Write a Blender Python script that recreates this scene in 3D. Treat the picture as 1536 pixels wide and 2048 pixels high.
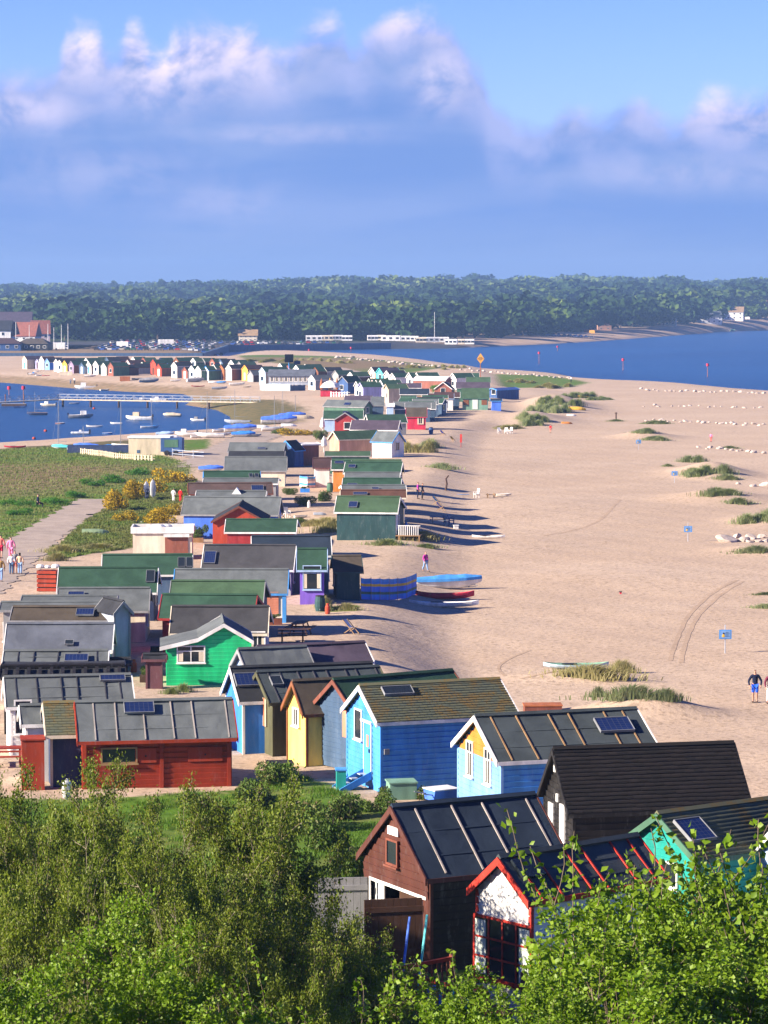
import bpy, bmesh, math, random
import numpy as np
from mathutils import Vector, Matrix, Euler
R = math.radians
SC = bpy.context.scene
COL = SC.collection
for _o in list(bpy.data.objects): bpy.data.objects.remove(_o)

# ---------- camera ----------
CAM_H = 21.0
cam = bpy.data.cameras.new('camera'); camo = bpy.data.objects.new('camera', cam); COL.objects.link(camo)
cam.sensor_fit = 'VERTICAL'; cam.sensor_height = 36.0; cam.lens = 36.0 * 6000 / 2048
cam.clip_start = .5; cam.clip_end = 40000
camo.location = (0, 0, CAM_H); camo.rotation_euler = (R(90) - math.atan(424 / 6000), 0, 0)
SC.camera = camo
SC.render.resolution_x, SC.render.resolution_y = 768, 1024

# ---------- sun and sky ----------
SUN_EL, SUN_AZ = 24.0, 270 - 21.0          # compass degrees clockwise from +Y: low sun, a little behind the camera's left
sun = bpy.data.lights.new('sun', 'SUN'); suno = bpy.data.objects.new('sun', sun); COL.objects.link(suno)
sun.energy = 5.0; sun.angle = R(.5); sun.color = (1.0, .87, .70)
_sd = Vector((math.sin(R(SUN_AZ)) * math.cos(R(SUN_EL)), math.cos(R(SUN_AZ)) * math.cos(R(SUN_EL)), math.sin(R(SUN_EL))))
suno.rotation_euler = _sd.to_track_quat('Z', 'Y').to_euler(); suno.location = _sd * 200
SC.view_settings.view_transform = 'Standard'; SC.view_settings.look = 'None'
SC.view_settings.gamma = 1.0; SC.view_settings.use_curve_mapping = False
SC.view_settings.exposure = 1.5
SC.cycles.max_bounces = 6; SC.cycles.diffuse_bounces = 2; SC.cycles.glossy_bounces = 2; SC.cycles.transparent_max_bounces = 6
SC.cycles.volume_bounces = 0; SC.cycles.transmission_bounces = 3
SC.cycles.caustics_reflective = False; SC.cycles.caustics_refractive = False
SC.cycles.use_denoising = True

class NT:
    """Small helper to write node trees."""
    def __init__(s, tree): s.t = tree; s.n = tree.nodes; s.l = tree.links
    def _in(s, sock, v):
        if isinstance(v, bpy.types.NodeSocket): s.l.new(v, sock)
        elif v is not None:
            if isinstance(v, (tuple, list)) and len(v) == 3 and sock.type == 'RGBA': v = (*v, 1)
            sock.default_value = v
    def m(s, op, a, b=None, c=None, clamp=False):
        n = s.n.new('ShaderNodeMath'); n.operation = op; n.use_clamp = clamp
        for i, v in enumerate((a, b, c)):
            if v is not None: s._in(n.inputs[i], v)
        return n.outputs[0]
    def noise(s, vec=None, scale=5., detail=3., rough=.55, dist=0., out=0):
        n = s.n.new('ShaderNodeTexNoise'); n.inputs['Scale'].default_value = scale; n.inputs['Detail'].default_value = detail
        n.inputs['Roughness'].default_value = rough; n.inputs['Distortion'].default_value = dist
        if vec is not None: s.l.new(vec, n.inputs['Vector'])
        return n.outputs[out]
    def mix(s, f, a, b, blend='MIX'):
        n = s.n.new('ShaderNodeMix'); n.data_type = 'RGBA'; n.blend_type = blend; n.clamp_factor = True
        s._in(n.inputs[0], f); s._in(n.inputs[6], a); s._in(n.inputs[7], b); return n.outputs[2]
    def ss(s, x, a, b):
        n = s.n.new('ShaderNodeMapRange'); n.interpolation_type = 'SMOOTHSTEP'
        s._in(n.inputs[0], x); n.inputs[1].default_value = a; n.inputs[2].default_value = b; return n.outputs[0]
    def xyz(s, x, y, z):
        n = s.n.new('ShaderNodeCombineXYZ')
        for i, v in enumerate((x, y, z)): s._in(n.inputs[i], v)
        return n.outputs[0]
    def sep(s, v):
        n = s.n.new('ShaderNodeSeparateXYZ'); s.l.new(v, n.inputs[0]); return n.outputs
    def attr(s, name, out='Fac'):
        n = s.n.new('ShaderNodeAttribute'); n.attribute_name = name; return n.outputs[out]
    def bump(s, h, strength=.3, dist=.1):
        n = s.n.new('ShaderNodeBump'); n.inputs['Strength'].default_value = strength; n.inputs['Distance'].default_value = dist
        s.l.new(h, n.inputs['Height']); return n.outputs[0]

world = bpy.data.worlds.new('World'); SC.world = world; world.use_nodes = True
def build_sky():
    t = NT(world.node_tree); t.n.clear()
    out = t.n.new('ShaderNodeOutputWorld'); bg = t.n.new('ShaderNodeBackground'); t.l.new(bg.outputs[0], out.inputs[0])
    sky = t.n.new('ShaderNodeTexSky'); sky.sky_type = 'NISHITA'; sky.sun_disc = False
    sky.sun_elevation = R(SUN_EL); sky.sun_rotation = R(SUN_AZ); sky.altitude = 0; sky.air_density = 1.0; sky.dust_density = .3; sky.ozone_density = 3.5
    bg.inputs[1].default_value = .05
    base = t.mix(1.0, sky.outputs[0], SKY_TINT, 'MULTIPLY')
    tc = t.n.new('ShaderNodeTexCoord'); d = tc.outputs['Generated']; x, y, z = t.sep(d)
    base = t.mix(t.ss(z, .24, .04), t.mix(1.0, base, (.55, .80, 1.0), 'MULTIPLY'), t.mix(1.0, base, (1.85, 1.87, 1.92), 'MULTIPLY'))   # the sky pales towards the horizon all round
    az = t.m('MULTIPLY', t.m('ARCTAN2', x, y), 57.2958); el = t.m('MULTIPLY', t.m('ARCSINE', z), 57.2958)
    P = t.xyz(az, t.m('MULTIPLY', el, 1.25), 0.0)
    n1 = t.noise(P, .75, 7., .56, .25)                     # billows
    P2 = t.xyz(t.m('SUBTRACT', az, .22), t.m('MULTIPLY', t.m('ADD', el, .16), 1.25), 0.0)
    n2 = t.noise(P2, .75, 7., .56, .25)                    # the same, shifted towards the sun: the difference lights the billows
    Ps = t.xyz(t.m('MULTIPLY', az, .16), t.m('MULTIPLY', el, 1.0), 3.0)
    ns = t.noise(Ps, 1.0, 4., .5, .3)                      # flat layers
    fc = t.n.new('ShaderNodeFloatCurve'); cm = fc.mapping; cv = cm.curves[0]
    pts = [(p / 1536, (570 - q) / 600) for p, q in CLOUD_TOP]
    cv.points[0].location = pts[0]; cv.points[1].location = pts[-1]
    for p in pts[1:-1]: cv.points.new(*p)
    cm.update()
    fac = t.m('ADD', t.m('DIVIDE', az, 14.6), .5, clamp=True)
    t.l.new(fac, fc.inputs['Value'])
    top = t.m('MULTIPLY', fc.outputs[0], 5.71)
    big = t.noise(t.xyz(t.m('MULTIPLY', az, .05), 0.0, 7.0), 1.0, 3., .5)
    off = t.m('MULTIPLY', t.m('SUBTRACT', big, .5), t.ss(t.m('ABSOLUTE', az), 7.0, 14.0))
    top = t.m('ADD', top, t.m('MULTIPLY', off, 5.0))
    e = t.m('ADD', t.m('SUBTRACT', top, el), t.m('MULTIPLY', t.m('SUBTRACT', n1, .5), 1.5))
    mask = t.ss(e, -.2, .5)
    # scattered higher cloud over the rest of the sky
    hi = t.noise(d, 3.2, 6., .55, .2)
    himask = t.m('MULTIPLY', t.ss(hi, .56, .7), t.ss(el, 9.0, 16.0))
    # sunlit heads: where the towers stand, broken up by the billows
    glow = None
    for (gx, gy, rx, ry, amp) in CLOUD_GLOW:
        u = t.m('MULTIPLY', t.m('SUBTRACT', az, math.degrees(math.atan((gx - 768) / 6000))), 77.5 / rx); v = t.m('MULTIPLY', t.m('SUBTRACT', el, (600 - gy) / 104.7), 80. / ry)
        g = t.m('MULTIPLY', t.m('POWER', 2.718, t.m('MULTIPLY', t.m('ADD', t.m('MULTIPLY', u, u), t.m('MULTIPLY', v, v)), -.8)), amp)
        glow = g if glow is None else t.m('MAXIMUM', glow, g)
    wide = t.m('MULTIPLY', t.m('MULTIPLY', t.ss(t.m('SUBTRACT', top, el), 1.6, .0), t.ss(t.noise(t.xyz(az, el, 9.), .42, 2., .5), .42, .6)), t.ss(t.m('ABSOLUTE', az), 7.3, 8.5))
    glow = t.m('MAXIMUM', glow, wide)
    det = t.m('ADD', t.m('MULTIPLY', t.m('SUBTRACT', n1, n2), 2.6), t.m('MULTIPLY', t.m('SUBTRACT', n1, .5), 1.5))
    lit = t.m('MULTIPLY', t.m('MULTIPLY', glow, 1.15), t.ss(det, -.7, .5), clamp=True)
    body = t.mix(t.ss(ns, .38, .68), CLOUD_BODY, CLOUD_BODY2)
    body = t.mix(t.ss(el, 1.8, .2), body, CLOUD_LOW)
    crest = t.m('MULTIPLY', t.ss(t.m('SUBTRACT', top, el), 1.9, .3), t.ss(t.m('ADD', n2, t.m('MULTIPLY', n1, .5)), .55, .95))
    body = t.mix(crest, body, CLOUD_CREST)
    cloud = t.mix(lit, body, CLOUD_LIT)
    c = t.mix(mask, base, cloud)
    c = t.mix(t.m('MULTIPLY', himask, .6), c, CLOUD_HI)
    t.l.new(c, bg.inputs[0])
HAZE_COL, HAZE_DENS = (.34, .57, 1.0), .000135
SKY_TINT = (.43, .49, 1.05)
CLOUD_BODY, CLOUD_BODY2, CLOUD_LOW, CLOUD_LIT, CLOUD_HI, CLOUD_CREST = (1.38, 2.45, 5.55), (2.0, 2.95, 5.8), (1.75, 2.65, 4.95), (8.4, 7.1, 8.3), (.9, 1.7, 4.0), (3.2, 3.75, 6.6)
CLOUD_GLOW = [(170, 70, 60, 60, 1.), (270, 60, 55, 50, .9), (330, 110, 80, 60, .9), (470, 95, 90, 60, .7), (640, 35, 75, 40, .75), (800, 25, 90, 45, .8), (880, 165, 40, 40, .5), (1135, 185, 40, 45, .7), (1285, 185, 30, 25, .5), (1400, 190, 70, 45, .8), (1510, 180, 60, 60, .9), (40, 225, 90, 25, .45), (560, 270, 120, 14, .2), (1390, 350, 150, 22, .18), (200, 350, 120, 40, .15), (440, 405, 80, 30, .15), (30, 150, 60, 40, .4)]
CLOUD_TOP = [(0, 115), (110, 110), (145, 40), (190, 35), (230, 70), (268, 25), (320, 70), (370, 25), (500, 30), (560, 55), (640, 15), (685, 25), (705, 60), (740, 30), (790, -5), (880, 5), (925, 60), (960, 110), (1000, 195), (1080, 215), (1140, 160), (1180, 190), (1280, 175), (1345, 200), (1400, 165), (1470, 160), (1536, 130)]
build_sky()

# ---------- helpers ----------
def tag(o, label=None, cat=None, group=None, kind=None):
    if label: o['label'] = label
    if cat: o['category'] = cat
    if group: o['group'] = group
    if kind: o['kind'] = kind
    return o
def empty(name, loc=(0, 0, 0), rz=0., label=None, cat=None, group=None):
    o = bpy.data.objects.new(name, None); COL.objects.link(o); o.location = loc; o.rotation_euler = (0, 0, rz)
    o.empty_display_size = .2
    return tag(o, label, cat, group)
def link(name, me, parent=None, loc=None, rot=None, scale=None):
    o = bpy.data.objects.new(name, me); COL.objects.link(o)
    if parent is not None: o.parent = parent
    if loc is not None: o.location = loc
    if rot is not None: o.rotation_euler = rot
    if scale is not None: o.scale = scale
    return o
KIDS = {}
def copy_tree(o, parent=None):
    c = o.copy(); COL.objects.link(c); c.parent = parent
    for ch in o.children: copy_tree(ch, c)
    return c
class MB:
    """Collects shapes and makes ONE mesh of them."""
    def __init__(s): s.v = []; s.f = []; s.mi = []; s.cur = 0; s.M = None
    def add(s, vs, fs):
        b = len(s.v)
        if s.M is not None: vs = [tuple(s.M @ Vector(v)) for v in vs]
        s.v += [tuple(v) for v in vs]; s.f += [tuple(b + i for i in f) for f in fs]; s.mi += [s.cur] * len(fs); return s
    def box(s, x0, x1, y0, y1, z0, z1):
        return s.add([(x0, y0, z0), (x1, y0, z0), (x1, y1, z0), (x0, y1, z0), (x0, y0, z1), (x1, y0, z1), (x1, y1, z1), (x0, y1, z1)],
                     [(0, 3, 2, 1), (4, 5, 6, 7), (0, 1, 5, 4), (1, 2, 6, 5), (2, 3, 7, 6), (3, 0, 4, 7)])
    def cbox(s, c, d, rot=None):
        M = Matrix.Translation(c) @ (Euler(rot).to_matrix().to_4x4() if rot else Matrix.Identity(4))
        vs = [tuple(M @ Vector((sx * d[0] / 2, sy * d[1] / 2, sz * d[2] / 2))) for sz in (-1, 1) for sx, sy in ((-1, -1), (1, -1), (1, 1), (-1, 1))]
        return s.add(vs, [(0, 3, 2, 1), (4, 5, 6, 7), (0, 1, 5, 4), (1, 2, 6, 5), (2, 3, 7, 6), (3, 0, 4, 7)])
    def bar(s, p, q, w, h=None):
        """A square bar from p to q."""
        p = Vector(p); q = Vector(q); d = q - p; h = h or w
        z = Vector((0, 0, 1)) if abs(d.normalized().z) < .98 else Vector((0, 1, 0))
        a = d.cross(z).normalized() * w / 2; b = a.cross(d).normalized() * h / 2
        vs = [p - a - b, p + a - b, p + a + b, p - a + b, q - a - b, q + a - b, q + a + b, q - a + b]
        return s.add([tuple(v) for v in vs], [(0, 3, 2, 1), (4, 5, 6, 7), (0, 1, 5, 4), (1, 2, 6, 5), (2, 3, 7, 6), (3, 0, 4, 7)])
    def tube(s, p, q, r0, r1=None, n=6):
        p = Vector(p); q = Vector(q); d = (q - p); r1 = r0 if r1 is None else r1
        z = Vector((0, 0, 1)) if abs(d.normalized().z) < .95 else Vector((1, 0, 0))
        a = d.cross(z).normalized(); b = a.cross(d).normalized()
        vs = [tuple(c + a * math.cos(6.2832 * i / n) * r + b * math.sin(6.2832 * i / n) * r) for c, r in ((p, r0), (q, r1)) for i in range(n)]
        fs = [(i, (i + 1) % n, n + (i + 1) % n, n + i) for i in range(n)] + [tuple(range(n))[::-1], tuple(range(n, 2 * n))]
        return s.add(vs, fs)
    def prism(s, prof, x0, x1):
        """Profile of (y, z) points extruded along x."""
        n = len(prof); vs = [(x0, y, z) for y, z in prof] + [(x1, y, z) for y, z in prof]
        fs = [(i, (i + 1) % n, n + (i + 1) % n, n + i) for i in range(n)] + [tuple(range(n))[::-1], tuple(range(n, 2 * n))]
        return s.add(vs, fs)
    def lathe(s, prof, n=10, c=(0, 0, 0)):
        vs = [(c[0] + r * math.cos(6.2832 * i / n), c[1] + r * math.sin(6.2832 * i / n), c[2] + z) for r, z in prof for i in range(n)]
        fs = [(k * n + i, k * n + (i + 1) % n, (k + 1) * n + (i + 1) % n, (k + 1) * n + i) for k in range(len(prof) - 1) for i in range(n)]
        fs += [tuple(range(n))[::-1], tuple(range((len(prof) - 1) * n, len(prof) * n))]
        return s.add(vs, fs)
    def mesh(s, name, mats, smooth=False):
        me = bpy.data.meshes.new(name); me.from_pydata(s.v, [], s.f)
        for m in (mats if isinstance(mats, (list, tuple)) else [mats]): me.materials.append(m)
        if any(s.mi): me.polygons.foreach_set('material_index', s.mi)
        if smooth: me.polygons.foreach_set('use_smooth', [True] * len(s.f))
        bm = bmesh.new(); bm.from_mesh(me); bmesh.ops.recalc_face_normals(bm, faces=bm.faces); bm.to_mesh(me); bm.free()
        return me
    def build(s, name, mats, parent=None, smooth=False, **k):
        return link(name, s.mesh(name, mats, smooth), parent, **k)
def np_mesh(name, V, F, mat, smooth=False, attrs=None):
    """Fast mesh from arrays: V n x 3, F m x k (all faces of k corners)."""
    V = np.asarray(V, np.float32); F = np.asarray(F, np.int32); k = F.shape[1]
    me = bpy.data.meshes.new(name); me.vertices.add(len(V)); me.vertices.foreach_set('co', V.ravel())
    me.loops.add(F.size); me.loops.foreach_set('vertex_index', F.ravel())
    me.polygons.add(len(F)); me.polygons.foreach_set('loop_start', np.arange(0, F.size, k, dtype=np.int32))
    if smooth: me.polygons.foreach_set('use_smooth', np.ones(len(F), bool))
    me.update(calc_edges=True)
    for m in (mat if isinstance(mat, (list, tuple)) else [mat]): me.materials.append(m)
    for n, (dom, a) in (attrs or {}).items():
        at = me.attributes.new(n, 'FLOAT', dom); at.data.foreach_set('value', np.asarray(a, np.float32).ravel())
    me.validate(); return me
_cache = {}
def cached(key, fn):
    if key not in _cache: _cache[key] = fn()
    return _cache[key]
UNIT = {}
def unit_box(mat):
    return cached(('ubox', mat.name), lambda: MB().box(-.5, .5, -.5, .5, -.5, .5).mesh('block', mat))

# ---------- materials ----------
def principled(name, rough=.7, spec=.3):
    m = bpy.data.materials.new(name); m.use_nodes = True; t = NT(m.node_tree); b = t.n['Principled BSDF']
    b.inputs['Roughness'].default_value = rough; b.inputs['Specular IOR Level'].default_value = spec
    return m, t, b
_mats = {}
def mat(name, col, rough=.65, spec=.3, vary=.18, scale=2.5, grain=0., gscale=60., streak=False, metal=0.):
    """Plain surface with uneven colour: patches, fine grain, optional vertical weathering."""
    if name in _mats: return _mats[name]
    m, t, b = principled(name, rough, spec); b.inputs['Metallic'].default_value = metal
    geo = t.n.new('ShaderNodeNewGeometry'); p = geo.outputs['Position']
    v = p
    if streak:
        mp = t.n.new('ShaderNodeMapping'); mp.inputs['Scale'].default_value = (1, 1, .25); t.l.new(p, mp.inputs[0]); v = mp.outputs[0]
    n = t.noise(v, scale, 5., .6)
    c = t.mix(t.ss(n, .3, .72), tuple(x * (1 - vary) for x in col), tuple(min(1, x * (1 + vary * .7) + vary * .01) for x in col))
    if streak:                                         # sun-faded, salt-worn patches
        f2 = t.noise(v, 5.5, 6., .7); c = t.mix(t.m('MULTIPLY', t.ss(f2, .52, .74), .3), c, tuple(min(.8, x * .55 + .2) for x in col)); c = t.mix(t.m('MULTIPLY', t.ss(f2, .42, .2), .35), c, tuple(x * .5 for x in col))
    oi = t.n.new('ShaderNodeObjectInfo')
    c = t.mix(t.m('MULTIPLY', oi.outputs['Random'], vary * .6), c, tuple(x * .6 for x in col))
    if grain:
        g = t.noise(p, gscale, 2., .7)
        c = t.mix(t.m('MULTIPLY', t.ss(g, .35, .75), grain), c, tuple(min(1, x * 1.9 + .01) for x in col))
        t.l.new(t.bump(g, .25, .01), b.inputs['Normal'])
    t.l.new(c, b.inputs['Base Color']); _mats[name] = m; return m
PAINT = dict(white=(.76, .75, .73), cream=(.70, .60, .46), pale_blue=(.34, .47, .70), grey=(.27, .27, .28), terracotta=(.40, .13, .06), azure=(.04, .22, .70),
    olive=(.085, .085, .045), yellow=(.82, .62, .14), slate_blue=(.06, .105, .18), blue=(.06, .27, .66), light_blue=(.17, .33, .64), orange=(.60, .22, .04),
    black=(.014, .012, .012), redbrown=(.17, .055, .035), teal=(.015, .27, .23), brick_red=(.30, .036, .013), navy=(.02, .035, .09), slate_pale=(.34, .38, .46),
    emerald=(.015, .52, .20), red=(.30, .025, .025), violet=(.20, .11, .56), darkteal=(.02, .06, .065), tomato=(.42, .055, .025), royal=(.07, .18, .72),
    brick=(.25, .085, .055), pinkbrick=(.50, .28, .20), blue_dark=(.035, .09, .24), green=(.06, .14, .09), plum=(.12, .05, .06), brown=(.20, .075, .03),
    crimson=(.50, .025, .06), seagreen=(.16, .30, .22), turquoise=(.10, .58, .62), lavender=(.42, .42, .70), mint=(.60, .68, .60), pinkwhite=(.72, .55, .55),
    beige=(.50, .42, .30), gold=(.75, .45, .05), mauve=(.26, .20, .30), rust=(.36, .12, .04), amber=(.75, .36, .05), ice=(.42, .56, .68), paleblue_white=(.70, .74, .80),
    scarlet=(.50, .035, .02), salmon=(.62, .23, .14), batten_pale=(.34, .30, .27), batten_dark=(.045, .045, .055), wood=(.28, .17, .08), ply=(.42, .30, .13),
    leafgreen=(.20, .28, .16), silver=(.20, .21, .23), darkwood=(.07, .035, .022), darkbrown=(.085, .028, .02))
def paint(n):
    if n in _mats: return _mats[n]
    return mat(n, PAINT[n], .62, .25, .26, 1.6, .16, 30., streak=True)
FELT = dict(felt_grey=(.105, .118, .122), felt_blue=(.10, .112, .14), felt_slate=(.05, .063, .068), felt_dark=(.026, .028, .034), felt_brown=(.075, .06, .045), felt_green=(.026, .068, .042),
    felt_greenpale=(.05, .095, .05), felt_purple=(.07, .052, .075), felt_navy=(.018, .03, .05), felt_worn=(.046, .046, .05), felt_ribbed=(.085, .055, .05), felt_plum=(.065, .035, .035),
    felt_rust=(.10, .045, .03), felt_tan=(.30, .20, .11), blue_roof=(.04, .09, .32), white_roof=(.66, .63, .62))
def felt(n):
    if n in _mats: return _mats[n]
    c = FELT[n]; m, t, b = principled(n, .92, .2)
    p = t.n.new('ShaderNodeNewGeometry').outputs['Position']
    big = t.noise(p, .8, 5., .62, .4); g = t.noise(p, 70., 2., .7); mid = t.noise(p, 7., 4., .65)
    col = t.mix(t.ss(big, .32, .7), tuple(x * .78 for x in c), tuple(x * 1.22 + .004 for x in c))
    col = t.mix(t.m('MULTIPLY', t.ss(mid, .5, .8), .35), col, tuple(x * 1.5 + .01 for x in c))
    col = t.mix(t.m('MULTIPLY', t.ss(g, .4, .75), .3), col, tuple(x * 1.8 + .01 for x in c))
    oi = t.n.new('ShaderNodeObjectInfo'); col = t.mix(t.m('MULTIPLY', oi.outputs['Random'], .22), col, tuple(x * .55 for x in c))
    t.l.new(col, b.inputs['Base Color'])
    h = t.m('ADD', t.m('MULTIPLY', big, 1.0), t.m('MULTIPLY', g, .12)); t.l.new(t.bump(h, .5, .06), b.inputs['Normal'])
    _mats[n] = m; return m
def shingle_mat(n):
    if n in _mats: return _mats[n]
    m, t, b = principled(n, .9, .2); p = t.n.new('ShaderNodeNewGeometry').outputs['Position']
    base, alt = ((.135, .135, .075), (.10, .115, .08)) if n == 'shingle_moss' else ((.013, .0115, .0115), (.021, .017, .016))
    col = t.mix(t.attr('tint'), base, alt)
    g = t.noise(p, 60., 2., .7); col = t.mix(t.m('MULTIPLY', t.ss(g, .45, .75), .3), col, tuple(x * 1.8 for x in alt))
    if n == 'shingle_moss':
        mo = t.noise(p, 1.1, 6., .68, .6); fine = t.noise(p, 14., 3., .6)
        k = t.m('MULTIPLY', t.ss(mo, .46, .6), t.ss(fine, .34, .58))
        col = t.mix(t.m('MULTIPLY', k, .8), col, (.22, .125, .025))
    t.l.new(col, b.inputs['Base Color']); t.l.new(t.bump(g, .3, .01), b.inputs['Normal']); _mats[n] = m; return m
def glass_mat():
    if 'pane_glass' in _mats: return _mats['pane_glass']
    m, t, b = principled('pane_glass', .08, .6); b.inputs['Base Color'].default_value = (.018, .024, .03, 1); _mats['pane_glass'] = m; return m
def solar_mat():
    if 'solar_cells' in _mats: return _mats['solar_cells']
    m, t, b = principled('solar_cells', .25, .5); oc = t.n.new('ShaderNodeTexCoord').outputs['Object']
    br = t.n.new('ShaderNodeTexBrick'); br.offset = 0; br.inputs['Scale'].default_value = 1.0; br.inputs['Brick Width'].default_value = .16; br.inputs['Row Height'].default_value = .16; br.inputs['Mortar Size'].default_value = .008
    br.inputs['Color1'].default_value = (.008, .018, .075, 1); br.inputs['Color2'].default_value = (.010, .022, .09, 1); br.inputs['Mortar'].default_value = (.05, .06, .10, 1)
    t.l.new(oc, br.inputs[0]); t.l.new(br.outputs[0], b.inputs['Base Color']); _mats['solar_cells'] = m; return m

# repeated group phrases
T0 = 'felt_greenpale'
T1 = 'fresh-leaved birches on the slope at the foot of the picture'
T2 = 'dark sallow trees between the slope and the huts'
T3 = 'gorse bushes flowering by the path'
T4 = 'green scrub along the marsh edge'
T5 = 'marram grass clumps on the sand'
T6 = 'scrub on the near lawn'
T7 = 'brambles in the passages between huts'
T8 = 'green bushes among the huts'
T9 = 'boats moored in the harbour'
T10 = 'boats drawn up on the harbour beach'
T11 = 'boats on the far harbour shore'
T12 = 'small craft lying on the beach'
T13 = 'people strolling on the sandy path'
T14 = 'people by the gorse'
T15 = 'red marker posts in the bay'
T16 = 'white boulders at the edge of the beach'
T17 = 'white chairs by the marram'
# ---------- measured layout (metres; camera foot at the origin, +Y up the spit) ----------
SPIT = [(122.05, 646.89), (108.69, 699.83), (94.89, 741.54), (83.99, 797.71), (70.08, 821.64), (58.86, 857.66), (55.16, 914.94), (42.88, 946.55), (30.36, 1001.92), (18.65, 1098.25), (6.2, 1163.5), (-13.88, 1225.92), (-35.07, 1253.94), (-60.95, 1271.38), (-64.63, 1183.59), (-64.93, 1120.7), (-105.98, 1120.7), (-217.93, 1120.7), (-175.64, 902.88), (-124.0, 857.66), (-103.68, 826.6), (-80.06, 775.13), (-63.1, 745.58), (-49.0, 729.68), (-44.44, 696.27), (-43.54, 653.07), (-35.12, 623.31), (-30.61, 588.45), (-28.62, 557.26), (-28.02, 533.34), (-33.02, 507.59), (-36.47, 494.72), (-41.47, 489.4), (-50.46, 474.11), (-58.91, 459.74), (-73.87, 434.84), (-120, 300), (-120, -60), (160, -60), (160, 300)]
MAIN = [(-238.54, 1129.94), (-144.48, 1129.94), (-68.29, 1129.94), (-69.12, 1326.73), (-37.83, 1352.9), (-17.92, 1380.13), (2.8, 1401.28), (21.57, 1408.47), (31.1, 1415.74), (57.33, 1484.69), (85.75, 1551.87), (119.69, 1664.85), (162.13, 1831.5), (214.01, 2035.18), (241.89, 2163.48), (290.15, 2270.84), (408.1, 2498.08), (2500, 5200), (-2500, 5200), (-700, 1300)]
BUMPS = [(13.1, 151.5, 3.2, 2.0, 1.0), (11.0, 165.8, 3.0, 1.6, 0.45), (33.6, 590.1, 6, 30, 2.4), (25.4, 521.1, 6, 18, 1.7), (-1.2, 262.6, 4, 5, 0.8), (3.1, 257.1, 2.5, 3, 0.5), (40.0, 459.6, 4, 7, 1.1), (39.7, 362.1, 4, 10, 1.5), (35.5, 316.1, 5, 7, 1.0), (31.4, 249.4, 4, 4, 0.6), (-5.9, 277.2, 3, 7, 0.6), (6.7, 356.9, 5, 6, 0.4), (5.1, 423.7, 3, 9, 0.7), (-32.1, 927.6, 40, 60, 1.2), (30.7, 676.5, 8, 20, 0.8), (36.4, 283.6, 3, 6, 0.8), (-4.3, 200.8, 2, 3, 0.3), (15.9, 304.4, 10, 16, 0.3), (12.1, 378.6, 9, 18, 0.35), (20.2, 226.6, 9, 9, 0.25), (10.1, 259.8, 9, 9, 0.3)]
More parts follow.
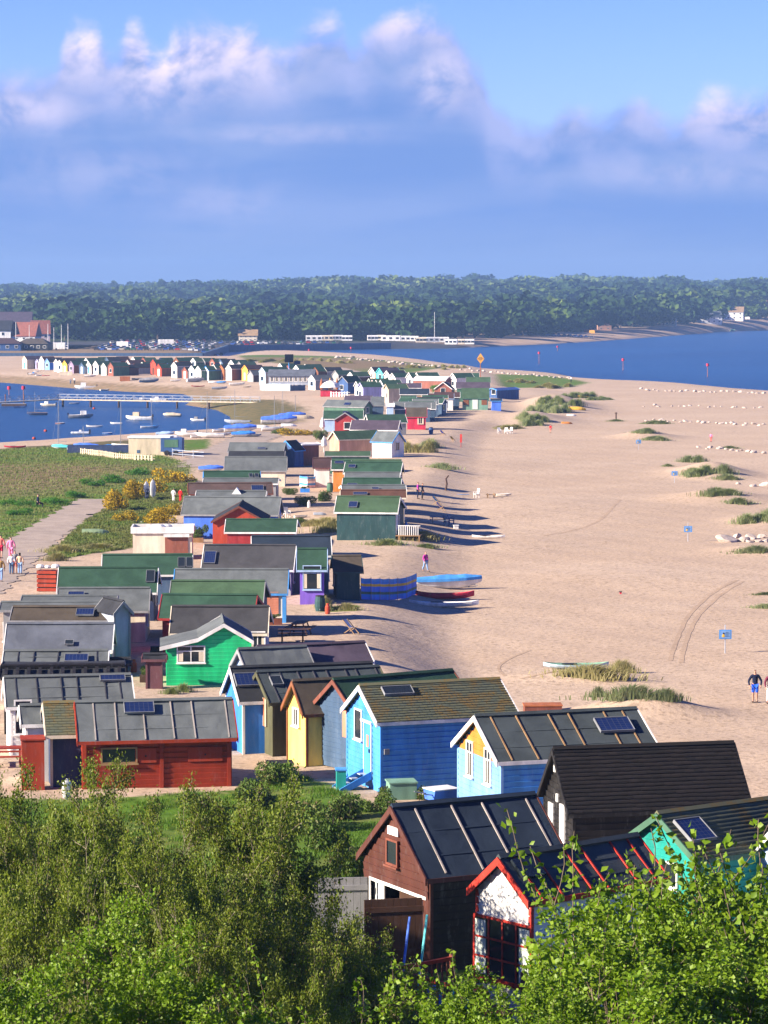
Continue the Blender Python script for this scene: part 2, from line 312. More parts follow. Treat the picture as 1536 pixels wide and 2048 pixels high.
HUTS = [
 {'x': -6.44, 'y': 131.66, 'z': 2.31, 'a': 21.1, 'L': 3.2, 'w': 1.18, 'd': 0.84, 'h': 3.3, 'label': 'pale blue hut gable squeezed in between the bright green hut and a purple-roofed hut', 'roof': 'felt_grey', 'wall': 'pale_blue', 'trim': 'grey'},
 {'x': -5.67, 'y': 132.72, 'z': 2.3, 'a': 21.1, 'L': 5.14, 'w': 1.15, 'd': 0.74, 'h': 3.3, 'label': 'hut with a dull purple felt roof, white bargeboards and a terracotta gable', 'roof': 'felt_purple', 'wall': 'terracotta', 'trim': 'white'},
 {'x': -6.36, 'y': 123.22, 'z': 2.43, 'a': 16.2, 'L': 6.12, 'w': 1.65, 'd': 1.2, 'h': 3.4, 'label': 'bright azure hut with peeling white bargeboards next to the red shed', 'roof': 'felt_dark', 'wall': 'azure', 'trim': 'white', 'panels': [(0.1, 0.3, 1.1, 0.7)], 'piers': 1, 'peel': 1},
 {'x': -5.23, 'y': 122.39, 'z': 2.45, 'a': 20.8, 'L': 5.37, 'w': 1.65, 'd': 1.04, 'h': 3.3, 'label': 'olive green hut with red-brown shutter slats in its gable wall', 'roof': 'felt_slate', 'wall': 'olive', 'trim': 'olive', 'battens': 8, 'panels': [(0.12, 0.28, 0.45, 0.5)], 'shut': 1},
 {'x': -3.66, 'y': 119.08, 'z': 2.5, 'a': 22.1, 'L': 5.2, 'w': 1.23, 'd': 1.17, 'h': 3.3, 'label': 'lemon yellow hut with brown bargeboards and two small windows', 'roof': 'felt_brown', 'wall': 'yellow', 'trim': 'brown', 'win': [('f', 0.5, 1.55, 0.62, 0.62, 2)]},
 {'x': -2.01, 'y': 117.37, 'z': 2.57, 'a': 32.6, 'L': 5.67, 'w': 2.23, 'd': 1.57, 'h': 3.5, 'label': 'dark slate blue hut with a salmon pink door panel and red-brown bargeboards', 'roof': 'felt_green', 'wall': 'slate_blue', 'trim': 'redbrown', 'door': ('f', 0.7, 0.45, 0.75, 2.05, 'slate_blue', 'salmon'), 'piers': 1, 'planks': 1},
 {'x': -0.94, 'y': 112.25, 'z': 2.7, 'a': 20.4, 'L': 5.73, 'w': 1.98, 'd': 1.13, 'h': 3.8, 'label': 'cornflower blue hut with mossy shingle roof and wooden entry steps', 'roof': 'shingle_moss', 'wall': 'blue', 'trim': 'white', 'piers': 1, 'planks': 1, 'darkpanels': 1, 'panels': [(0.24, 0.16, 1.15, 0.45)], 'win': [('f', 0.37, 1.75, 0.7, 1.05, 1)], 'door': ('f', 0.66, 0.5, 0.72, 1.95, 'blue', 'salmon_small'), 'moss': 1, 'vent': 1},
 {'x': 3.16, 'y': 103.97, 'z': 2.8, 'a': 18.2, 'L': 6.12, 'w': 2.33, 'd': 1.26, 'h': 3.7, 'label': 'light blue hut with an orange gable and two white casement windows', 'roof': 'felt_slate', 'wall': 'light_blue', 'trim': 'white', 'side': 'blue', 'planks': 1, 'battens': 6, 'panels': [(0.8, 0.28, 1.25, 0.75)], 'gable': 'orange', 'win': [('f', 0.3, 1.5, 0.55, 1.15, 3), ('f', 0.72, 1.5, 0.55, 1.15, 4)]},  # darker blue side paint holds the shade of the long wall
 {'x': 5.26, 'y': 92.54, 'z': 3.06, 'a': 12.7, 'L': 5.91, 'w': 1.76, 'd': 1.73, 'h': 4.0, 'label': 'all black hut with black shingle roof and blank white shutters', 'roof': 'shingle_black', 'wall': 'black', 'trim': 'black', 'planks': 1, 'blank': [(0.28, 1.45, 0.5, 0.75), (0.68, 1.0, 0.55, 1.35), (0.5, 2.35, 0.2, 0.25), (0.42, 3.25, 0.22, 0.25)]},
 {'x': 0.2, 'y': 79.91, 'z': 3.1, 'a': 27.5, 'L': 4.46, 'w': 2.0, 'd': 1.61, 'h': 4.3, 'label': 'dark brown boat shed with double doors standing wide open', 'roof': 'felt_navy', 'wall': 'darkbrown', 'trim': 'darkbrown', 'side': 'black', 'planks': 1, 'battens': 4, 'batcol': 'batten_pale', 'boathouse': 1},  # black side paint: the long wall's shade is put into its colour
 {'x': 2.8, 'y': 72.61, 'z': 3.38, 'a': 40.1, 'L': 4.79, 'w': 1.1, 'd': 0.91, 'h': 4.0, 'label': 'white hut with scarlet bargeboards and scarlet glazing bars behind the birch', 'roof': 'felt_slate', 'wall': 'white', 'trim': 'scarlet', 'battens': 6, 'batcol': 'scarlet', 'planks': 1, 'win': [('f', 0.5, 0.95, 2.0, 1.45, 6)], 'skylight': 1},
 {'x': 7.51, 'y': 81.76, 'z': 3.19, 'a': 35.8, 'L': 5.39, 'w': 1.65, 'd': 1.03, 'h': 3.7, 'label': 'teal hut with weathered green bargeboards and a small white window', 'roof': 'shingle_moss', 'wall': 'teal', 'trim': 'green', 'planks': 1, 'win': [('f', 0.62, 1.75, 0.6, 0.6, 1)], 'panels': [(0.13, 0.32, 0.9, 0.85)]},
 {'x': 10.81, 'y': 80.88, 'z': 3.18, 'a': 32.1, 'L': 5.3, 'w': 1.76, 'd': 1.52, 'h': 3.7, 'label': 'pale lilac hut with thick white bargeboards at the picture edge', 'roof': 'felt_dark', 'wall': 'pale_blue', 'trim': 'white', 'planks': 1},
 {'x': -11.71, 'y': 112.91, 'z': 2.68, 'a': 9.4, 'L': 5.98, 'w': 1.7, 'd': 1.24, 'h': 3.1, 'label': 'red-brown shed with grey felt roof and open shutters beyond the bushes', 'roof': 'felt_grey', 'wall': 'brick_red', 'trim': 'brick_red', 'planks': 1, 'battens': 6, 'batcol': 'batten_pale', 'panels': [(0.4, 0.13, 1.1, 0.55)], 'redshed': 1, 'eave': 0.36},
 {'x': -12.96, 'y': 113.25, 'z': 2.7, 'a': 10.6, 'L': 3.5, 'w': 1.49, 'd': 1.01, 'h': 3.0, 'label': 'small hut with a mossy roof tucked beside the red shed', 'roof': 'shingle_moss', 'wall': 'navy', 'trim': 'cream'},
 {'x': -13.96, 'y': 114.09, 'z': 2.69, 'a': 10.4, 'L': 2.6, 'w': 1.02, 'd': 0.57, 'h': 2.8, 'label': 'narrow hut with a grey roof and one solar panel beside the white hut', 'roof': 'felt_grey', 'wall': 'white', 'trim': 'white', 'panels': [(0.45, 0.55, 0.8, 0.55)]},
 {'x': -15.55, 'y': 121.96, 'z': 2.49, 'a': 10.2, 'L': 5.2, 'w': 1.54, 'd': 1.01, 'h': 3.1, 'label': 'white boarded hut with a wide batten-striped grey roof', 'roof': 'felt_grey', 'wall': 'white', 'trim': 'white', 'battens': 6, 'batcol': 'batten_dark', 'planks': 1, 'panels': [(0.85, 0.1, 1.0, 0.3)], 'win': [('n', 0.1, 1.0, 0.6, 1.3, 1)]},
 {'x': -16.66, 'y': 129.67, 'z': 2.28, 'a': 5.5, 'L': 5.37, 'w': 1.25, 'd': 0.29, 'h': 2.8, 'label': 'hut with an unfinished roof of dark open rafters', 'roof': 'felt_dark', 'wall': 'grey', 'trim': 'black', 'rafters': 11, 'w2': 4.4},
 {'x': -17.67, 'y': 138.7, 'z': 2.1, 'a': 3.4, 'L': 4.84, 'w': 1.51, 'd': 0.52, 'h': 2.6, 'label': 'grey-roofed hut with a single bright blue solar panel under a white gutter', 'roof': 'felt_grey', 'wall': 'white', 'trim': 'white', 'battens': 5, 'batcol': 'batten_dark', 'panels': [(0.7, 0.45, 1.05, 0.7)]},
 {'x': -19.41, 'y': 153.65, 'z': 1.66, 'a': 1.2, 'L': 5.5, 'w': 1.62, 'd': 1.16, 'h': 2.7, 'label': 'hut with smooth blue-grey roof, white gutter and a roof vent', 'roof': 'felt_blue', 'wall': 'cream', 'trim': 'white', 'panels': [(0.6, 0.72, 0.4, 0.3)], 'gutter': 1},
 {'x': -19.6, 'y': 157.71, 'z': 1.62, 'a': 0.3, 'L': 5.54, 'w': 1.42, 'd': 0.55, 'h': 3.2, 'label': 'blue-grey hut with a dusty brown roof strip and a blue solar panel', 'roof': 'felt_brown', 'wall': 'slate_pale', 'trim': 'grey', 'panels': [(0.7, 0.35, 0.9, 0.7)], 'w2': 2.89},
 {'x': -20.93, 'y': 163.19, 'z': 1.51, 'a': 3.5, 'L': 6.32, 'w': 1.39, 'd': 0.26, 'h': 3.0, 'label': 'low grey-roofed hut with rough sand beside its left end', 'roof': 'felt_grey', 'wall': 'grey', 'trim': 'grey', 'w2': 2.07},
 {'x': -20.35, 'y': 167.86, 'z': 1.48, 'a': 3.8, 'L': 5.32, 'w': 1.4, 'd': 0.25, 'h': 2.9, 'label': 'narrow grey roof ridge below the two plain green roofs', 'roof': 'felt_grey', 'wall': 'grey', 'trim': 'grey', 'w2': 2.45},
 {'x': -18.88, 'y': 173.23, 'z': 1.31, 'a': 2.0, 'L': 5.29, 'w': 1.72, 'd': 1.13, 'h': 3.0, 'label': 'grey felt hut with white side wall and a satellite dish', 'roof': 'felt_grey', 'wall': 'cream', 'trim': 'grey', 'panels': [(0.2, 0.25, 0.9, 0.4)], 'w2': 4.4},
 {'x': -20.19, 'y': 185.62, 'z': 1.2, 'a': 1.6, 'L': 6.14, 'w': 1.76, 'd': 1.38, 'h': 3.2, 'label': 'green-roofed hut with a slatted solar panel on its ridge', 'roof': 'felt_green', 'wall': 'navy', 'trim': 'white', 'panels': [(0.93, 0.25, 0.5, 1.0)], 'w2': 4.4},
 {'x': -18.6, 'y': 197.52, 'z': 0.99, 'a': 3.3, 'L': 5.93, 'w': 1.64, 'd': 1.17, 'h': 3.2, 'label': 'green-roofed hut beside the flat cream hut, two solar panels at its end', 'roof': 'felt_green', 'wall': 'slate_blue', 'trim': 'white', 'panels': [(0.88, 0.3, 0.45, 0.9), (0.97, 0.3, 0.4, 0.9)]},
 {'x': -13.57, 'y': 155.54, 'z': 1.73, 'a': 118.3, 'L': 2.6, 'w': 0.56, 'd': 0.61, 'h': 3.6, 'label': 'blue-grey gable end with a slatted panel standing in the passage', 'roof': 'felt_dark', 'wall': 'slate_pale', 'trim': 'grey'},
 {'x': -11.93, 'y': 147.61, 'z': 1.8, 'a': 0.4, 'L': 1.16, 'w': 0.54, 'd': 0.17, 'h': 1.7, 'label': 'dark plum shed in the shaded passage beside the emerald hut', 'roof': 'felt_dark', 'wall': 'plum', 'trim': 'plum'},
 {'x': -13.31, 'y': 139.79, 'z': 2.01, 'a': 5.9, 'L': 1.45, 'w': 1.02, 'd': 0.09, 'h': 2.2, 'label': 'low dark store added to shade the passage below the smooth blue-grey roof', 'roof': 'felt_dark', 'wall': 'darkteal', 'trim': 'black'},  # unseen store, added to cast shade into the passage
 {'x': -8.0, 'y': 149.14, 'z': 1.75, 'a': 94.4, 'L': 4.31, 'w': 1.47, 'd': 0.87, 'h': 3.1, 'label': 'emerald green hut with white-edged gable and lean-to porch', 'roof': 'felt_grey', 'wall': 'emerald', 'trim': 'white', 'leanto': 1, 'planks': 1, 'win': [('f', -0.12, 1.2, 1.3, 0.75, 3)]},
 {'x': -11.18, 'y': 157.43, 'z': 1.68, 'a': -0.5, 'L': 5.12, 'w': 1.65, 'd': 1.24, 'h': 3.2, 'label': 'hut with a worn charcoal roof directly behind the emerald hut', 'roof': 'felt_worn', 'wall': 'slate_pale', 'trim': 'cream', 'win': [('n', 0.93, 0.9, 0.7, 1.1, 2)], 'w2': 4.4},
 {'x': -12.29, 'y': 165.67, 'z': 1.5, 'a': -4.0, 'L': 5.27, 'w': 1.62, 'd': 1.14, 'h': 3.2, 'label': 'red hut under a bright green felt roof', 'roof': 'felt_green', 'wall': 'red', 'trim': 'red', 'w2': 4.4},
 {'x': -12.51, 'y': 175.83, 'z': 1.3, 'a': -2.2, 'L': 5.51, 'w': 1.73, 'd': 1.3, 'h': 3.2, 'label': 'hut with a pale moss-green roof and a grey ridge strip', 'roof': T0, 'wall': 'navy', 'trim': 'grey', 'w2': 4.4},
 {'x': -12.99, 'y': 185.76, 'z': 1.19, 'a': -0.7, 'L': 7.06, 'w': 1.74, 'd': 1.32, 'h': 3.1, 'label': 'cream hut with a roller shutter and blue corner posts', 'roof': 'felt_grey', 'wall': 'cream', 'trim': 'blue', 'shutter': 1},
 {'x': -12.19, 'y': 203.07, 'z': 1.0, 'a': -4.0, 'L': 6.24, 'w': 1.82, 'd': 1.5, 'h': 3.4, 'label': 'hut with a dark slate roof, white edging and an upright solar panel', 'roof': 'felt_worn', 'wall': 'grey', 'trim': 'white', 'panels': [(0.08, 0.4, 0.75, 1.1)]},
 {'x': -5.74, 'y': 197.43, 'z': 1.1, 'a': 1.0, 'L': 1.98, 'w': 1.68, 'd': 1.24, 'h': 3.5, 'label': 'violet hut with pale blue window frame and green roof', 'roof': 'felt_green', 'wall': 'violet', 'trim': 'pale_blue', 'win': [('n', 0.5, 1.0, 1.1, 1.5, 5)], 'w2': 4.1},
 {'x': -9.05, 'y': 204.38, 'z': 0.98, 'a': 3.7, 'L': 5.4, 'w': 1.65, 'd': 1.19, 'h': 3.9, 'label': 'hut with long navy solar-covered roof behind the violet hut', 'roof': 'felt_navy', 'wall': 'grey', 'trim': 'white'},
 {'x': -3.48, 'y': 200.19, 'z': 1.0, 'a': 5.0, 'L': 1.95, 'w': 1.65, 'd': 0.92, 'h': 2.9, 'label': 'dark timber lean-to shed beside the blue striped windbreak', 'roof': 'felt_brown', 'wall': 'darkteal', 'trim': 'darkteal'},
 {'x': -12.35, 'y': 233.93, 'z': 0.78, 'a': -1.2, 'L': 5.56, 'w': 1.64, 'd': 0.85, 'h': 3.1, 'label': 'red-walled hut with a green roof and flat grey lower strip', 'roof': 'felt_green', 'wall': 'red', 'trim': 'white', 'w2': 4.4},
 {'x': -11.78, 'y': 242.88, 'z': 0.8, 'a': 90.0, 'L': 7, 'w': 2.28, 'd': 1.26, 'h': 3.5, 'label': 'tomato red hut with a dark-roofed gable towards the camera', 'roof': 'felt_dark', 'wall': 'tomato', 'trim': 'redbrown'},
 {'x': -17.06, 'y': 255.95, 'z': 0.8, 'a': -5.9, 'L': 8.33, 'w': 1.74, 'd': 1.36, 'h': 3.4, 'label': 'royal blue hut with a broad grey roof beside the tomato red hut', 'roof': 'felt_grey', 'wall': 'royal', 'trim': 'grey'},
 {'x': -16.8, 'y': 268.29, 'z': 0.83, 'a': -2.0, 'L': 6.28, 'w': 1.48, 'd': 0.6, 'h': 3.1, 'label': 'grey-roofed hut with a tiny white dormer gable', 'roof': 'felt_grey', 'wall': 'grey', 'trim': 'white', 'dormer': 1},
 {'x': -18.37, 'y': 280.64, 'z': 0.75, 'a': 5.8, 'L': 7.88, 'w': 1.54, 'd': 0.89, 'h': 3.1, 'label': 'hut with a ribbed brown roof and a framed blue panel', 'roof': 'felt_ribbed', 'wall': 'grey', 'trim': 'redbrown', 'panels': [(0.82, 0.4, 1.1, 0.8)]},
 {'x': -17.65, 'y': 292.86, 'z': 0.79, 'a': -0.8, 'L': 7.34, 'w': 1.43, 'd': 0.4, 'h': 2.8, 'label': 'grey strip-roofed hut behind the ribbed brown roof', 'roof': 'felt_grey', 'wall': 'grey', 'trim': 'white', 'w2': 4.4},
 {'x': -18.25, 'y': 302.87, 'z': 0.8, 'a': 5.6, 'L': 5.72, 'w': 1.47, 'd': 0.69, 'h': 2.9, 'label': 'green-roofed hut with a pair of dark roof lights near its end', 'roof': 'felt_green', 'wall': 'white', 'trim': 'blue', 'panels': [(0.93, 0.5, 0.35, 0.7), (0.83, 0.5, 0.35, 0.7)]},
 {'x': -17.34, 'y': 326.87, 'z': 0.82, 'a': 0.4, 'L': 6.76, 'w': 1.78, 'd': 1.41, 'h': 3.1, 'label': 'broad grey-roofed hut with cream end wall beside a dark passage', 'roof': 'felt_grey', 'wall': 'cream', 'trim': 'grey'},
 {'x': -17.81, 'y': 344.32, 'z': 0.79, 'a': -0.4, 'L': 6.44, 'w': 1.54, 'd': 0.62, 'h': 2.9, 'label': 'hut with a dark brown roof strip below a vented grey roof', 'roof': 'felt_dark', 'wall': 'grey', 'trim': 'grey'},
 {'x': -18.65, 'y': 363.04, 'z': 0.74, 'a': -8.1, 'L': 6.82, 'w': 1.55, 'd': 1.08, 'h': 3.1, 'label': 'long grey-roofed hut with a dark ridge vent by the harbour path', 'roof': 'felt_grey', 'wall': 'grey', 'trim': 'grey', 'panels': [(0.6, 0.65, 1.0, 0.25)]},
 {'x': -11.94, 'y': 363.35, 'z': 0.81, 'a': 59.3, 'L': 2.4, 'w': 1.33, 'd': 1.21, 'h': 3.2, 'label': 'deep blue gabled hut with a pale window beside the brick hut', 'roof': 'felt_dark', 'wall': 'blue_dark', 'trim': 'blue', 'win': [('b', 0.5, 1.0, 0.6, 0.9, 1)]},
 {'x': -10.44, 'y': 365.91, 'z': 0.85, 'a': 24.1, 'L': 2.45, 'w': 1.21, 'd': 0.18, 'h': 2.8, 'label': 'brick-red hut with a flat white-edged roof', 'roof': 'white_roof', 'wall': 'brick', 'trim': 'white'},
 {'x': -6.91, 'y': 351.03, 'z': 0.76, 'a': -0.3, 'L': 5.33, 'w': 1.51, 'd': 0.48, 'h': 2.6, 'label': 'low green-grey roofed hut in front of the pink brick hut', 'roof': T0, 'wall': 'green', 'trim': 'grey'},
 {'x': -6.56, 'y': 385.77, 'z': 0.79, 'a': 31.7, 'L': 6.65, 'w': 1.38, 'd': 1.07, 'h': 3.4, 'label': 'pink brick hut under a moss green roof', 'roof': T0, 'wall': 'pinkbrick', 'trim': 'cream', 'win': [('n', 0.9, 0.6, 0.5, 1.2, 1)]},
 {'x': -0.9, 'y': 385.63, 'z': 0.89, 'a': -36.2, 'L': 3.51, 'w': 1.48, 'd': 1.29, 'h': 3.3, 'label': 'small white hut with grey roof and a blue end wall', 'roof': 'felt_grey', 'wall': 'white', 'trim': 'blue'},
 {'x': -7.68, 'y': 324.27, 'z': 0.84, 'a': 1.9, 'L': 1.95, 'w': 1.49, 'd': 0.96, 'h': 3.1, 'label': 'small white-walled hut with a dark plum roof', 'roof': 'felt_plum', 'wall': 'white', 'trim': 'plum'},
 {'x': -5.57, 'y': 317.87, 'z': 0.81, 'a': -0.4, 'L': 2.07, 'w': 1.41, 'd': 0.85, 'h': 3.2, 'label': 'green-roofed hut with an orange shaded wall beside the plum-roofed hut', 'roof': 'felt_green', 'wall': 'orange', 'trim': 'white', 'panels': [(0.4, 0.2, 0.9, 0.4)], 'w2': 4.29},
 {'x': -3.98, 'y': 253.53, 'z': 0.9, 'a': -7.4, 'L': 5.38, 'w': 1.65, 'd': 1.2, 'h': 3.5, 'label': 'hut with a green felt roof and dark teal wall above the dune grass', 'roof': T0, 'wall': 'darkteal', 'trim': 'white', 'panels': [(0.28, 0.45, 0.7, 0.7)], 'porch': 1, 'w2': 4.4},
 {'x': -3.84, 'y': 264.13, 'z': 0.84, 'a': 1.2, 'L': 5.78, 'w': 1.44, 'd': 0.55, 'h': 3.4, 'label': 'hut with a rust brown roof ridge and a slatted panel', 'roof': 'felt_rust', 'wall': 'cream', 'trim': 'cream', 'panels': [(0.3, 0.45, 1.2, 0.4)], 'w2': 4.4},
 {'x': -3.87, 'y': 272.51, 'z': 0.86, 'a': 3.6, 'L': 5.84, 'w': 1.43, 'd': 0.44, 'h': 3.3, 'label': 'grey-roofed hut with a small blue panel behind the rust brown roof', 'roof': 'felt_grey', 'wall': 'grey', 'trim': 'white', 'panels': [(0.52, 0.6, 0.6, 0.4)], 'w2': 4.4},
 {'x': -3.89, 'y': 283.94, 'z': 0.82, 'a': -3.1, 'L': 5.55, 'w': 1.43, 'd': 0.7, 'h': 3.3, 'label': 'green-roofed hut with a white-framed skylight at one end', 'roof': 'felt_green', 'wall': 'grey', 'trim': 'white', 'panels': [(0.17, 0.8, 0.9, 0.7)], 'w2': 4.4},
 {'x': -3.85, 'y': 295.32, 'z': 0.83, 'a': -1.8, 'L': 5.42, 'w': 1.47, 'd': 0.58, 'h': 3.2, 'label': 'hut with grey ridge and green lower roof, black roof flue', 'roof': 'felt_grey', 'wall': 'grey', 'trim': 'white'},
 {'x': -4.01, 'y': 312.24, 'z': 0.76, 'a': -7.8, 'L': 5.99, 'w': 1.55, 'd': 1.06, 'h': 3.4, 'label': 'large green-roofed hut with a white pot and framed roof window', 'roof': 'felt_green', 'wall': 'brown', 'trim': 'white', 'panels': [(0.13, 0.35, 0.7, 0.45)]},
 {'x': -5.64, 'y': 324.82, 'z': 0.8, 'a': -1.0, 'L': 7.53, 'w': 1.46, 'd': 0.35, 'h': 2.9, 'label': 'dull green strip-roofed hut behind the large green roof', 'roof': T0, 'wall': 'green', 'trim': 'grey'},
 {'x': 3.45, 'y': 470.67, 'z': 0.78, 'a': -0.8, 'L': 3.29, 'w': 1.78, 'd': 1.41, 'h': 3.4, 'label': 'crimson hut with a cream window frame facing the sand', 'roof': 'felt_brown', 'wall': 'crimson', 'trim': 'crimson', 'win': [('n', 0.72, 0.95, 0.85, 0.95, 2, 'cream')]},
 {'x': -4.57, 'y': 428.65, 'z': 0.79, 'a': -11.2, 'L': 6.99, 'w': 1.71, 'd': 1.32, 'h': 3.1, 'label': 'hut with a long dark purple roof and a white end door', 'roof': 'felt_purple', 'wall': 'white', 'trim': 'white'},
 {'x': -2.7, 'y': 449.93, 'z': 0.77, 'a': 14.0, 'L': 6.04, 'w': 1.61, 'd': 1.19, 'h': 3.1, 'label': 'mid green roofed hut behind the dark purple roof', 'roof': 'felt_green', 'wall': 'grey', 'trim': 'white'},
 {'x': -5.84, 'y': 449.05, 'z': 0.8, 'a': 85.4, 'L': 4.0, 'w': 1.71, 'd': 1.1, 'h': 3.4, 'label': 'green hut with a small red gable and pale bargeboards', 'roof': 'felt_grey', 'wall': 'red', 'trim': 'grey'},
 {'x': -9.38, 'y': 465.09, 'z': 0.71, 'a': -1.0, 'L': 6.2, 'w': 1.67, 'd': 1.23, 'h': 3.2, 'label': 'dark green roofed hut behind the small red gable', 'roof': 'felt_green', 'wall': 'pale_blue', 'trim': 'white', 'panels': [(0.55, 0.2, 0.8, 0.35)]},
 {'x': -2.28, 'y': 526.98, 'z': 0.69, 'a': 0.1, 'L': 2.37, 'w': 1.85, 'd': 1.52, 'h': 3.4, 'label': 'grey-green hut with a lime bench strip in a narrow gap', 'roof': 'felt_grey', 'wall': 'slate_blue', 'trim': 'grey'},
 {'x': -9.91, 'y': 526.2, 'z': 0.49, 'a': -33.3, 'L': 8.75, 'w': 1.53, 'd': 1.15, 'h': 3.1, 'label': 'grey-blue roofed hut with a purple roof panel among the crowded huts', 'roof': 'felt_grey', 'wall': 'green', 'trim': 'grey', 'panels': [(0.55, 0.5, 1.2, 0.7)]},
 {'x': -7.14, 'y': 549.4, 'z': 0.56, 'a': -4.9, 'L': 5.05, 'w': 1.57, 'd': 0.89, 'h': 3.0, 'label': 'purple-grey roofed hut at the back of the crowded huts', 'roof': 'felt_purple', 'wall': 'blue_dark', 'trim': 'grey'},
 {'x': 0.25, 'y': 503.34, 'z': 0.76, 'a': -0.0, 'L': 1.51, 'w': 1.59, 'd': 0.46, 'h': 3.0, 'label': 'pale sky blue hut with a flat white porch roof', 'roof': 'white_roof', 'wall': 'pale_blue', 'trim': 'white'},
 {'x': 1.68, 'y': 505.29, 'z': 0.75, 'a': -1.2, 'L': 7.07, 'w': 1.65, 'd': 1.19, 'h': 3.2, 'label': 'long grey-green roofed hut joining the beach-facing row', 'roof': 'felt_grey', 'wall': 'slate_blue', 'trim': 'white', 'w2': 3.2},
 {'x': 2.83, 'y': 530.79, 'z': 0.71, 'a': -17.0, 'L': 8.27, 'w': 1.59, 'd': 0.82, 'h': 3.0, 'label': 'dark green roofed hut in front of the tan ridge', 'roof': 'felt_green', 'wall': 'slate_blue', 'trim': 'white'},
 {'x': 5.89, 'y': 543.71, 'z': 0.74, 'a': -1.2, 'L': 5.8, 'w': 1.58, 'd': 0.6, 'h': 3.0, 'label': 'hut with a tan coloured roof ridge above grey-green felt', 'roof': 'felt_tan', 'wall': 'slate_blue', 'trim': 'grey', 'w2': 4.4},
 {'x': 14.33, 'y': 554.84, 'z': 0.77, 'a': -2.3, 'L': 5.08, 'w': 2.02, 'd': 1.83, 'h': 4.0, 'label': 'large sea green hut with closed brown shutters by the sand path', 'roof': T0, 'wall': 'seagreen', 'trim': 'green', 'shut2': 1},
 {'x': 14.4, 'y': 600.41, 'z': 0.74, 'a': -0.8, 'L': 6.8, 'w': 1.8, 'd': 1.14, 'h': 3.9, 'label': 'hut with purple-grey ridge behind the large sea green hut', 'roof': 'felt_purple', 'wall': 'green', 'trim': 'grey'},
 {'x': 17.42, 'y': 637.75, 'z': 0.78, 'a': -0.7, 'L': 5.2, 'w': 1.67, 'd': 1.08, 'h': 3.9, 'label': 'grey-green roofed hut furthest along behind the sea green hut', 'roof': T0, 'wall': 'slate_blue', 'trim': 'grey'},
 {'x': 2.97, 'y': 575.43, 'z': 0.67, 'a': -0.6, 'L': 5.75, 'w': 1.67, 'd': 1.06, 'h': 3.4, 'label': 'hut with navy panelled roof edged in white above green', 'roof': 'felt_navy', 'wall': 'green', 'trim': 'white'},
 {'x': 2.77, 'y': 615.61, 'z': 0.72, 'a': -0.6, 'L': 4.92, 'w': 1.61, 'd': 0.97, 'h': 3.3, 'label': 'hut with a blue-purple roof beside the navy panelled one', 'roof': 'felt_purple', 'wall': 'white', 'trim': 'white'},
 {'x': 7.14, 'y': 669.68, 'z': 0.79, 'a': -28.8, 'L': 8.31, 'w': 1.75, 'd': 0.86, 'h': 3.3, 'label': 'brick hut with a long whitewashed flat roof', 'roof': 'white_roof', 'wall': 'brick', 'trim': 'white'},
 {'x': 12.33, 'y': 627.53, 'z': 0.7, 'a': 80.6, 'L': 4.0, 'w': 1.92, 'd': 1.44, 'h': 3.2, 'label': 'dark hut with one long white bargeboard beside the green bush', 'roof': 'felt_dark', 'wall': 'brick', 'trim': 'white'},
 {'x': 15.44, 'y': 676.89, 'z': 0.78, 'a': 29.8, 'L': 5.0, 'w': 1.47, 'd': 1.1, 'h': 3.8, 'label': 'tall narrow white and blue gabled hut in front of green roofs', 'roof': 'felt_green', 'wall': 'white', 'trim': 'white'},
 {'x': 18.45, 'y': 692.26, 'z': 0.81, 'a': -0.6, 'L': 3.46, 'w': 1.54, 'd': 1.04, 'h': 3.4, 'label': 'hut with dark green roof beyond the tall narrow white gable', 'roof': 'felt_green', 'wall': 'slate_blue', 'trim': 'grey'},
 {'x': 5.68, 'y': 689.32, 'z': 0.8, 'a': 29.6, 'L': 5.5, 'w': 1.53, 'd': 1.19, 'h': 3.6, 'label': 'white gabled hut with long green roof, first of the pair beside the turquoise hut row', 'roof': 'felt_green', 'wall': 'white', 'trim': 'white'},
 {'x': 7.46, 'y': 689.08, 'z': 0.8, 'a': 27.3, 'L': 5.5, 'w': 1.46, 'd': 1.16, 'h': 3.6, 'label': 'white gabled hut with a narrow front in front of the white flat roof', 'roof': 'felt_green', 'wall': 'white', 'trim': 'white'},
 {'x': -1.23, 'y': 738.85, 'z': 0.77, 'a': 32.8, 'L': 5.5, 'w': 1.61, 'd': 1.23, 'h': 3.6, 'label': 'turquoise gabled hut among the white ones at the seaward side', 'roof': 'felt_purple', 'wall': 'turquoise', 'trim': 'turquoise'},
 {'x': -3.19, 'y': 750.51, 'z': 0.7, 'a': 33.1, 'L': 5.0, 'w': 1.71, 'd': 1.38, 'h': 3.6, 'label': 'cream hut with a dark roof edge beside the turquoise hut', 'roof': 'felt_dark', 'wall': 'cream', 'trim': 'white'},
 {'x': 0.59, 'y': 714.4, 'z': 0.77, 'a': 32.9, 'L': 5.0, 'w': 1.51, 'd': 1.14, 'h': 3.5, 'label': 'white gabled hut immediately beside the turquoise hut', 'roof': 'felt_dark', 'wall': 'white', 'trim': 'white'},
 {'x': 1.87, 'y': 703.6, 'z': 0.73, 'a': 32.6, 'L': 5.0, 'w': 1.36, 'd': 1.01, 'h': 3.2, 'label': 'little white gabled hut, second one along from the turquoise hut', 'roof': 'felt_green', 'wall': 'white', 'trim': 'white'},
 {'x': -5.72, 'y': 612.94, 'z': 0.7, 'a': 24.6, 'L': 4.5, 'w': 1.27, 'd': 0.92, 'h': 3.7, 'label': 'white and blue hut, nearest the cafe terrace in the tight white cluster', 'roof': T0, 'wall': 'white', 'trim': 'white'},
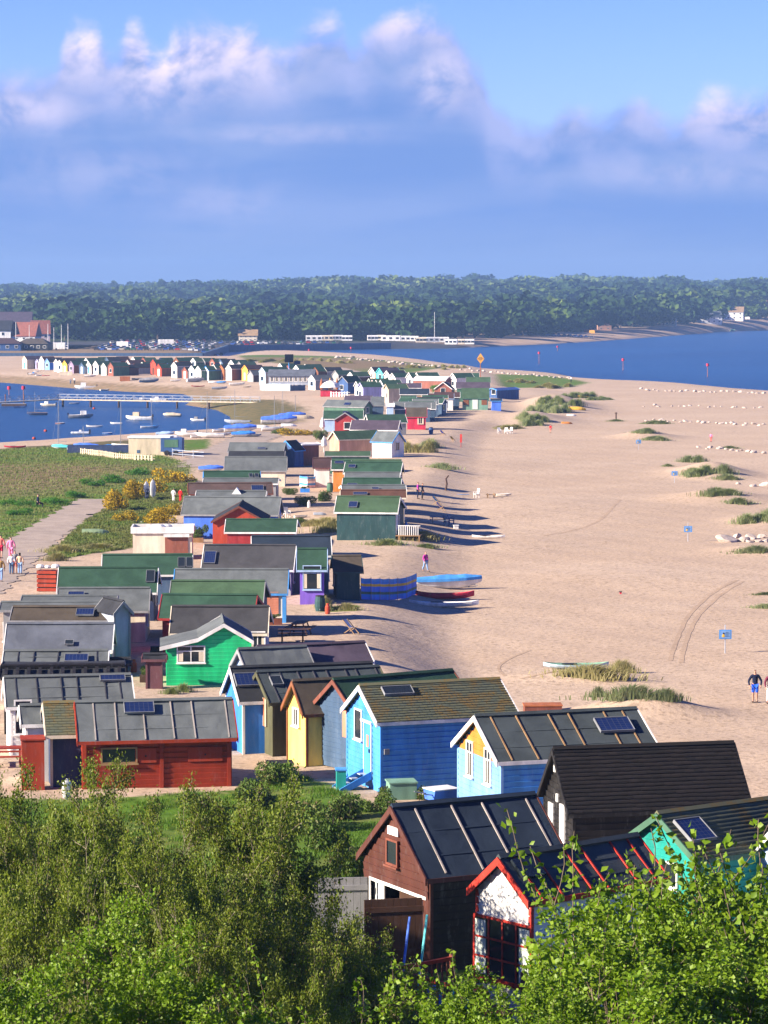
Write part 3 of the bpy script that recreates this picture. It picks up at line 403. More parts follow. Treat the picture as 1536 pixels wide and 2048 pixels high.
 {'x': -4.84, 'y': 605.75, 'z': 0.69, 'a': 24.6, 'L': 4.5, 'w': 1.27, 'd': 0.91, 'h': 3.7, 'label': 'lavender fronted narrow hut in the tight white cluster', 'roof': 'felt_green', 'wall': 'lavender', 'trim': 'lavender'},
 {'x': -3.23, 'y': 636.04, 'z': 0.71, 'a': 24.7, 'L': 4.5, 'w': 1.29, 'd': 0.94, 'h': 3.7, 'label': 'pale mint hut leading the tight white cluster', 'roof': T0, 'wall': 'mint', 'trim': 'mint'},
 {'x': -2.45, 'y': 625.32, 'z': 0.68, 'a': 24.6, 'L': 4.5, 'w': 1.28, 'd': 0.93, 'h': 3.7, 'label': 'white hut with pinkish door in the tight white cluster', 'roof': 'felt_green', 'wall': 'pinkwhite', 'trim': 'pinkwhite'},
 {'x': -1.67, 'y': 625.0, 'z': 0.68, 'a': 24.6, 'L': 4.5, 'w': 1.28, 'd': 0.93, 'h': 3.7, 'label': 'plain white hut in the middle of the tight white cluster', 'roof': T0, 'wall': 'white', 'trim': 'white'},
 {'x': -0.73, 'y': 624.14, 'z': 0.71, 'a': 24.6, 'L': 4.5, 'w': 1.28, 'd': 0.93, 'h': 3.7, 'label': 'brightest white hut at the seaward end of the tight white cluster', 'roof': 'felt_green', 'wall': 'white', 'trim': 'white'},
 {'x': 0.3, 'y': 593.81, 'z': 0.72, 'a': 24.5, 'L': 4.5, 'w': 1.26, 'd': 0.9, 'h': 3.7, 'label': 'beige narrow hut just past the tight white cluster', 'roof': T0, 'wall': 'beige', 'trim': 'beige'},
 {'x': -9.1, 'y': 650.78, 'z': 0.67, 'a': 50.3, 'L': 5.06, 'w': 1.64, 'd': 1.41, 'h': 3.9, 'label': 'dark green roofed hut with a shaded blue wall beside the terrace parasol', 'roof': 'felt_green', 'wall': 'blue_dark', 'trim': 'grey'},  # the wall's blue shadow is put into its dark paint
 {'x': 3.51, 'y': 500.75, 'z': 0.75, 'a': -0.6, 'L': 4.34, 'w': 1.51, 'd': 0.82, 'h': 3.1, 'label': 'grey roofed hut next to the crimson hut, facing the beach', 'roof': 'felt_grey', 'wall': 'slate_blue', 'trim': 'white'},  # this row's bluish wall paints carry the shade on the huts
 {'x': 4.17, 'y': 511.21, 'z': 0.73, 'a': -0.7, 'L': 4.43, 'w': 1.52, 'd': 0.84, 'h': 3.1, 'label': 'hut with pale door in the shaded row, second from the crimson hut', 'roof': T0, 'wall': 'slate_pale', 'trim': 'pale_blue', 'w2': 4.4},
 {'x': 4.95, 'y': 521.08, 'z': 0.75, 'a': -0.7, 'L': 4.51, 'w': 1.53, 'd': 0.85, 'h': 3.1, 'label': 'hut with shade-blue walls in the shaded row, third from the crimson hut', 'roof': 'felt_grey', 'wall': 'slate_blue', 'trim': 'white', 'w2': 4.4},
 {'x': 5.87, 'y': 533.4, 'z': 0.7, 'a': -0.7, 'L': 4.62, 'w': 1.54, 'd': 0.87, 'h': 3.1, 'label': 'hut with dark shade-blue walls in the middle of the shaded beach-facing row', 'roof': 'felt_dark', 'wall': 'blue_dark', 'trim': 'pale_blue', 'w2': 4.4},
 {'x': 6.88, 'y': 543.46, 'z': 0.74, 'a': -0.7, 'L': 4.71, 'w': 1.55, 'd': 0.88, 'h': 3.1, 'label': 'pale fronted hut past the middle of the shaded beach-facing row', 'roof': 'felt_green', 'wall': 'slate_pale', 'trim': 'white', 'w2': 4.4},
 {'x': 8.11, 'y': 553.46, 'z': 0.7, 'a': -0.7, 'L': 4.79, 'w': 1.56, 'd': 0.89, 'h': 3.1, 'label': 'white doored hut in the shaded row with a plum roof', 'roof': 'felt_plum', 'wall': 'white', 'trim': 'pale_blue', 'w2': 3.54},
 {'x': 9.33, 'y': 559.76, 'z': 0.78, 'a': -0.7, 'L': 4.85, 'w': 1.56, 'd': 0.9, 'h': 3.1, 'label': 'plum roofed hut closing the shaded row by the sea green hut', 'roof': 'felt_plum', 'wall': 'slate_blue', 'trim': 'white'},
 {'x': 19.56, 'y': 551.22, 'z': 0.65, 'a': -0.9, 'L': 2.11, 'w': 1.55, 'd': 0.37, 'h': 2.3, 'label': 'royal blue flat shelter beside the sea green hut', 'roof': 'felt_navy', 'wall': 'royal', 'trim': 'blue'},
 {'x': 22.38, 'y': 621.83, 'z': 0.61, 'a': 53.9, 'L': 8.61, 'w': 1.26, 'd': 0.38, 'h': 2.2, 'label': 'long low blue store beyond the sea green hut', 'roof': 'blue_roof', 'wall': 'blue_dark', 'trim': 'blue'},
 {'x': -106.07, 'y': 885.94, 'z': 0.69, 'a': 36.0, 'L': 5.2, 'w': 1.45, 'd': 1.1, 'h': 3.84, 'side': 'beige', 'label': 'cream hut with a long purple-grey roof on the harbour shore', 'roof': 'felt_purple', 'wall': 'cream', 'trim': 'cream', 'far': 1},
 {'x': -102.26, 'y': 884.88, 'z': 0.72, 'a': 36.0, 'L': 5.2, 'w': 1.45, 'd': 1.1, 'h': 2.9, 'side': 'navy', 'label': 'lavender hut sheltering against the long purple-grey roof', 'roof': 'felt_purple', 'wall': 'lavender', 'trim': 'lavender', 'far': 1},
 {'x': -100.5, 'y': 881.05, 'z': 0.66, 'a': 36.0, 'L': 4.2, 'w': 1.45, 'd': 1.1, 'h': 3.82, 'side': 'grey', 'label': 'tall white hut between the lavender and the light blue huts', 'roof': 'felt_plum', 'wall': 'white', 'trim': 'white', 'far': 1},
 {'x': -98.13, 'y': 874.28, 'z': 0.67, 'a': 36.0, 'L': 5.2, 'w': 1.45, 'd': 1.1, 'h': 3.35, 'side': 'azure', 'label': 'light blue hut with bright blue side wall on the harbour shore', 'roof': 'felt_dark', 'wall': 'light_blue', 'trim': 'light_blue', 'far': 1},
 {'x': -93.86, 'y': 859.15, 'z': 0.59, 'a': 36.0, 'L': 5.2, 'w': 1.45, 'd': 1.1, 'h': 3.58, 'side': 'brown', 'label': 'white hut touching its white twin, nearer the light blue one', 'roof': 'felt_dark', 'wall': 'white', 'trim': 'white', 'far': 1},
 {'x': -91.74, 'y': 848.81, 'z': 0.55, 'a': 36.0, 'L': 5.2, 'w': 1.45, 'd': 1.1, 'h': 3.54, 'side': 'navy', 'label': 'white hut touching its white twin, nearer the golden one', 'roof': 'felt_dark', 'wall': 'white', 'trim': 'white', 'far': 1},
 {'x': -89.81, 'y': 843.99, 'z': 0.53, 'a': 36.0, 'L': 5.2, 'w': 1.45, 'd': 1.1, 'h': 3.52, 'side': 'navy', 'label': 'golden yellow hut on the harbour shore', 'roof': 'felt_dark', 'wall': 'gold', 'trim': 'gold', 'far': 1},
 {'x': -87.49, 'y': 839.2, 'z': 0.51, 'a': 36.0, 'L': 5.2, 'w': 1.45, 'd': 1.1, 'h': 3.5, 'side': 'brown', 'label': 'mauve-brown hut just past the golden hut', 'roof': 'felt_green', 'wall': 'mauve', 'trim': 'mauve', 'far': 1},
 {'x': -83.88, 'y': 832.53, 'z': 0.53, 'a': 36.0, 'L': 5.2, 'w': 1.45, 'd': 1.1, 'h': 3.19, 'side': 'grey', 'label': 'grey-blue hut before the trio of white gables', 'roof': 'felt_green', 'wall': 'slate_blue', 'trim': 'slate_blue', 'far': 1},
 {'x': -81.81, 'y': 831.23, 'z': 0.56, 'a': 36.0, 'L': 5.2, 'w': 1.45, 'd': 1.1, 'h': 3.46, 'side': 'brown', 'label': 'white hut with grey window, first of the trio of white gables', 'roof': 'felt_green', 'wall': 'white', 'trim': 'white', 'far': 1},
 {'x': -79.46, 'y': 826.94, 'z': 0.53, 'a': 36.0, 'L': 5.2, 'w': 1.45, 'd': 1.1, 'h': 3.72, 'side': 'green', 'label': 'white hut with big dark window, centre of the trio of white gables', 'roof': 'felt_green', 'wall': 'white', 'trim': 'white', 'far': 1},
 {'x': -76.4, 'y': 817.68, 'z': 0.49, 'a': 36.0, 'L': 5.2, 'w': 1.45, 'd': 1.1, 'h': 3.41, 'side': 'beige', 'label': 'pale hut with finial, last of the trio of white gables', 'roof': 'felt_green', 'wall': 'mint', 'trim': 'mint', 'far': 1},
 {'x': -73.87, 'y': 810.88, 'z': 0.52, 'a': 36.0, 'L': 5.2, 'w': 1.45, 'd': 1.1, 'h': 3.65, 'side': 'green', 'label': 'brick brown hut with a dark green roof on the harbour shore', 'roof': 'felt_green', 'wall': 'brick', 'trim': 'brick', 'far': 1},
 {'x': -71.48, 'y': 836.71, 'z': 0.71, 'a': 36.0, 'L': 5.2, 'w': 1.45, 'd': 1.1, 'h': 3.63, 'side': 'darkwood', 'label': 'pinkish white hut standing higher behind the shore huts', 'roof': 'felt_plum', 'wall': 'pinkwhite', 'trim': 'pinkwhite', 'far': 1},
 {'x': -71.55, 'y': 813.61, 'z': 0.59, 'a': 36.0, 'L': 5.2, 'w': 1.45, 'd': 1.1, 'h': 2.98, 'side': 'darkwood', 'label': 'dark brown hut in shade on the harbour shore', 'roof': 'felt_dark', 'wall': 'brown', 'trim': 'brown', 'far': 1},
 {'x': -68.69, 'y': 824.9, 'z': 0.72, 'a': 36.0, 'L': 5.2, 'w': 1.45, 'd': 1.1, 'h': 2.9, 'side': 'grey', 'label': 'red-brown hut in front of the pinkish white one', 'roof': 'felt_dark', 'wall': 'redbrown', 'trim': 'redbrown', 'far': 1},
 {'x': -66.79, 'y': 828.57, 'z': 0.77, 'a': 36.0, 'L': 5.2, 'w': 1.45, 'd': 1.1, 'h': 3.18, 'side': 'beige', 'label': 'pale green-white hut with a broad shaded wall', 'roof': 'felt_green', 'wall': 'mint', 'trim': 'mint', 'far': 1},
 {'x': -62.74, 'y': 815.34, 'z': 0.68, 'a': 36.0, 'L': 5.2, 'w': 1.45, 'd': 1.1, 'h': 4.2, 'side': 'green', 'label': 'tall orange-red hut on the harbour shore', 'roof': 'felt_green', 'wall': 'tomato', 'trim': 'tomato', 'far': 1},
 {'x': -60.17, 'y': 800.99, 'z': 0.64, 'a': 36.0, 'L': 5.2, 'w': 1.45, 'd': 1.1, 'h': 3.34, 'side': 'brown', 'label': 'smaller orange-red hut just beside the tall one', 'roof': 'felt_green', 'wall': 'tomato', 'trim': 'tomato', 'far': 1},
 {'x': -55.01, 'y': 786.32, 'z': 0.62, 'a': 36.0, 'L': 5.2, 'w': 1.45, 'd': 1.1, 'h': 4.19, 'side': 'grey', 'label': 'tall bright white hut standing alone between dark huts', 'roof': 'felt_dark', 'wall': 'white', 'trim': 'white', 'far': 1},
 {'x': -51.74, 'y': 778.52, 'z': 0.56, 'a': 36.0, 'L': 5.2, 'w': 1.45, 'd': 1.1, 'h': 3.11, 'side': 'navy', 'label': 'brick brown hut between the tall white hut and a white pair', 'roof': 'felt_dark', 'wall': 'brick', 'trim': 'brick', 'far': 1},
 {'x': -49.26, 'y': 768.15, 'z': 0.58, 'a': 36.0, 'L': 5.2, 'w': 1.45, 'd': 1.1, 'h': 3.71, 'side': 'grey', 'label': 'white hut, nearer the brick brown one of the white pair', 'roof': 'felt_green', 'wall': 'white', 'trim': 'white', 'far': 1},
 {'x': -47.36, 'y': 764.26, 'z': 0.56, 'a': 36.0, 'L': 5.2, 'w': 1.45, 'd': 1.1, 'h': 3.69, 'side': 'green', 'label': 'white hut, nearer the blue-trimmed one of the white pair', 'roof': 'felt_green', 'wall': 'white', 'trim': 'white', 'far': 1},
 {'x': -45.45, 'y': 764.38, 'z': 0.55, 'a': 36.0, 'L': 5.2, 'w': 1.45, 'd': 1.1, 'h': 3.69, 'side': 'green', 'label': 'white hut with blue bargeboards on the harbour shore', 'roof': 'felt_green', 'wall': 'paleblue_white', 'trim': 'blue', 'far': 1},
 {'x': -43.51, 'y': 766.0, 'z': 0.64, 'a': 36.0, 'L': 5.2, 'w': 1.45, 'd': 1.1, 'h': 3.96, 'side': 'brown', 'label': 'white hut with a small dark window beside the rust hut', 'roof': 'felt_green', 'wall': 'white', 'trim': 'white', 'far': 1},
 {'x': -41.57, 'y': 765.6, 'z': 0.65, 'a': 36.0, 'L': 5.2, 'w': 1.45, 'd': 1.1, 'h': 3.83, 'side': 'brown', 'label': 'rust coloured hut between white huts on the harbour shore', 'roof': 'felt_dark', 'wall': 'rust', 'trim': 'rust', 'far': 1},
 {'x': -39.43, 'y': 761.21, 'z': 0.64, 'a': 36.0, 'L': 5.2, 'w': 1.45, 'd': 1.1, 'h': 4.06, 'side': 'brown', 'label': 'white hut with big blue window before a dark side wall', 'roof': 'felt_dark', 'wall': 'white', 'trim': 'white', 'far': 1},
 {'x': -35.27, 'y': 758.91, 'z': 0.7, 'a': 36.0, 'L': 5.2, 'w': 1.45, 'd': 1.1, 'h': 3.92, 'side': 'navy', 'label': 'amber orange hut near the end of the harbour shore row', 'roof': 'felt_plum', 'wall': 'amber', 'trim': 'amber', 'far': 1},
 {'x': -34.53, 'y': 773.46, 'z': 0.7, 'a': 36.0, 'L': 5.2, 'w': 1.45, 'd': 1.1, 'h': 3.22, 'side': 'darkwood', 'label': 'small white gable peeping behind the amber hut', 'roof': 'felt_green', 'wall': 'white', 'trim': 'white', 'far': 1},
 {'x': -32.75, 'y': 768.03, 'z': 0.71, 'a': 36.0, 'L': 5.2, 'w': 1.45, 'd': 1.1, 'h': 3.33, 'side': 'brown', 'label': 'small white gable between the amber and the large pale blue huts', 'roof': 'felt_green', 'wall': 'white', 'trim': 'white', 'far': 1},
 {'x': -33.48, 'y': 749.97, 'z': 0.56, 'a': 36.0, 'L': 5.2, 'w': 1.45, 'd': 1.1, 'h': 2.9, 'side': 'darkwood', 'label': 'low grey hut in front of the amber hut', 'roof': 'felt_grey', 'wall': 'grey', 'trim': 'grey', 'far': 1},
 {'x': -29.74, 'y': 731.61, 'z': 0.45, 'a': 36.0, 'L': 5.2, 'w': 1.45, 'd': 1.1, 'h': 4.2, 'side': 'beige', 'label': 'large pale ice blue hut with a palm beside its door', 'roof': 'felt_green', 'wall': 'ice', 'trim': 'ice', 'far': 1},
 {'x': -16.46, 'y': 681.5, 'z': 0.61, 'a': 36.0, 'L': 5.2, 'w': 1.45, 'd': 1.1, 'h': 3.41, 'side': 'grey', 'label': 'white hut with dark windows at the end of the cafe', 'roof': 'felt_grey', 'wall': 'white', 'trim': 'white', 'far': 1},
 {'x': -59.1, 'y': 887.31, 'z': 1.25, 'a': 36.0, 'L': 5.2, 'w': 1.45, 'd': 1.1, 'h': 2.9, 'side': 'grey', 'label': 'white gable set back above the shore huts', 'roof': 'felt_green', 'wall': 'white', 'trim': 'white', 'far': 1},
 {'x': -75.49, 'y': 903.13, 'z': 1.05, 'a': 36.0, 'L': 4.2, 'w': 1.45, 'd': 1.1, 'h': 2.9, 'side': 'green', 'label': 'tiny white gable set back behind the pinkish hut', 'roof': 'felt_green', 'wall': 'white', 'trim': 'white', 'far': 1},
 {'x': -28.41, 'y': 820.26, 'z': 0.83, 'a': 36.0, 'L': 5.2, 'w': 1.45, 'd': 1.1, 'h': 2.9, 'side': 'darkwood', 'label': 'tiny white gable behind the cafe roof', 'roof': 'felt_green', 'wall': 'white', 'trim': 'white', 'far': 1},
 {'x': -21.35, 'y': 811.47, 'z': 0.78, 'a': 36.0, 'L': 5.2, 'w': 1.45, 'd': 1.1, 'h': 2.9, 'side': 'darkwood', 'label': 'tiny white gable behind the end of the cafe roof', 'roof': 'felt_green', 'wall': 'white', 'trim': 'white', 'far': 1},
 {'x': -15.52, 'y': 776.58, 'z': 0.74, 'a': 36.0, 'L': 5.2, 'w': 1.45, 'd': 1.1, 'h': 2.9, 'side': 'grey', 'label': 'white-ended dark roof beside the pale track', 'roof': 'felt_dark', 'wall': 'white', 'trim': 'white', 'far': 1},
 {'x': -58.67, 'y': 813.64, 'z': 0.72, 'a': 36.0, 'L': 5.2, 'w': 1.45, 'd': 1.1, 'h': 3.25, 'side': 'darkwood', 'label': 'dark blue hut in shade before the tall bright white hut', 'roof': 'felt_dark', 'wall': 'blue_dark', 'trim': 'blue_dark', 'far': 1},
 {'x': -37.94, 'y': 764.29, 'z': 0.68, 'a': 36.0, 'L': 5.2, 'w': 1.45, 'd': 1.1, 'h': 3.31, 'side': 'darkwood', 'label': 'dark blue-sided hut just before the amber hut', 'roof': 'felt_dark', 'wall': 'blue_dark', 'trim': 'blue_dark', 'far': 1},
 {'x': -25.82, 'y': 803.33, 'z': 0.71, 'a': 36.0, 'L': 5.2, 'w': 1.45, 'd': 1.1, 'h': 2.9, 'side': 'darkwood', 'label': 'brick hut set back behind the cafe roof', 'roof': 'felt_green', 'wall': 'brick', 'trim': 'brick', 'far': 1},
 {'x': -92.0, 'y': 894.05, 'z': 0.8, 'a': 36.0, 'L': 4.2, 'w': 1.45, 'd': 1.1, 'h': 2.98, 'side': 'darkwood', 'label': 'brown hut set back behind the mauve one', 'roof': 'felt_green', 'wall': 'brown', 'trim': 'brown', 'far': 1},
 {'x': -85.13, 'y': 892.22, 'z': 0.84, 'a': 36.0, 'L': 4.2, 'w': 1.45, 'd': 1.1, 'h': 3.27, 'side': 'darkwood', 'label': 'beige hut set back behind the trio of white gables', 'roof': T0, 'wall': 'beige', 'trim': 'beige', 'far': 1},
 {'x': -79.86, 'y': 894.72, 'z': 0.94, 'a': 36.0, 'L': 4.2, 'w': 1.45, 'd': 1.1, 'h': 3.28, 'side': 'brown', 'label': 'grey hut with rounded plum roof set back from the shore', 'roof': 'felt_plum', 'wall': 'grey', 'trim': 'grey', 'far': 1},
 {'x': -52.9, 'y': 875.18, 'z': 1.23, 'a': 36.0, 'L': 4.2, 'w': 1.45, 'd': 1.1, 'h': 2.92, 'side': 'darkwood', 'label': 'grey hut set back in the second row near the dune', 'roof': T0, 'wall': 'grey', 'trim': 'grey', 'far': 1},
 {'x': -47.41, 'y': 867.98, 'z': 1.1, 'a': 36.0, 'L': 5.2, 'w': 1.45, 'd': 1.1, 'h': 2.9, 'side': 'darkwood', 'label': 'slate blue hut set back in the second row near the dune', 'roof': 'felt_dark', 'wall': 'slate_blue', 'trim': 'slate_blue', 'far': 1},
 {'x': -66.12, 'y': 886.32, 'z': 1.13, 'a': 36.0, 'L': 4.2, 'w': 1.45, 'd': 1.1, 'h': 2.9, 'side': 'darkwood', 'label': 'navy hut set back behind the tall orange-red one', 'roof': 'felt_green', 'wall': 'navy', 'trim': 'navy', 'far': 1},
 {'x': -105.7, 'y': 896.56, 'z': 0.75, 'a': 36.0, 'L': 5.2, 'w': 1.45, 'd': 1.1, 'h': 2.9, 'side': 'darkwood', 'label': 'dark green hut set back behind the cream one', 'roof': 'felt_green', 'wall': 'green', 'trim': 'green', 'far': 1},
 {'x': -100.3, 'y': 901.71, 'z': 0.78, 'a': 36.0, 'L': 4.2, 'w': 1.45, 'd': 1.1, 'h': 3.01, 'side': 'darkwood', 'label': 'dark timber hut set back behind the light blue one', 'roof': 'felt_dark', 'wall': 'darkwood', 'trim': 'darkwood', 'far': 1},
 {'x': -95.15, 'y': 888.69, 'z': 0.78, 'a': 36.0, 'L': 4.2, 'w': 1.45, 'd': 1.1, 'h': 3.11, 'side': 'darkwood', 'label': 'beige hut set back just behind the golden one', 'roof': 'felt_plum', 'wall': 'beige', 'trim': 'beige', 'far': 1},
 {'x': -88.07, 'y': 887.41, 'z': 0.81, 'a': 36.0, 'L': 4.2, 'w': 1.45, 'd': 1.1, 'h': 3.11, 'side': 'brown', 'label': 'white hut set back behind the grey-blue one', 'roof': 'felt_green', 'wall': 'white', 'trim': 'white', 'far': 1},
 {'x': -82.39, 'y': 891.47, 'z': 0.86, 'a': 36.0, 'L': 4.2, 'w': 1.45, 'd': 1.1, 'h': 3.27, 'side': 'grey', 'label': 'slate hut set back behind the last of the trio', 'roof': 'felt_dark', 'wall': 'slate_blue', 'trim': 'slate_blue', 'far': 1},
 {'x': -71.03, 'y': 884.93, 'z': 1.01, 'a': 36.0, 'L': 4.2, 'w': 1.45, 'd': 1.1, 'h': 3.1, 'side': 'green', 'label': 'brick hut set back behind the pale green-white one', 'roof': T0, 'wall': 'brick', 'trim': 'brick', 'far': 1},
 {'x': -60.94, 'y': 879.67, 'z': 1.13, 'a': 36.0, 'L': 4.2, 'w': 1.45, 'd': 1.1, 'h': 3.08, 'side': 'brown', 'label': 'brown hut set back behind the tall bright white one', 'roof': 'felt_green', 'wall': 'brown', 'trim': 'brown', 'far': 1},
 {'x': -55.6, 'y': 874.01, 'z': 1.11, 'a': 36.0, 'L': 4.2, 'w': 1.45, 'd': 1.1, 'h': 3.06, 'side': 'green', 'label': 'white hut set back behind the white pair', 'roof': T0, 'wall': 'white', 'trim': 'white', 'far': 1},
 {'x': -49.74, 'y': 868.35, 'z': 1.1, 'a': 36.0, 'L': 5.2, 'w': 1.45, 'd': 1.1, 'h': 3.04, 'side': 'navy', 'label': 'brick hut set back behind the hut with a small dark window', 'roof': 'felt_green', 'wall': 'brick', 'trim': 'brick', 'far': 1},
 {'x': -43.47, 'y': 853.16, 'z': 1.02, 'a': 36.0, 'L': 5.2, 'w': 1.45, 'd': 1.1, 'h': 2.99, 'side': 'brown', 'label': 'white hut set back behind the dark blue-sided one', 'roof': 'felt_green', 'wall': 'white', 'trim': 'white', 'far': 1},
 {'x': -40.68, 'y': 842.28, 'z': 0.85, 'a': 36.0, 'L': 5.2, 'w': 1.45, 'd': 1.1, 'h': 2.95, 'side': 'grey', 'label': 'grey hut set back at the dune end of the second row', 'roof': T0, 'wall': 'grey', 'trim': 'grey', 'far': 1},
 {'x': -23.49, 'y': 801.4, 'z': 0.76, 'a': 36.0, 'L': 5.2, 'w': 1.45, 'd': 1.1, 'h': 2.9, 'side': 'brown', 'label': 'white hut set back beside the cafe roof ridge', 'roof': 'felt_green', 'wall': 'white', 'trim': 'white', 'far': 1},
 {'x': -17.81, 'y': 775.03, 'z': 0.78, 'a': 36.0, 'L': 5.2, 'w': 1.45, 'd': 1.1, 'h': 2.9, 'side': 'darkwood', 'label': 'brown hut between the cafe and the pale track', 'roof': 'felt_green', 'wall': 'brown', 'trim': 'brown', 'far': 1},
 {'x': -12.12, 'y': 742.63, 'z': 0.76, 'a': 36.0, 'L': 5.2, 'w': 1.45, 'd': 1.1, 'h': 2.9, 'side': 'darkwood', 'label': 'grey hut by the bend of the pale track', 'roof': 'felt_green', 'wall': 'grey', 'trim': 'grey', 'far': 1},
 {'x': -8.21, 'y': 725.17, 'z': 0.76, 'a': 36.0, 'L': 5.2, 'w': 1.45, 'd': 1.1, 'h': 2.9, 'side': 'darkwood', 'label': 'white hut behind the shaded blue wall', 'roof': T0, 'wall': 'white', 'trim': 'white', 'far': 1},
 {'x': -29.67, 'y': 781.17, 'z': 0.75, 'a': 36.0, 'L': 5.2, 'w': 1.45, 'd': 1.1, 'h': 2.9, 'side': 'darkwood', 'label': 'navy hut set back between the ice blue hut and the cafe', 'roof': 'felt_green', 'wall': 'navy', 'trim': 'navy', 'far': 1},
]
GRASS = [
 ([(-68.57, 403.7), (-52.36, 408.66), (-44.24, 415.66), (-34.33, 405.05), (-28.46, 389.44), (-23.54, 368.19), (-22.29, 337.16), (-22.28, 304.51), (-28.79, 303.47), (-28.41, 275.1), (-30.2, 255.13), (-35.89, 247.29), (-44.21, 247.57)], 5.0),
 ([(-21.0, 337.24), (-28.05, 295.59), (-26.84, 247.73), (-27.7, 242.49), (-25.55, 232.13), (-22.81, 240.07), (-20.36, 244.52), (-20.14, 295.43)], 3.0),
 ([(-5.4, 111.47), (-4.1, 117.18), (-1.46, 111.2), (0.04, 105.55), (2.41, 108.65), (2.9, 106.41), (2.22, 100.04), (-0.12, 88.91), (-2.41, 85.1), (-5.06, 81.52), (-7.82, 81.5), (-13.92, 85.23), (-17.76, 109.06), (-10.44, 109.28)], 3.0),
 ([(-80, -40), (-60, 100), (-25, 104), (-12, 98), (2, 92), (9, 80), (20, 70), (80, 60), (80, -40)], 4.0),
 ([(-56.99, 1148.89), (-13.97, 1075.72), (3.67, 1003.29), (19.97, 908.56), (7.25, 837.23), (-18.1, 849.07), (-42.65, 955.85)], 10.0),
 ([(31.65, 856.16), (46.89, 847.93), (52.6, 766.41), (44.86, 723.81), (27.72, 717.17)], 10.0),
 ([(-29.61, 435.02), (-25.35, 436.8), (-23.87, 408.8), (-27.07, 402.58)], 4.0),
 ([(-4.15, 193.84), (-1.57, 195.78), (-1.54, 191.46), (-4.09, 190.92)], 1.5),
]
NOGRASS = [
 ([(-2.85, 75.6), (-0.1, 75.86), (-0.1, 72.08), (-3.27, 72.11)], 2.0),
]
BROWN = [
 ([(-60.6, 375.1), (-47.8, 372.91), (-26.97, 368.96), (-28.6, 337.19), (-34.14, 315.51), (-39.93, 311.3), (-50.33, 311.31)], 14.0),
 ([(-51.23, 1068.58), (-13.69, 1054.22), (16.95, 909.12), (-9.64, 851.71), (-31.04, 896.25)], 20.0),
]
MUD = [
 ([(-46.54, 693.06), (-36.81, 653.61), (-21.69, 625.78), (-15.27, 579.93), (-14.1, 503.38), (-20.41, 493.65), (-28.68, 551.28), (-34.99, 621.09)], 10.0),
 ([(-52.55, 410.15), (-36.94, 435.97), (-32.34, 432.82), (-40.62, 400.44), (-50.65, 395.25)], 5.0),
]
PATHS = [
 ([(-28.23, 203.68), (-28.9, 227.89), (-29.48, 252.58), (-29.45, 271.97), (-29.13, 291.55), (-28.89, 304.46)], 4.2),
 ([(-21.95, 362.27), (-21.82, 386.85), (-20.61, 414.5), (-18.5, 447.16), (-13.04, 465.38)], 6.5),
 ([(-16.54, 879.12), (-10.95, 843.19), (-3.54, 759.72)], 9.0),
]
NEAR_TREES = [
 ('birch', 0, 3.66, 47, 0.68, 0.81, 10, 'light green birch rising in front of the scarlet-edged white hut', T1),
 ('birch', 1, 5.0, 46, 0.98, 0.82, 60, 'light green birch in front of the teal hut', T1),
 ('birch', 2, 3.65, 42, 0.89, 0.72, 200, 'light green birch standing lower, in front between its two taller neighbours', T1),
 ('birch', 0, 6.03, 44, 0.55, 0.74, 120, 'light green birch cut off by the picture edge below the pale lilac hut', T1),
 ('birch', 1, 1.65, 41, 0.56, 0.54, 300, 'low spreading birch below the brown deck railing', T1),
 ('birch', 2, 4.93, 41, 0.81, 0.63, 30, 'light green birch at the foot of the slope under the teal hut', T1),
 ('birch', 2, -5.19, 44, 0.7, 0.66, 80, 'low leafy birch at the bottom corner below the sallow trees', T1),
 ('birch', 0, -3.43, 43, 0.62, 0.62, 150, 'low leafy birch beside the one at the bottom corner', T1),
 ('sapling', 0, -0.87, 46, 0.99, 0.99, 0, 'thin whippy sapling by the bare path patch', T1),
 ('sapling', 1, 0.84, 45, 1.03, 1.03, 40, 'thin sapling with upright shoots beneath the deck railing', T1),
 ('sapling', 0, 3.62, 46, 1.59, 1.59, 90, 'whippy sapling reaching up over the teal hut roof', T1),
 ('sapling', 1, 5.23, 45, 1.65, 1.65, 10, 'tallest whippy sapling, against the black shingles by the lilac hut', T1),
 ('sapling', 0, 4.21, 45, 1.52, 1.52, 200, 'whippy sapling in front of the teal gable', T1),
 ('sallow', 0, -4.18, 70, 0.83, 1.26, 0, 'large sallow tree with a bare forked trunk in the middle of the thicket', T2),
 ('sallow', 1, -6.33, 74, 0.66, 1.15, 40, 'sallow tree in front of the red-brown shed window', T2),
 ('sallow', 2, -8.5, 72, 0.73, 1.19, 80, 'sallow tree at the picture edge below the picnic table', T2),
 ('sallow', 0, -1.85, 66, 0.59, 0.93, 200, 'lower sallow tree leaning toward the open boat shed', T2),
 ('sallow', 1, -6.49, 64, 0.63, 1.23, 120, 'shaded sallow tree at the front of the thicket with a grey post behind', T2),
 ('sallow', 2, -2.43, 64, 0.69, 0.92, 300, 'low front sallow with trailing bare branches', T2),
 ('sallow', 2, -4.79, 68, 0.65, 1.15, 250, 'sallow tree filling in front of the red-brown shed corner', T2),
 ('sallow', 1, -8.67, 66, 0.59, 1.31, 10, 'sallow tree mostly outside the picture edge beyond the shaded one', T2),
 ('sallow', 2, -4.53, 62, 0.59, 1.23, 70, 'sallow tree in the heart of the thicket below the red-brown shed', T2),
 ('sallow', 0, -2.98, 60, 0.54, 1.0, 170, 'low sallow tree above the bottom leafy birches', T2),
]
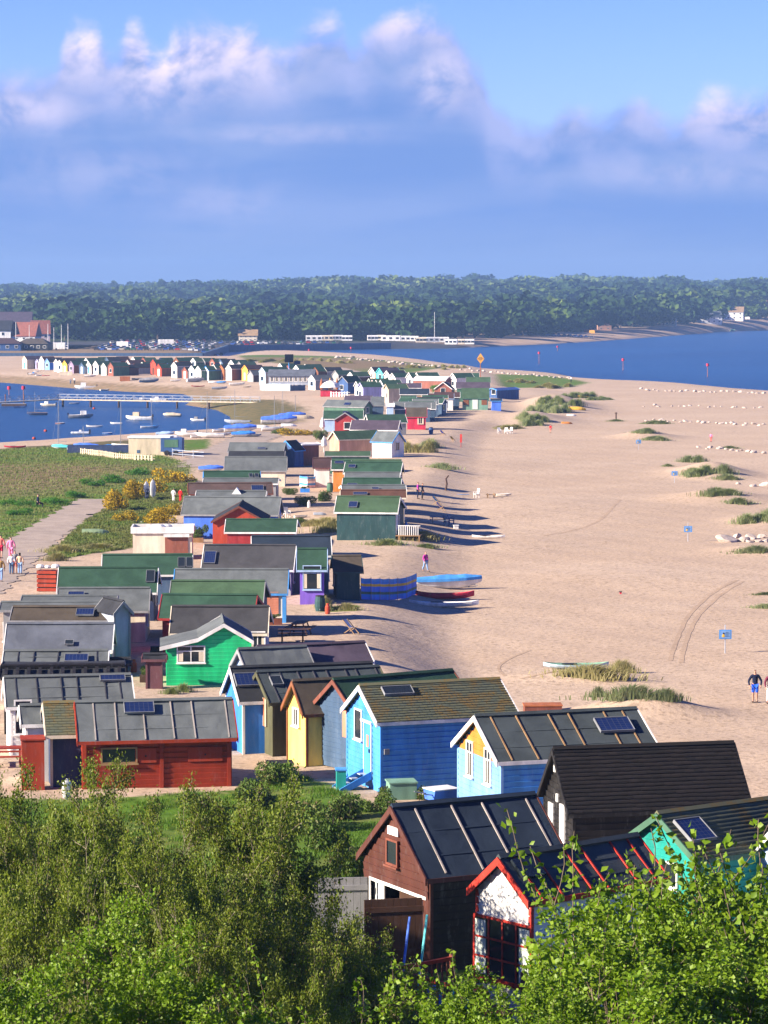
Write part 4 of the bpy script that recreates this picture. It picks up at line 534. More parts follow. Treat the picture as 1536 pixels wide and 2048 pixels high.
SHRUBS = [
 ('gorse', -25.63, 287.85, 1.68, 1.34, 2.2, 0, 'dark flowering gorse bush beside the path bend', T3),
 ('gorse', -23.5, 274.05, 1.37, 1.1, 1.4, 0, 'low orange-tinged gorse bush at the path edge', T3),
 ('gorse', -24.57, 314.4, 2.36, 1.89, 2.0, 0, 'gorse bush with deep yellow top behind the parked pale boards', T3),
 ('gorse', -23.21, 332.58, 2.22, 1.78, 2.0, 0, 'yellow gorse bush nearest the green-roofed white hut', T3),
 ('gorse', -19.94, 269.31, 2.02, 1.62, 1.6, 0, 'rounded golden gorse bush in front of the red-clad standing group', T3),
 ('gorse', -19.94, 282.07, 1.65, 1.32, 1.5, 0, 'gorse bush tucked beside the royal blue hut', T3),
 ('gorse', -25.27, 303.78, 1.52, 1.22, 2.2, 0, 'darkest gorse bush between the path and the yellow ones', T3),
 ('bright', -31.55, 326.86, 1.63, 1.3, 1.0, 0, 'bright green shrub halfway along the marsh edge', T4),
 ('bright', -29.87, 332.55, 1.94, 1.55, 1.1, 40, 'bright green shrub before the dark gorse', T4),
 ('bright', -31.76, 307.7, 1.54, 1.23, 0.9, 80, 'bright green shrub on the marsh side of the path', T4),
 ('bright', -33.06, 296.28, 1.48, 1.18, 0.9, 120, 'bright green shrub beside the seated person', T4),
 ('bright', -34.8, 294.26, 1.23, 0.98, 0.8, 160, "bright green shrub at the seated person's back", T4),
 ('bright', -34.55, 282.07, 1.41, 1.13, 0.8, 200, 'low green shrub at the near end of the marsh edge', T4),
 ('bright', -28.58, 347.24, 2.03, 1.62, 1.0, 240, 'bright green shrub under the yellow gorse tops', T4),
 ('bright', -37.24, 296.08, 1.23, 0.98, 0.8, 280, 'low green shrub at the picture edge in the marsh', T4),
 ('bright', -31.49, 295.44, 0.98, 0.78, 0.8, 320, 'small green shrub next to the path verge', T4),
 ('marram', 11.23, 164.51, 2.84, 0.71, 0.92, -15, 'straw-coloured marram grass hiding the upturned white boat', T5),
 ('marram', 13.33, 168.37, 1.13, 0.34, 1.03, -8, 'marram grass tail end of the boat mound', T5),
 ('green', 12.46, 150.95, 2.17, 0.43, 1.03, -1, 'marram grass fringe on the sand hump crest', T5),
 ('green', 14.23, 150.89, 1.01, 0.3, 0.92, 6, 'marram grass at the low end of the sand hump', T5),
 ('green', 11.33, 158.11, 0.61, 0.24, 0.8, 13, 'small marram tuft at the start of the sand hump', T5),
 ('green', 37.87, 353.39, 2.71, 2.44, 1.49, -10, 'tall marram clump by the second notice', T5),
 ('green', 40.74, 389.31, 1.87, 1.5, 1.38, -3, 'marram clump above the second notice', T5),
 ('green', 39.93, 348.1, 2.0, 1.4, 0.8, 4, 'low marram strip running down from the second notice clump', T5),
 ('green', 34.49, 311.94, 2.69, 1.61, 0.92, 11, 'marram patch between the notice and the white boulders', T5),
 ('green', 36.28, 307.16, 1.77, 1.24, 0.92, -12, 'marram patch just uphill of the white boulders', T5),
 ('green', 35.18, 279.95, 2.15, 2.15, 1.15, -5, 'marram patch against the picture edge behind the white boulders', T5),
 ('green', 30.57, 246.34, 2.12, 0.64, 0.92, 2, 'marram strip just below the white boulders', T5),
 ('green', 27.15, 212.85, 1.22, 0.37, 0.46, 9, 'thin marram strip at the picture edge, upper of two', T5),
 ('green', 26.0, 203.78, 1.37, 0.41, 0.46, -14, 'thin marram strip at the picture edge, lower of two', T5),
 ('green', 39.82, 448.75, 2.58, 2.06, 1.03, -7, 'marram clump beside the far notice', T5),
 ('green', 39.01, 456.9, 2.19, 1.75, 0.92, 0, 'marram clump just behind the far notice', T5),
 ('green', 45.24, 510.07, 2.93, 2.05, 0.8, 7, 'marram clump at the start of the far boulder line', T5),
 ('green', 40.19, 519.52, 1.99, 1.19, 0.57, 14, 'marram round the dark short post', T5),
 ('green', 35.75, 377.73, 0.9, 0.72, 0.57, -9, 'single little marram tuft on open sand', T5),
 ('green', 48.89, 424.68, 1.63, 0.98, 0.57, -2, 'marram tuft above the lower boulder line', T5),
 ('marram', -3.37, 258.52, 2.97, 1.49, 1.26, 5, 'marram bank in front of the dark teal walled hut', T5),
 ('marram', -0.99, 257.34, 2.96, 1.48, 1.26, 12, 'marram bank in front of the white end panel', T5),
 ('marram', 1.77, 252.49, 2.66, 1.6, 1.15, -11, 'marram bank below the porch deck', T5),
 ('marram', -5.26, 266.9, 2.05, 1.23, 1.15, -4, 'marram at the landward end of the dune bank', T5),
 ('green', 0.08, 247.57, 1.9, 1.14, 0.69, 3, 'sparse green marram on the sand below the dune bank', T5),
 ('green', 3.4, 247.73, 1.42, 0.85, 0.57, 10, 'sparse marram at the foot of the porch steps', T5),
 ('marram', -3.99, 193.54, 0.74, 0.59, 1.26, -13, 'upright marram tuft against the violet hut', T5),
 ('marram', -2.51, 192.06, 1.1, 0.44, 0.69, -6, 'low marram beside the timber lean-to shed', T5),
 ('green', -10.4, 144.78, 0.55, 0.44, 0.69, 1, 'marram tuft on the sand below the emerald hut', T5),
 ('green', -9.87, 145.92, 0.56, 0.45, 0.69, 8, 'second marram tuft below the emerald hut', T5),
 ('green', 6.64, 355.38, 2.38, 0.71, 0.92, -15, 'low marram crest behind the pink bench group', T5),
 ('marram', 4.1, 396.47, 2.28, 2.74, 2.07, -8, 'tall marram bank beside the small white hut', T5),
 ('green', 5.62, 410.97, 1.97, 2.36, 1.84, -1, 'dark marram bank on the beach side of the small white hut', T5),
 ('green', 24.49, 502.99, 4.34, 8.68, 1.84, 6, 'long green marram dune, near end', T5),
 ('green', 29.62, 551.82, 5.29, 10.58, 2.07, 13, 'long green marram dune, broad middle', T5),
 ('green', 33.33, 568.18, 5.45, 10.9, 1.84, -10, 'long green marram dune, upper middle', T5),
 ('green', 41.11, 645.85, 4.95, 9.9, 1.61, -3, 'long green marram dune, far end by the yellow boats', T5),
 ('green', 44.52, 633.09, 3.64, 5.46, 0.92, 4, 'green marram patch beyond the yellow boats', T5),
 ('marram', 19.76, 489.65, 3.28, 3.28, 0.92, 11, 'straw marram in front of the white stacked chairs', T5),
 ('marram', 41.19, 723.02, 6.93, 20.79, 1.15, -12, 'straw marram behind the rust coloured boat shed roofs', T5),
 ('marram', 36.07, 767.87, 6.62, 19.86, 1.03, -5, 'straw marram by the diamond sign', T5),
 ('marram', 19.62, 892.56, 6.84, 34.2, 1.15, 2, 'straw marram by the spit-end boulders', T5),
 ('marram', -20.36, 955.59, 10.99, 54.95, 1.15, 9, 'straw marram dune behind the black notice boards', T5),
 ('marram', -35.93, 946.62, 10.89, 54.45, 1.15, -14, 'straw marram dune behind the harbour huts', T5),
 ('marram', 4.66, 874.26, 7.54, 37.7, 1.15, -7, 'straw marram beyond the turquoise hut', T5),
 ('marram', -25.99, 239.85, 1.84, 0.92, 0.8, 0, 'straw grass bank above the red slatted bin', T5),
 ('marram', -23.52, 243.33, 2.1, 0.84, 0.8, 7, 'straw grass bank beside the flat cream hut', T5),
 ('marram', -25.46, 231.33, 1.11, 0.56, 0.8, 14, 'straw grass at the near end of the path verge', T5),
 ('scrub', -4.11, 112.24, 1.03, 0.82, 1.2, 0, 'mauve-tinged scrub by the wooden crate', T6),
 ('scrub', -1.37, 104.12, 1.13, 0.9, 1.2, 50, 'scrub beside the foot of the blue hut steps', T6),
 ('scrub', -0.14, 106.16, 0.88, 0.7, 0.9, 100, 'low scrub in front of the pale green chest', T6),
 ('scrub', -2.88, 101.76, 1.27, 1.02, 1.3, 150, 'grey twiggy bramble on the lawn', T6),
 ('scrub', -1.78, 97.73, 1.14, 0.91, 1.5, 200, 'bramble bank uphill of the open boat shed', T6),
 ('scrub', -4.45, 106.66, 1.24, 0.99, 1.1, 250, 'scrub between the sallows and the lawn', T6),
 ('scrub', 1.68, 108.67, 0.72, 0.58, 0.7, 300, 'low scrub behind the blue barrow', T6),
 ('scrub', -5.1, 109.06, 0.82, 0.66, 1.1, 350, 'scrub against the red-brown shed corner', T6),
 ('scrub', -1.04, 90.53, 0.91, 0.73, 1.7, 400, 'scrub in front of the grey boat shed door', T6),
 ('scrub', -1.87, 86.55, 1.08, 0.86, 1.6, 450, 'bramble below the grey boat shed door', T6),
 ('scrub', -6.77, 106.43, 1.06, 0.85, 0.9, 500, 'scrub along the foot of the red-brown shed', T6),
 ('scrub', -7.77, 294.3, 1.47, 1.18, 1.3, 0, 'dark bramble in the shaded passage behind the grey dinghy', T7),
 ('scrub', -5.93, 300.76, 1.25, 1.0, 1.5, 50, 'dark bramble against the landward end of the teal-walled hut', T7),
 ('scrub', -7.51, 267.64, 1.34, 1.07, 1.0, 100, 'low bramble behind the red-walled hut', T7),
 ('scrub', -7.53, 352.34, 1.17, 0.94, 1.1, 150, 'bramble at the foot of the plum-roofed white hut', T7),
 ('scrub', -9.77, 311.19, 1.04, 0.83, 1.0, 200, 'bramble beside the blue planter', T7),
 ('scrub', -12.03, 153.22, 0.64, 0.51, 0.7, 250, 'bramble in the passage by the emerald hut', T7),
 ('bright', 13.15, 647.05, 3.02, 3.02, 2.2, 0, 'dark green bush beside the long white bargeboard', T8),
 ('gorse', -12.63, 450.87, 3.01, 3.01, 1.4, 0, 'brown-green bush beside the boat park', T8),
 ('scrub', -15.74, 453.78, 2.65, 2.65, 1.2, 0, 'rusty scrub in front of the covered boats', T8),
 ('scrub', -9.25, 433.43, 1.44, 1.44, 1.8, 0, 'ivy-dark bush by the pink brick hut', T8),
 ('scrub', -15.6, 253.52, 0.85, 0.85, 1.4, 0, 'bush squeezed between the royal blue and flat cream huts', T8),
]
FAR_TREES = [(-157.3, 1480.7, 11.2, 5), (-168.6, 1568.2, 11.6, 5), (-173.6, 1621.7, 18, 5), (-152.7, 1494.3, 11.3, 1), (-160.1, 1550.4, 15.7, 5), (-167.4, 1643.4, 13.8, 0), (-147.7, 1483.6, 13.4, 5), (-152.3, 1566.8, 13.2, 5), (-158.8, 1627.8, 15.5, 2), (-144, 1509.5, 10.1, 1), (-145.7, 1551.6, 15, 2), (-152.2, 1629, 16.1, 2), (-133.6, 1496.3, 12.6, 0), (-140.5, 1578.5, 14.5, 1), (-149, 1641.4, 15.9, 1), (-130.8, 1502.1, 13.2, 2), (-135.9, 1552.8, 15.3, 5), (-138, 1614, 15.3, 2), (-121.4, 1470.9, 11.4, 0), (-126.5, 1542, 11.7, 3), (-132.8, 1634.8, 14.8, 3), (-119.4, 1514.9, 9.8, 6), (-122, 1541.4, 13.3, 2), (-128.6, 1617, 17.4, 4), (-111.9, 1486.2, 13.4, 5), (-115.9, 1560.7, 14.4, 6), (-118, 1614.6, 17.2, 4), (-103.9, 1489.4, 10.6, 2), (-110.7, 1559.7, 12.9, 3), (-113.6, 1610.5, 16.1, 0), (-98.3, 1486.9, 10.1, 3), (-102.8, 1561, 13.1, 2), (-111.1, 1643.2, 13.8, 0), (-95.3, 1513.3, 11.6, 3), (-97.8, 1548, 14.9, 2), (-101.7, 1623.5, 17, 0), (-87.6, 1513.7, 10.1, 6), (-89.2, 1550, 12.6, 1), (-95, 1640.5, 13.9, 4), (-81.5, 1512.7, 10.5, 1), (-82.9, 1543.6, 12.5, 5), (-86.9, 1622.2, 13.7, 3), (-73.4, 1484.2, 12.1, 2), (-76.9, 1555.3, 11.9, 3), (-82.7, 1636.5, 15.8, 4), (-68.5, 1490.9, 10.8, 5), (-71.8, 1541.6, 12.4, 5), (-74.9, 1652.4, 17.9, 2), (-61.4, 1495.1, 12.7, 0), (-65.2, 1573.5, 14.5, 6), (-69.8, 1653.4, 17.5, 1), (-55.9, 1508.6, 10, 1), (-57.5, 1542, 14.6, 1), (-61.5, 1650.3, 16.1, 0), (-52.7, 1491.6, 11.8, 1), (-53.8, 1569.8, 13.4, 0), (-56.9, 1625.4, 17.4, 5), (-47.5, 1506.5, 10.5, 0), (-46.1, 1564.1, 12.3, 2), (-48.7, 1651.5, 17.2, 0), (-39, 1491.9, 11.3, 2), (-40.4, 1551.2, 13.8, 0), (-41.8, 1631.3, 13.5, 0), (-35.4, 1504.9, 9.7, 5), (-33.9, 1583.9, 11.9, 6), (-37.9, 1632, 13.8, 2), (-27.1, 1499.1, 11.1, 1), (-29.3, 1584.5, 12.1, 0), (-30.6, 1642.2, 13.9, 2), (-21.3, 1471.9, 12.4, 6), (-21.1, 1557.1, 14.3, 5), (-22.6, 1612.4, 16.9, 4), (-14.6, 1488.9, 11.6, 1), (-17, 1549.8, 14.2, 5), (-18.3, 1620.1, 13.6, 4), (-7.8, 1486.8, 13.1, 2), (-9, 1545.5, 15.7, 6), (-9.7, 1645.7, 16.8, 1), (-2.6, 1506.5, 11.6, 1), (-5.6, 1574.8, 11.9, 0), (-4.4, 1639.7, 17.2, 4), (1, 1507.9, 13.3, 5), (4.5, 1577.6, 14.1, 0), (3.8, 1611.6, 15.8, 3), (9.3, 1474.8, 13.7, 0), (10.4, 1564.8, 12.3, 0), (7.8, 1620.9, 14.6, 2), (14.7, 1481.4, 13.7, 6), (13.3, 1558.8, 13.8, 5), (18, 1648, 15.4, 5), (19.8, 1477, 13.5, 1), (22.1, 1544.3, 15.6, 6), (23, 1652.8, 17.4, 2), (25, 1482, 12.1, 3), (29.4, 1582.1, 13.9, 2), (30.5, 1640.2, 16.2, 4), (31.9, 1510, 10.7, 5), (33.9, 1549, 12.6, 5), (34.1, 1644.8, 18, 5), (-202.5, 1548.2, 12.3, 5), (-221.4, 1669.7, 10.3, 3), (-198.9, 1575.3, 10.2, 1), (-208.6, 1655.9, 13.1, 0), (-191.2, 1574.2, 11, 1), (-199.4, 1635.5, 12.5, 0), (-181.8, 1550.2, 13.5, 2), (-194.7, 1633.6, 13.2, 0), (-181.1, 1573.4, 11.2, 2), (-189.4, 1659.4, 11.3, 0), (-171.5, 1557.4, 11.9, 1), (-181.4, 1659.7, 12, 1), (33.6, 1601.3, 15.4, 5), (36.6, 1678, 18.1, 1), (40.5, 1747.9, 18.9, 3), (42, 1607.7, 17.4, 5), (46.6, 1693.3, 16, 1), (47.2, 1765.2, 17.6, 4), (48.3, 1600.3, 15.5, 5), (51.3, 1682, 18.7, 5), (54.2, 1749.5, 21.6, 4), (59.2, 1594.5, 14.7, 1), (61.5, 1690.1, 17.6, 1), (63.5, 1770.2, 18.6, 2), (65.5, 1652.6, 14.9, 2), (71.4, 1727.7, 17.3, 1), (71, 1799.5, 17.7, 4), (75.3, 1687.1, 17.8, 1), (82.7, 1778.3, 17.7, 6), (83.4, 1855.2, 21.2, 0), (86.3, 1717.1, 17.4, 2), (91.9, 1816, 16.4, 0), (95.3, 1889.6, 19, 2), (95.1, 1771, 16, 0), (99.5, 1849.5, 16.4, 6), (106.4, 1920.7, 17.2, 4), (110.2, 1820.5, 15.9, 2), (111.8, 1901, 18, 2), (116.1, 1974.4, 21.3, 4), (115.9, 1835.3, 17.2, 0), (124.8, 1937.5, 18, 2), (127.2, 2013.2, 20.9, 2), (128.8, 1876.1, 17.2, 1), (133.3, 1958.3, 18.8, 0), (141.6, 2039.1, 20.1, 0), (141.1, 1916.4, 16.5, 1), (149.8, 2011.8, 17.1, 6), (154, 2085.9, 17.4, 0), (155.5, 1977.7, 15.7, 6), (156.9, 2042.4, 16.5, 5), (166.7, 2138.9, 17.5, 0), (167.9, 2009.1, 17.5, 1), (174, 2091.7, 18.2, 1), (178.7, 2163.1, 17.1, 4), (179.4, 2060.1, 14.9, 0), (186, 2139, 17.4, 2), (192.3, 2208.2, 21.8, 2), (191.2, 2085.8, 18.3, 2), (197.4, 2163.9, 16.4, 1), (208.1, 2253.1, 17.7, 2), (204.3, 2131.9, 18.2, 1), (213.3, 2212, 19, 0), (218.1, 2285.8, 19.5, 2), (218.9, 2166.4, 15, 1), (227.9, 2257.9, 16.1, 0), (236.2, 2343.4, 21.9, 4), (238.4, 2223.5, 16.4, 2), (244.4, 2287.8, 18.6, 1), (248.3, 2369.3, 19.2, 0), (255.3, 2349.6, 10, 0), (265.2, 2354, 10.1, 4), (270.9, 2321.8, 10.3, 4), (283, 2345.5, 11.7, 2), (291.3, 2337, 12.4, 2), (304.6, 2367, 10.2, 2), (-455.1, 4300, 17.3, 7), (-387, 4300, 16.9, 5), (-374.8, 4300, 16.2, 7), (-217.2, 4300, 17.8, 7), (-210, 4300, 15.6, 5), (37.3, 4300, 16.2, 7), (43, 4300, 16.5, 7), (67.4, 4300, 16.6, 7), (191.3, 4300, 16.6, 7), (255.8, 4300, 17.3, 7), (359.8, 4300, 16.2, 7), (495.9, 4300, 17.5, 7)]
BOATS = [
 ('sail', -68.97, 596.14, 4.07, 175, 'navy', 'wood', 'dark-hulled sailing boat with a bare brown mast moored by the jetty', {'mast': 4.17, 'z': -1.8, 'group': T9}),
 ('motor', -58.69, 580.94, 4.69, 8, 'grey', 'white', 'long low white boat with a red cover amidships on the harbour', {'z': -1.8, 'group': T9}),
 ('motor', -46.67, 571.24, 5.08, 172, 'white', 'beige', 'biggest moored motor boat with cabin and black outboard', {'z': -1.8, 'group': T9}),
 ('cover', -41.59, 588.45, 3.59, 170, 'grey', 'grey', 'grey boat under a pale tarpaulin moored nearest the sand point', {'cover': 'beige', 'z': -1.8, 'group': T9}),
 ('rib', -51.77, 511.39, 3.08, 176, 'slate_pale', 'grey', 'grey inflatable with a white console near the near shore', {'z': -1.8, 'group': T9}),
 ('canoe', -52.1, 539.66, 3.02, 2, 'white', 'cream', 'thin white punt lying behind the blue-covered boat mast', {'z': -1.8, 'group': T9}),
 ('motor', -76.66, 770.77, 5.56, 184, 'white', 'white', 'white motor boat nosed against the far harbour beach', {'z': -1.8, 'group': T9}),
 ('dinghy', -70.59, 757.96, 2.45, 30, 'cream', 'white', 'rounded cream dinghy at the far water edge, one of a touching two', {'z': -1.8, 'group': T9}),
 ('motor', -71.15, 775.13, 2.2, 10, 'white', 'grey', 'small white cabin boat at the far water edge, one of a touching two', {'z': -1.8, 'group': T9}),
 ('motor', -55.06, 675.65, 2.98, 5, 'grey', 'white', 'grey boat moored half behind the jetty deck', {'z': -1.8, 'group': T9}),
 ('motor', -50.78, 675.65, 3.66, 176, 'white', 'white', 'clean white motor boat beside the last jetty piles', {'z': -1.8, 'group': T9}),
 ('dinghy', -68.02, 659.37, 2.38, 4, 'slate_pale', 'grey', 'small grey tender just under the jetty', {'z': -1.8, 'group': T9}),
 ('kayak', -50.77, 412.39, 2.97, 2, 'crimson', 'crimson', 'pinkish red kayak on the grass at the water edge', {'group': T10}),
 ('sail', -44.18, 408.62, 2.37, 165, 'white', 'turquoise', 'white and sky-blue dinghy with a tall mast at the near shore', {'mast': 6.27, 'cover': 'turquoise', 'group': T10}),
 ('upturned', -42.16, 406.31, 1.63, 5, 'white', 'white', 'low white hull between the turquoise and the blue covered dinghies', {'group': T10}),
 ('cover', -40.52, 407.49, 3.46, 172, 'white', 'white', 'dinghy under a peaked bright blue cover with a short mast', {'cover': 'royal', 'mast': 2.72, 'group': T10}),
 ('cover', -37.74, 411.28, 2.0, 10, 'white', 'white', 'low boat with a faded blue cover by the dark tarpaulin', {'cover': 'blue', 'group': T10}),
 ('sail', -35.74, 410.45, 3.13, 175, 'white', 'cream', 'white dinghy with a tall mast in front of the brick store', {'mast': 5.88, 'group': T10}),
 ('upturned', -31.19, 437.92, 3.69, 4, 'white', 'white', 'upturned smooth white hull beside the brick store', {'group': T10}),
 ('motor', -29.53, 447.07, 3.23, 176, 'white', 'white', 'white motor boat heading the line of drawn-up boats', {'group': T10}),
 ('dinghy', -27.37, 441.19, 2.17, 12, 'white', 'grey', 'white open dinghy inside the line of drawn-up boats', {'group': T10}),
 ('sail', -25.56, 440.3, 4.23, 178, 'white', 'ice', 'long pale boat with a tall bare mast in the line of boats', {'mast': 6.16, 'group': T10}),
 ('dinghy', -23.91, 450.91, 2.29, 30, 'white', 'slate_pale', 'grey-white dinghy set across the boat line', {'group': T10}),
 ('sail', -26.45, 541.39, 4.79, 174, 'slate_pale', 'grey', 'grey sailing boat with a mast at the tip of the water', {'mast': 5.59, 'group': T10}),
 ('cover', -22.11, 462.03, 5.02, 6, 'white', 'white', 'long white boat under a flat royal blue cover, nearest the water tip', {'cover': 'royal', 'group': T10}),
 ('cover', -20.81, 444.05, 3.56, 3, 'white', 'white', 'white boat with a shrunken blue cover behind the bramble bush', {'cover': 'azure', 'group': T10}),
 ('dinghy', -19.33, 444.12, 2.33, 8, 'grey', 'slate_pale', 'grey dinghy beside the boat with the shrunken blue cover', {'group': T10}),
 ('upturned', -19.56, 478.67, 2.68, 2, 'white', 'white', 'white upturned dinghy between two blue covered boats', {'group': T10}),
 ('cover', -17.46, 498.77, 6.0, 4, 'white', 'white', 'large white dinghy under a peaked deep blue cover, with a mast', {'cover': 'royal', 'mast': 4.99, 'group': T10}),
 ('upturned', -15.44, 487.32, 2.55, 6, 'white', 'white', 'small white hull touching the large peaked blue cover', {'group': T10}),
 ('cover', -16.12, 528.34, 4.84, 16, 'white', 'white', 'covered blue boat tilted up the beach, farthest of the blue covers', {'cover': 'royal', 'mast': 3.52, 'group': T10}),
 ('upturned', -14.04, 522.9, 3.85, 12, 'beige', 'beige', 'beige upturned boat beyond the blue covers', {'group': T10}),
 ('motor', -98.41, 840.5, 2.36, 5, 'white', 'blue', 'white and blue boat on the far shore below the cream hut', {'group': T11}),
 ('dinghy', -99.31, 858.03, 1.72, 0, 'white', 'white', 'small white dinghy by the lavender hut', {'group': T11}),
 ('dinghy', -95.87, 834.25, 1.95, 20, 'white', 'white', 'white dinghy below the tall white hut', {'group': T11}),
 ('kayak', -93.67, 831.98, 2.17, 3, 'crimson', 'crimson', 'dark red kayak below the light blue hut', {'group': T11}),
 ('dinghy', -79.36, 810.36, 3.25, 4, 'white', 'white', 'white dinghy below the trio of white gables', {'group': T11}),
 ('kayak', -72.13, 811.04, 1.46, 0, 'gold', 'gold', 'small yellow kayak by the dark brown hut', {'group': T11}),
 ('dinghy', -64.11, 779.09, 2.82, 6, 'grey', 'grey', 'grey dinghy next to the big tilted grey boat', {'group': T11}),
 ('cover', -59.8, 763.88, 4.94, 8, 'blue_dark', 'grey', 'big grey boat with a dark blue hull below the tall orange-red hut', {'cover': 'grey', 'group': T11}),
 ('dinghy', -52.92, 761.89, 2.74, 2, 'white', 'white', 'white dinghy at the foot of the tall bright white hut', {'group': T11}),
 ('cover', -47.49, 756.23, 4.64, 24, 'slate_pale', 'grey', 'long grey covered boat pulled up under the white pair', {'cover': 'grey', 'group': T11}),
 ('kayak', -45.75, 738.28, 3.25, 2, 'red', 'red', 'red kayak on the open far beach', {'group': T11}),
 ('upturned', -42.36, 748.02, 2.73, 10, 'white', 'white', 'rounded white hull under the hut with blue bargeboards', {'group': T11}),
 ('cover', -40.29, 744.12, 2.38, 0, 'white', 'white', 'boat under a small blue sheet by the rust coloured hut', {'cover': 'blue', 'group': T11}),
 ('dinghy', -39.33, 717.61, 3.74, 4, 'slate_pale', 'grey', 'pale grey dinghy lowest on the far beach', {'group': T11}),
 ('dinghy', -35.94, 733.82, 3.85, 8, 'white', 'white', 'white dinghy before the dark blue-sided hut', {'group': T11}),
 ('dinghy', -32.66, 715.45, 2.01, 4, 'beige', 'white', 'beige dinghy beside the pale blue fence', {'group': T11}),
 ('dinghy', -77.39, 637.85, 2.56, 4, 'white', 'grey', 'white tender beside the dark floating pontoon', {'z': -1.8, 'group': T9}),
 ('motor', -72.45, 646.89, 3.37, 176, 'cream', 'white', 'cream motor boat between the pontoon and the first jetty pile', {'z': -1.8, 'group': T9}),
 ('dinghy', -49.4, 552.76, 2.25, 170, 'white', 'slate_pale', 'white open dinghy in the middle of the near harbour', {'z': -1.8, 'group': T9}),
 ('sail', -41.79, 535.43, 3.26, 10, 'white', 'blue', 'white sailing boat with a tall mast off the brick store', {'mast': 5.35, 'z': -1.8, 'group': T9}),
 ('motor', -35.23, 566.5, 2.76, 170, 'white', 'grey', 'white motor boat near the tip of the water', {'z': -1.8, 'group': T9}),
 ('dinghy', -47.16, 511.39, 1.85, 6, 'blue', 'white', 'small blue dinghy off the dark tarpaulin heap', {'z': -1.8, 'group': T9}),
 ('dinghy', -59.72, 552.76, 1.77, 0, 'red', 'white', 'small red dinghy in the outer near harbour', {'z': -1.8, 'group': T9}),
 ('cover', -32.79, 448.85, 2.71, 6, 'white', 'white', 'white boat under a pale blue cover by the upturned hull', {'cover': 'pale_blue', 'group': T10}),
 ('dinghy', -25.37, 463.86, 2.29, 14, 'white', 'blue', 'white dinghy with blue inside in the boat line', {'group': T10}),
 ('sail', -17.34, 466.24, 3.39, 8, 'white', 'ice', 'pale sailing dinghy with a slim mast among the blue covers', {'mast': 4.97, 'group': T10}),
 ('cover', 4.73, 217.34, 4.83, 8, 'white', 'white', 'long blue-covered rowing gig on a red-wheeled trolley by the windbreak', {'cover': 'blue', 'bw': 0.62, 'group': T12}),
 ('canoe', 4.27, 209.11, 4.11, 1, 'crimson', 'crimson', 'crimson canoe on the sand between the blue gig and the white kayak', {'group': T12}),
 ('kayak', 4.09, 203.69, 4.76, -2, 'white', 'white', 'long white kayak nearest the hut shadows', {'group': T12}),
 ('kayak', 10.93, 169.76, 3.74, 2, 'ice', 'seagreen', 'pale upturned boat with a green gunwale behind straw marram grass', {'bw': 1.9, 'group': T12}),
 ('kayak', 9.11, 260.82, 2.88, -4, 'white', 'white', 'white paddle board lying alone on the open sand', {'group': T12}),
 ('dinghy', 12.83, 320.06, 1.6, 4, 'cream', 'white', 'little cream tender near the white plastic chair', {'group': T12}),
 ('board', 8.46, 320.71, 1.4, 6, 'turquoise', 'royal', 'blue and green sailboard on the sand by the white chair', {'group': T12}),
 ('upturned', 35.87, 557.48, 3.34, 0, 'gold', 'gold', 'bright yellow upturned boat, nearer the orange one', {'group': T12}),
 ('upturned', 42.87, 643.23, 2.83, 0, 'gold', 'gold', 'bright yellow upturned boat, farther up the dune', {'group': T12}),
 ('upturned', 33.73, 539.55, 1.73, 0, 'white', 'white', 'small white upturned boat below the yellow ones', {'group': T12}),
 ('upturned', 30.7, 503.14, 1.82, 4, 'orange', 'orange', 'orange upturned boat below the small white one', {'group': T12}),
 ('kayak', -9.04, 336.27, 0.72, 20, 'gold', 'gold', 'yellow kayak end beside the blue striped screen', {'group': T12}),
 ('kayak', -27.52, 281.54, 0.96, 12, 'white', 'white', 'white upturned kayak on the verge just off the path', {'group': T12}),
 ('kayak', -22.5, 271.92, 1.02, -12, 'white', 'white', 'white kayak in the grass under the low gorse', {'group': T12}),
 ('upturned', -24.99, 259.51, 2.44, 6, 'leafgreen', 'green', 'boat under a lime green tarpaulin on the grass', {'group': T12}),
 ('upturned', -3.65, 170.03, 0.79, 2, 'slate_pale', 'grey', "pale dinghy hull in the huts' shadow by the dark table", {'group': T12}),
 ('cover', -20.44, 353.83, 2.95, 2, 'white', 'blue', 'blue and white covered boat behind the yellow gorse', {'cover': 'royal', 'group': T12}),
 ('dinghy', -7.59, 273.47, 1.26, 20, 'white', 'grey', 'white round-ended dinghy in the gap behind the tomato red hut', {'group': T12}),
 ('upturned', -5.88, 274.83, 1.2, 5, 'slate_pale', 'grey', 'grey upturned dinghy in the shaded gap by the marram', {'group': T12}),
]
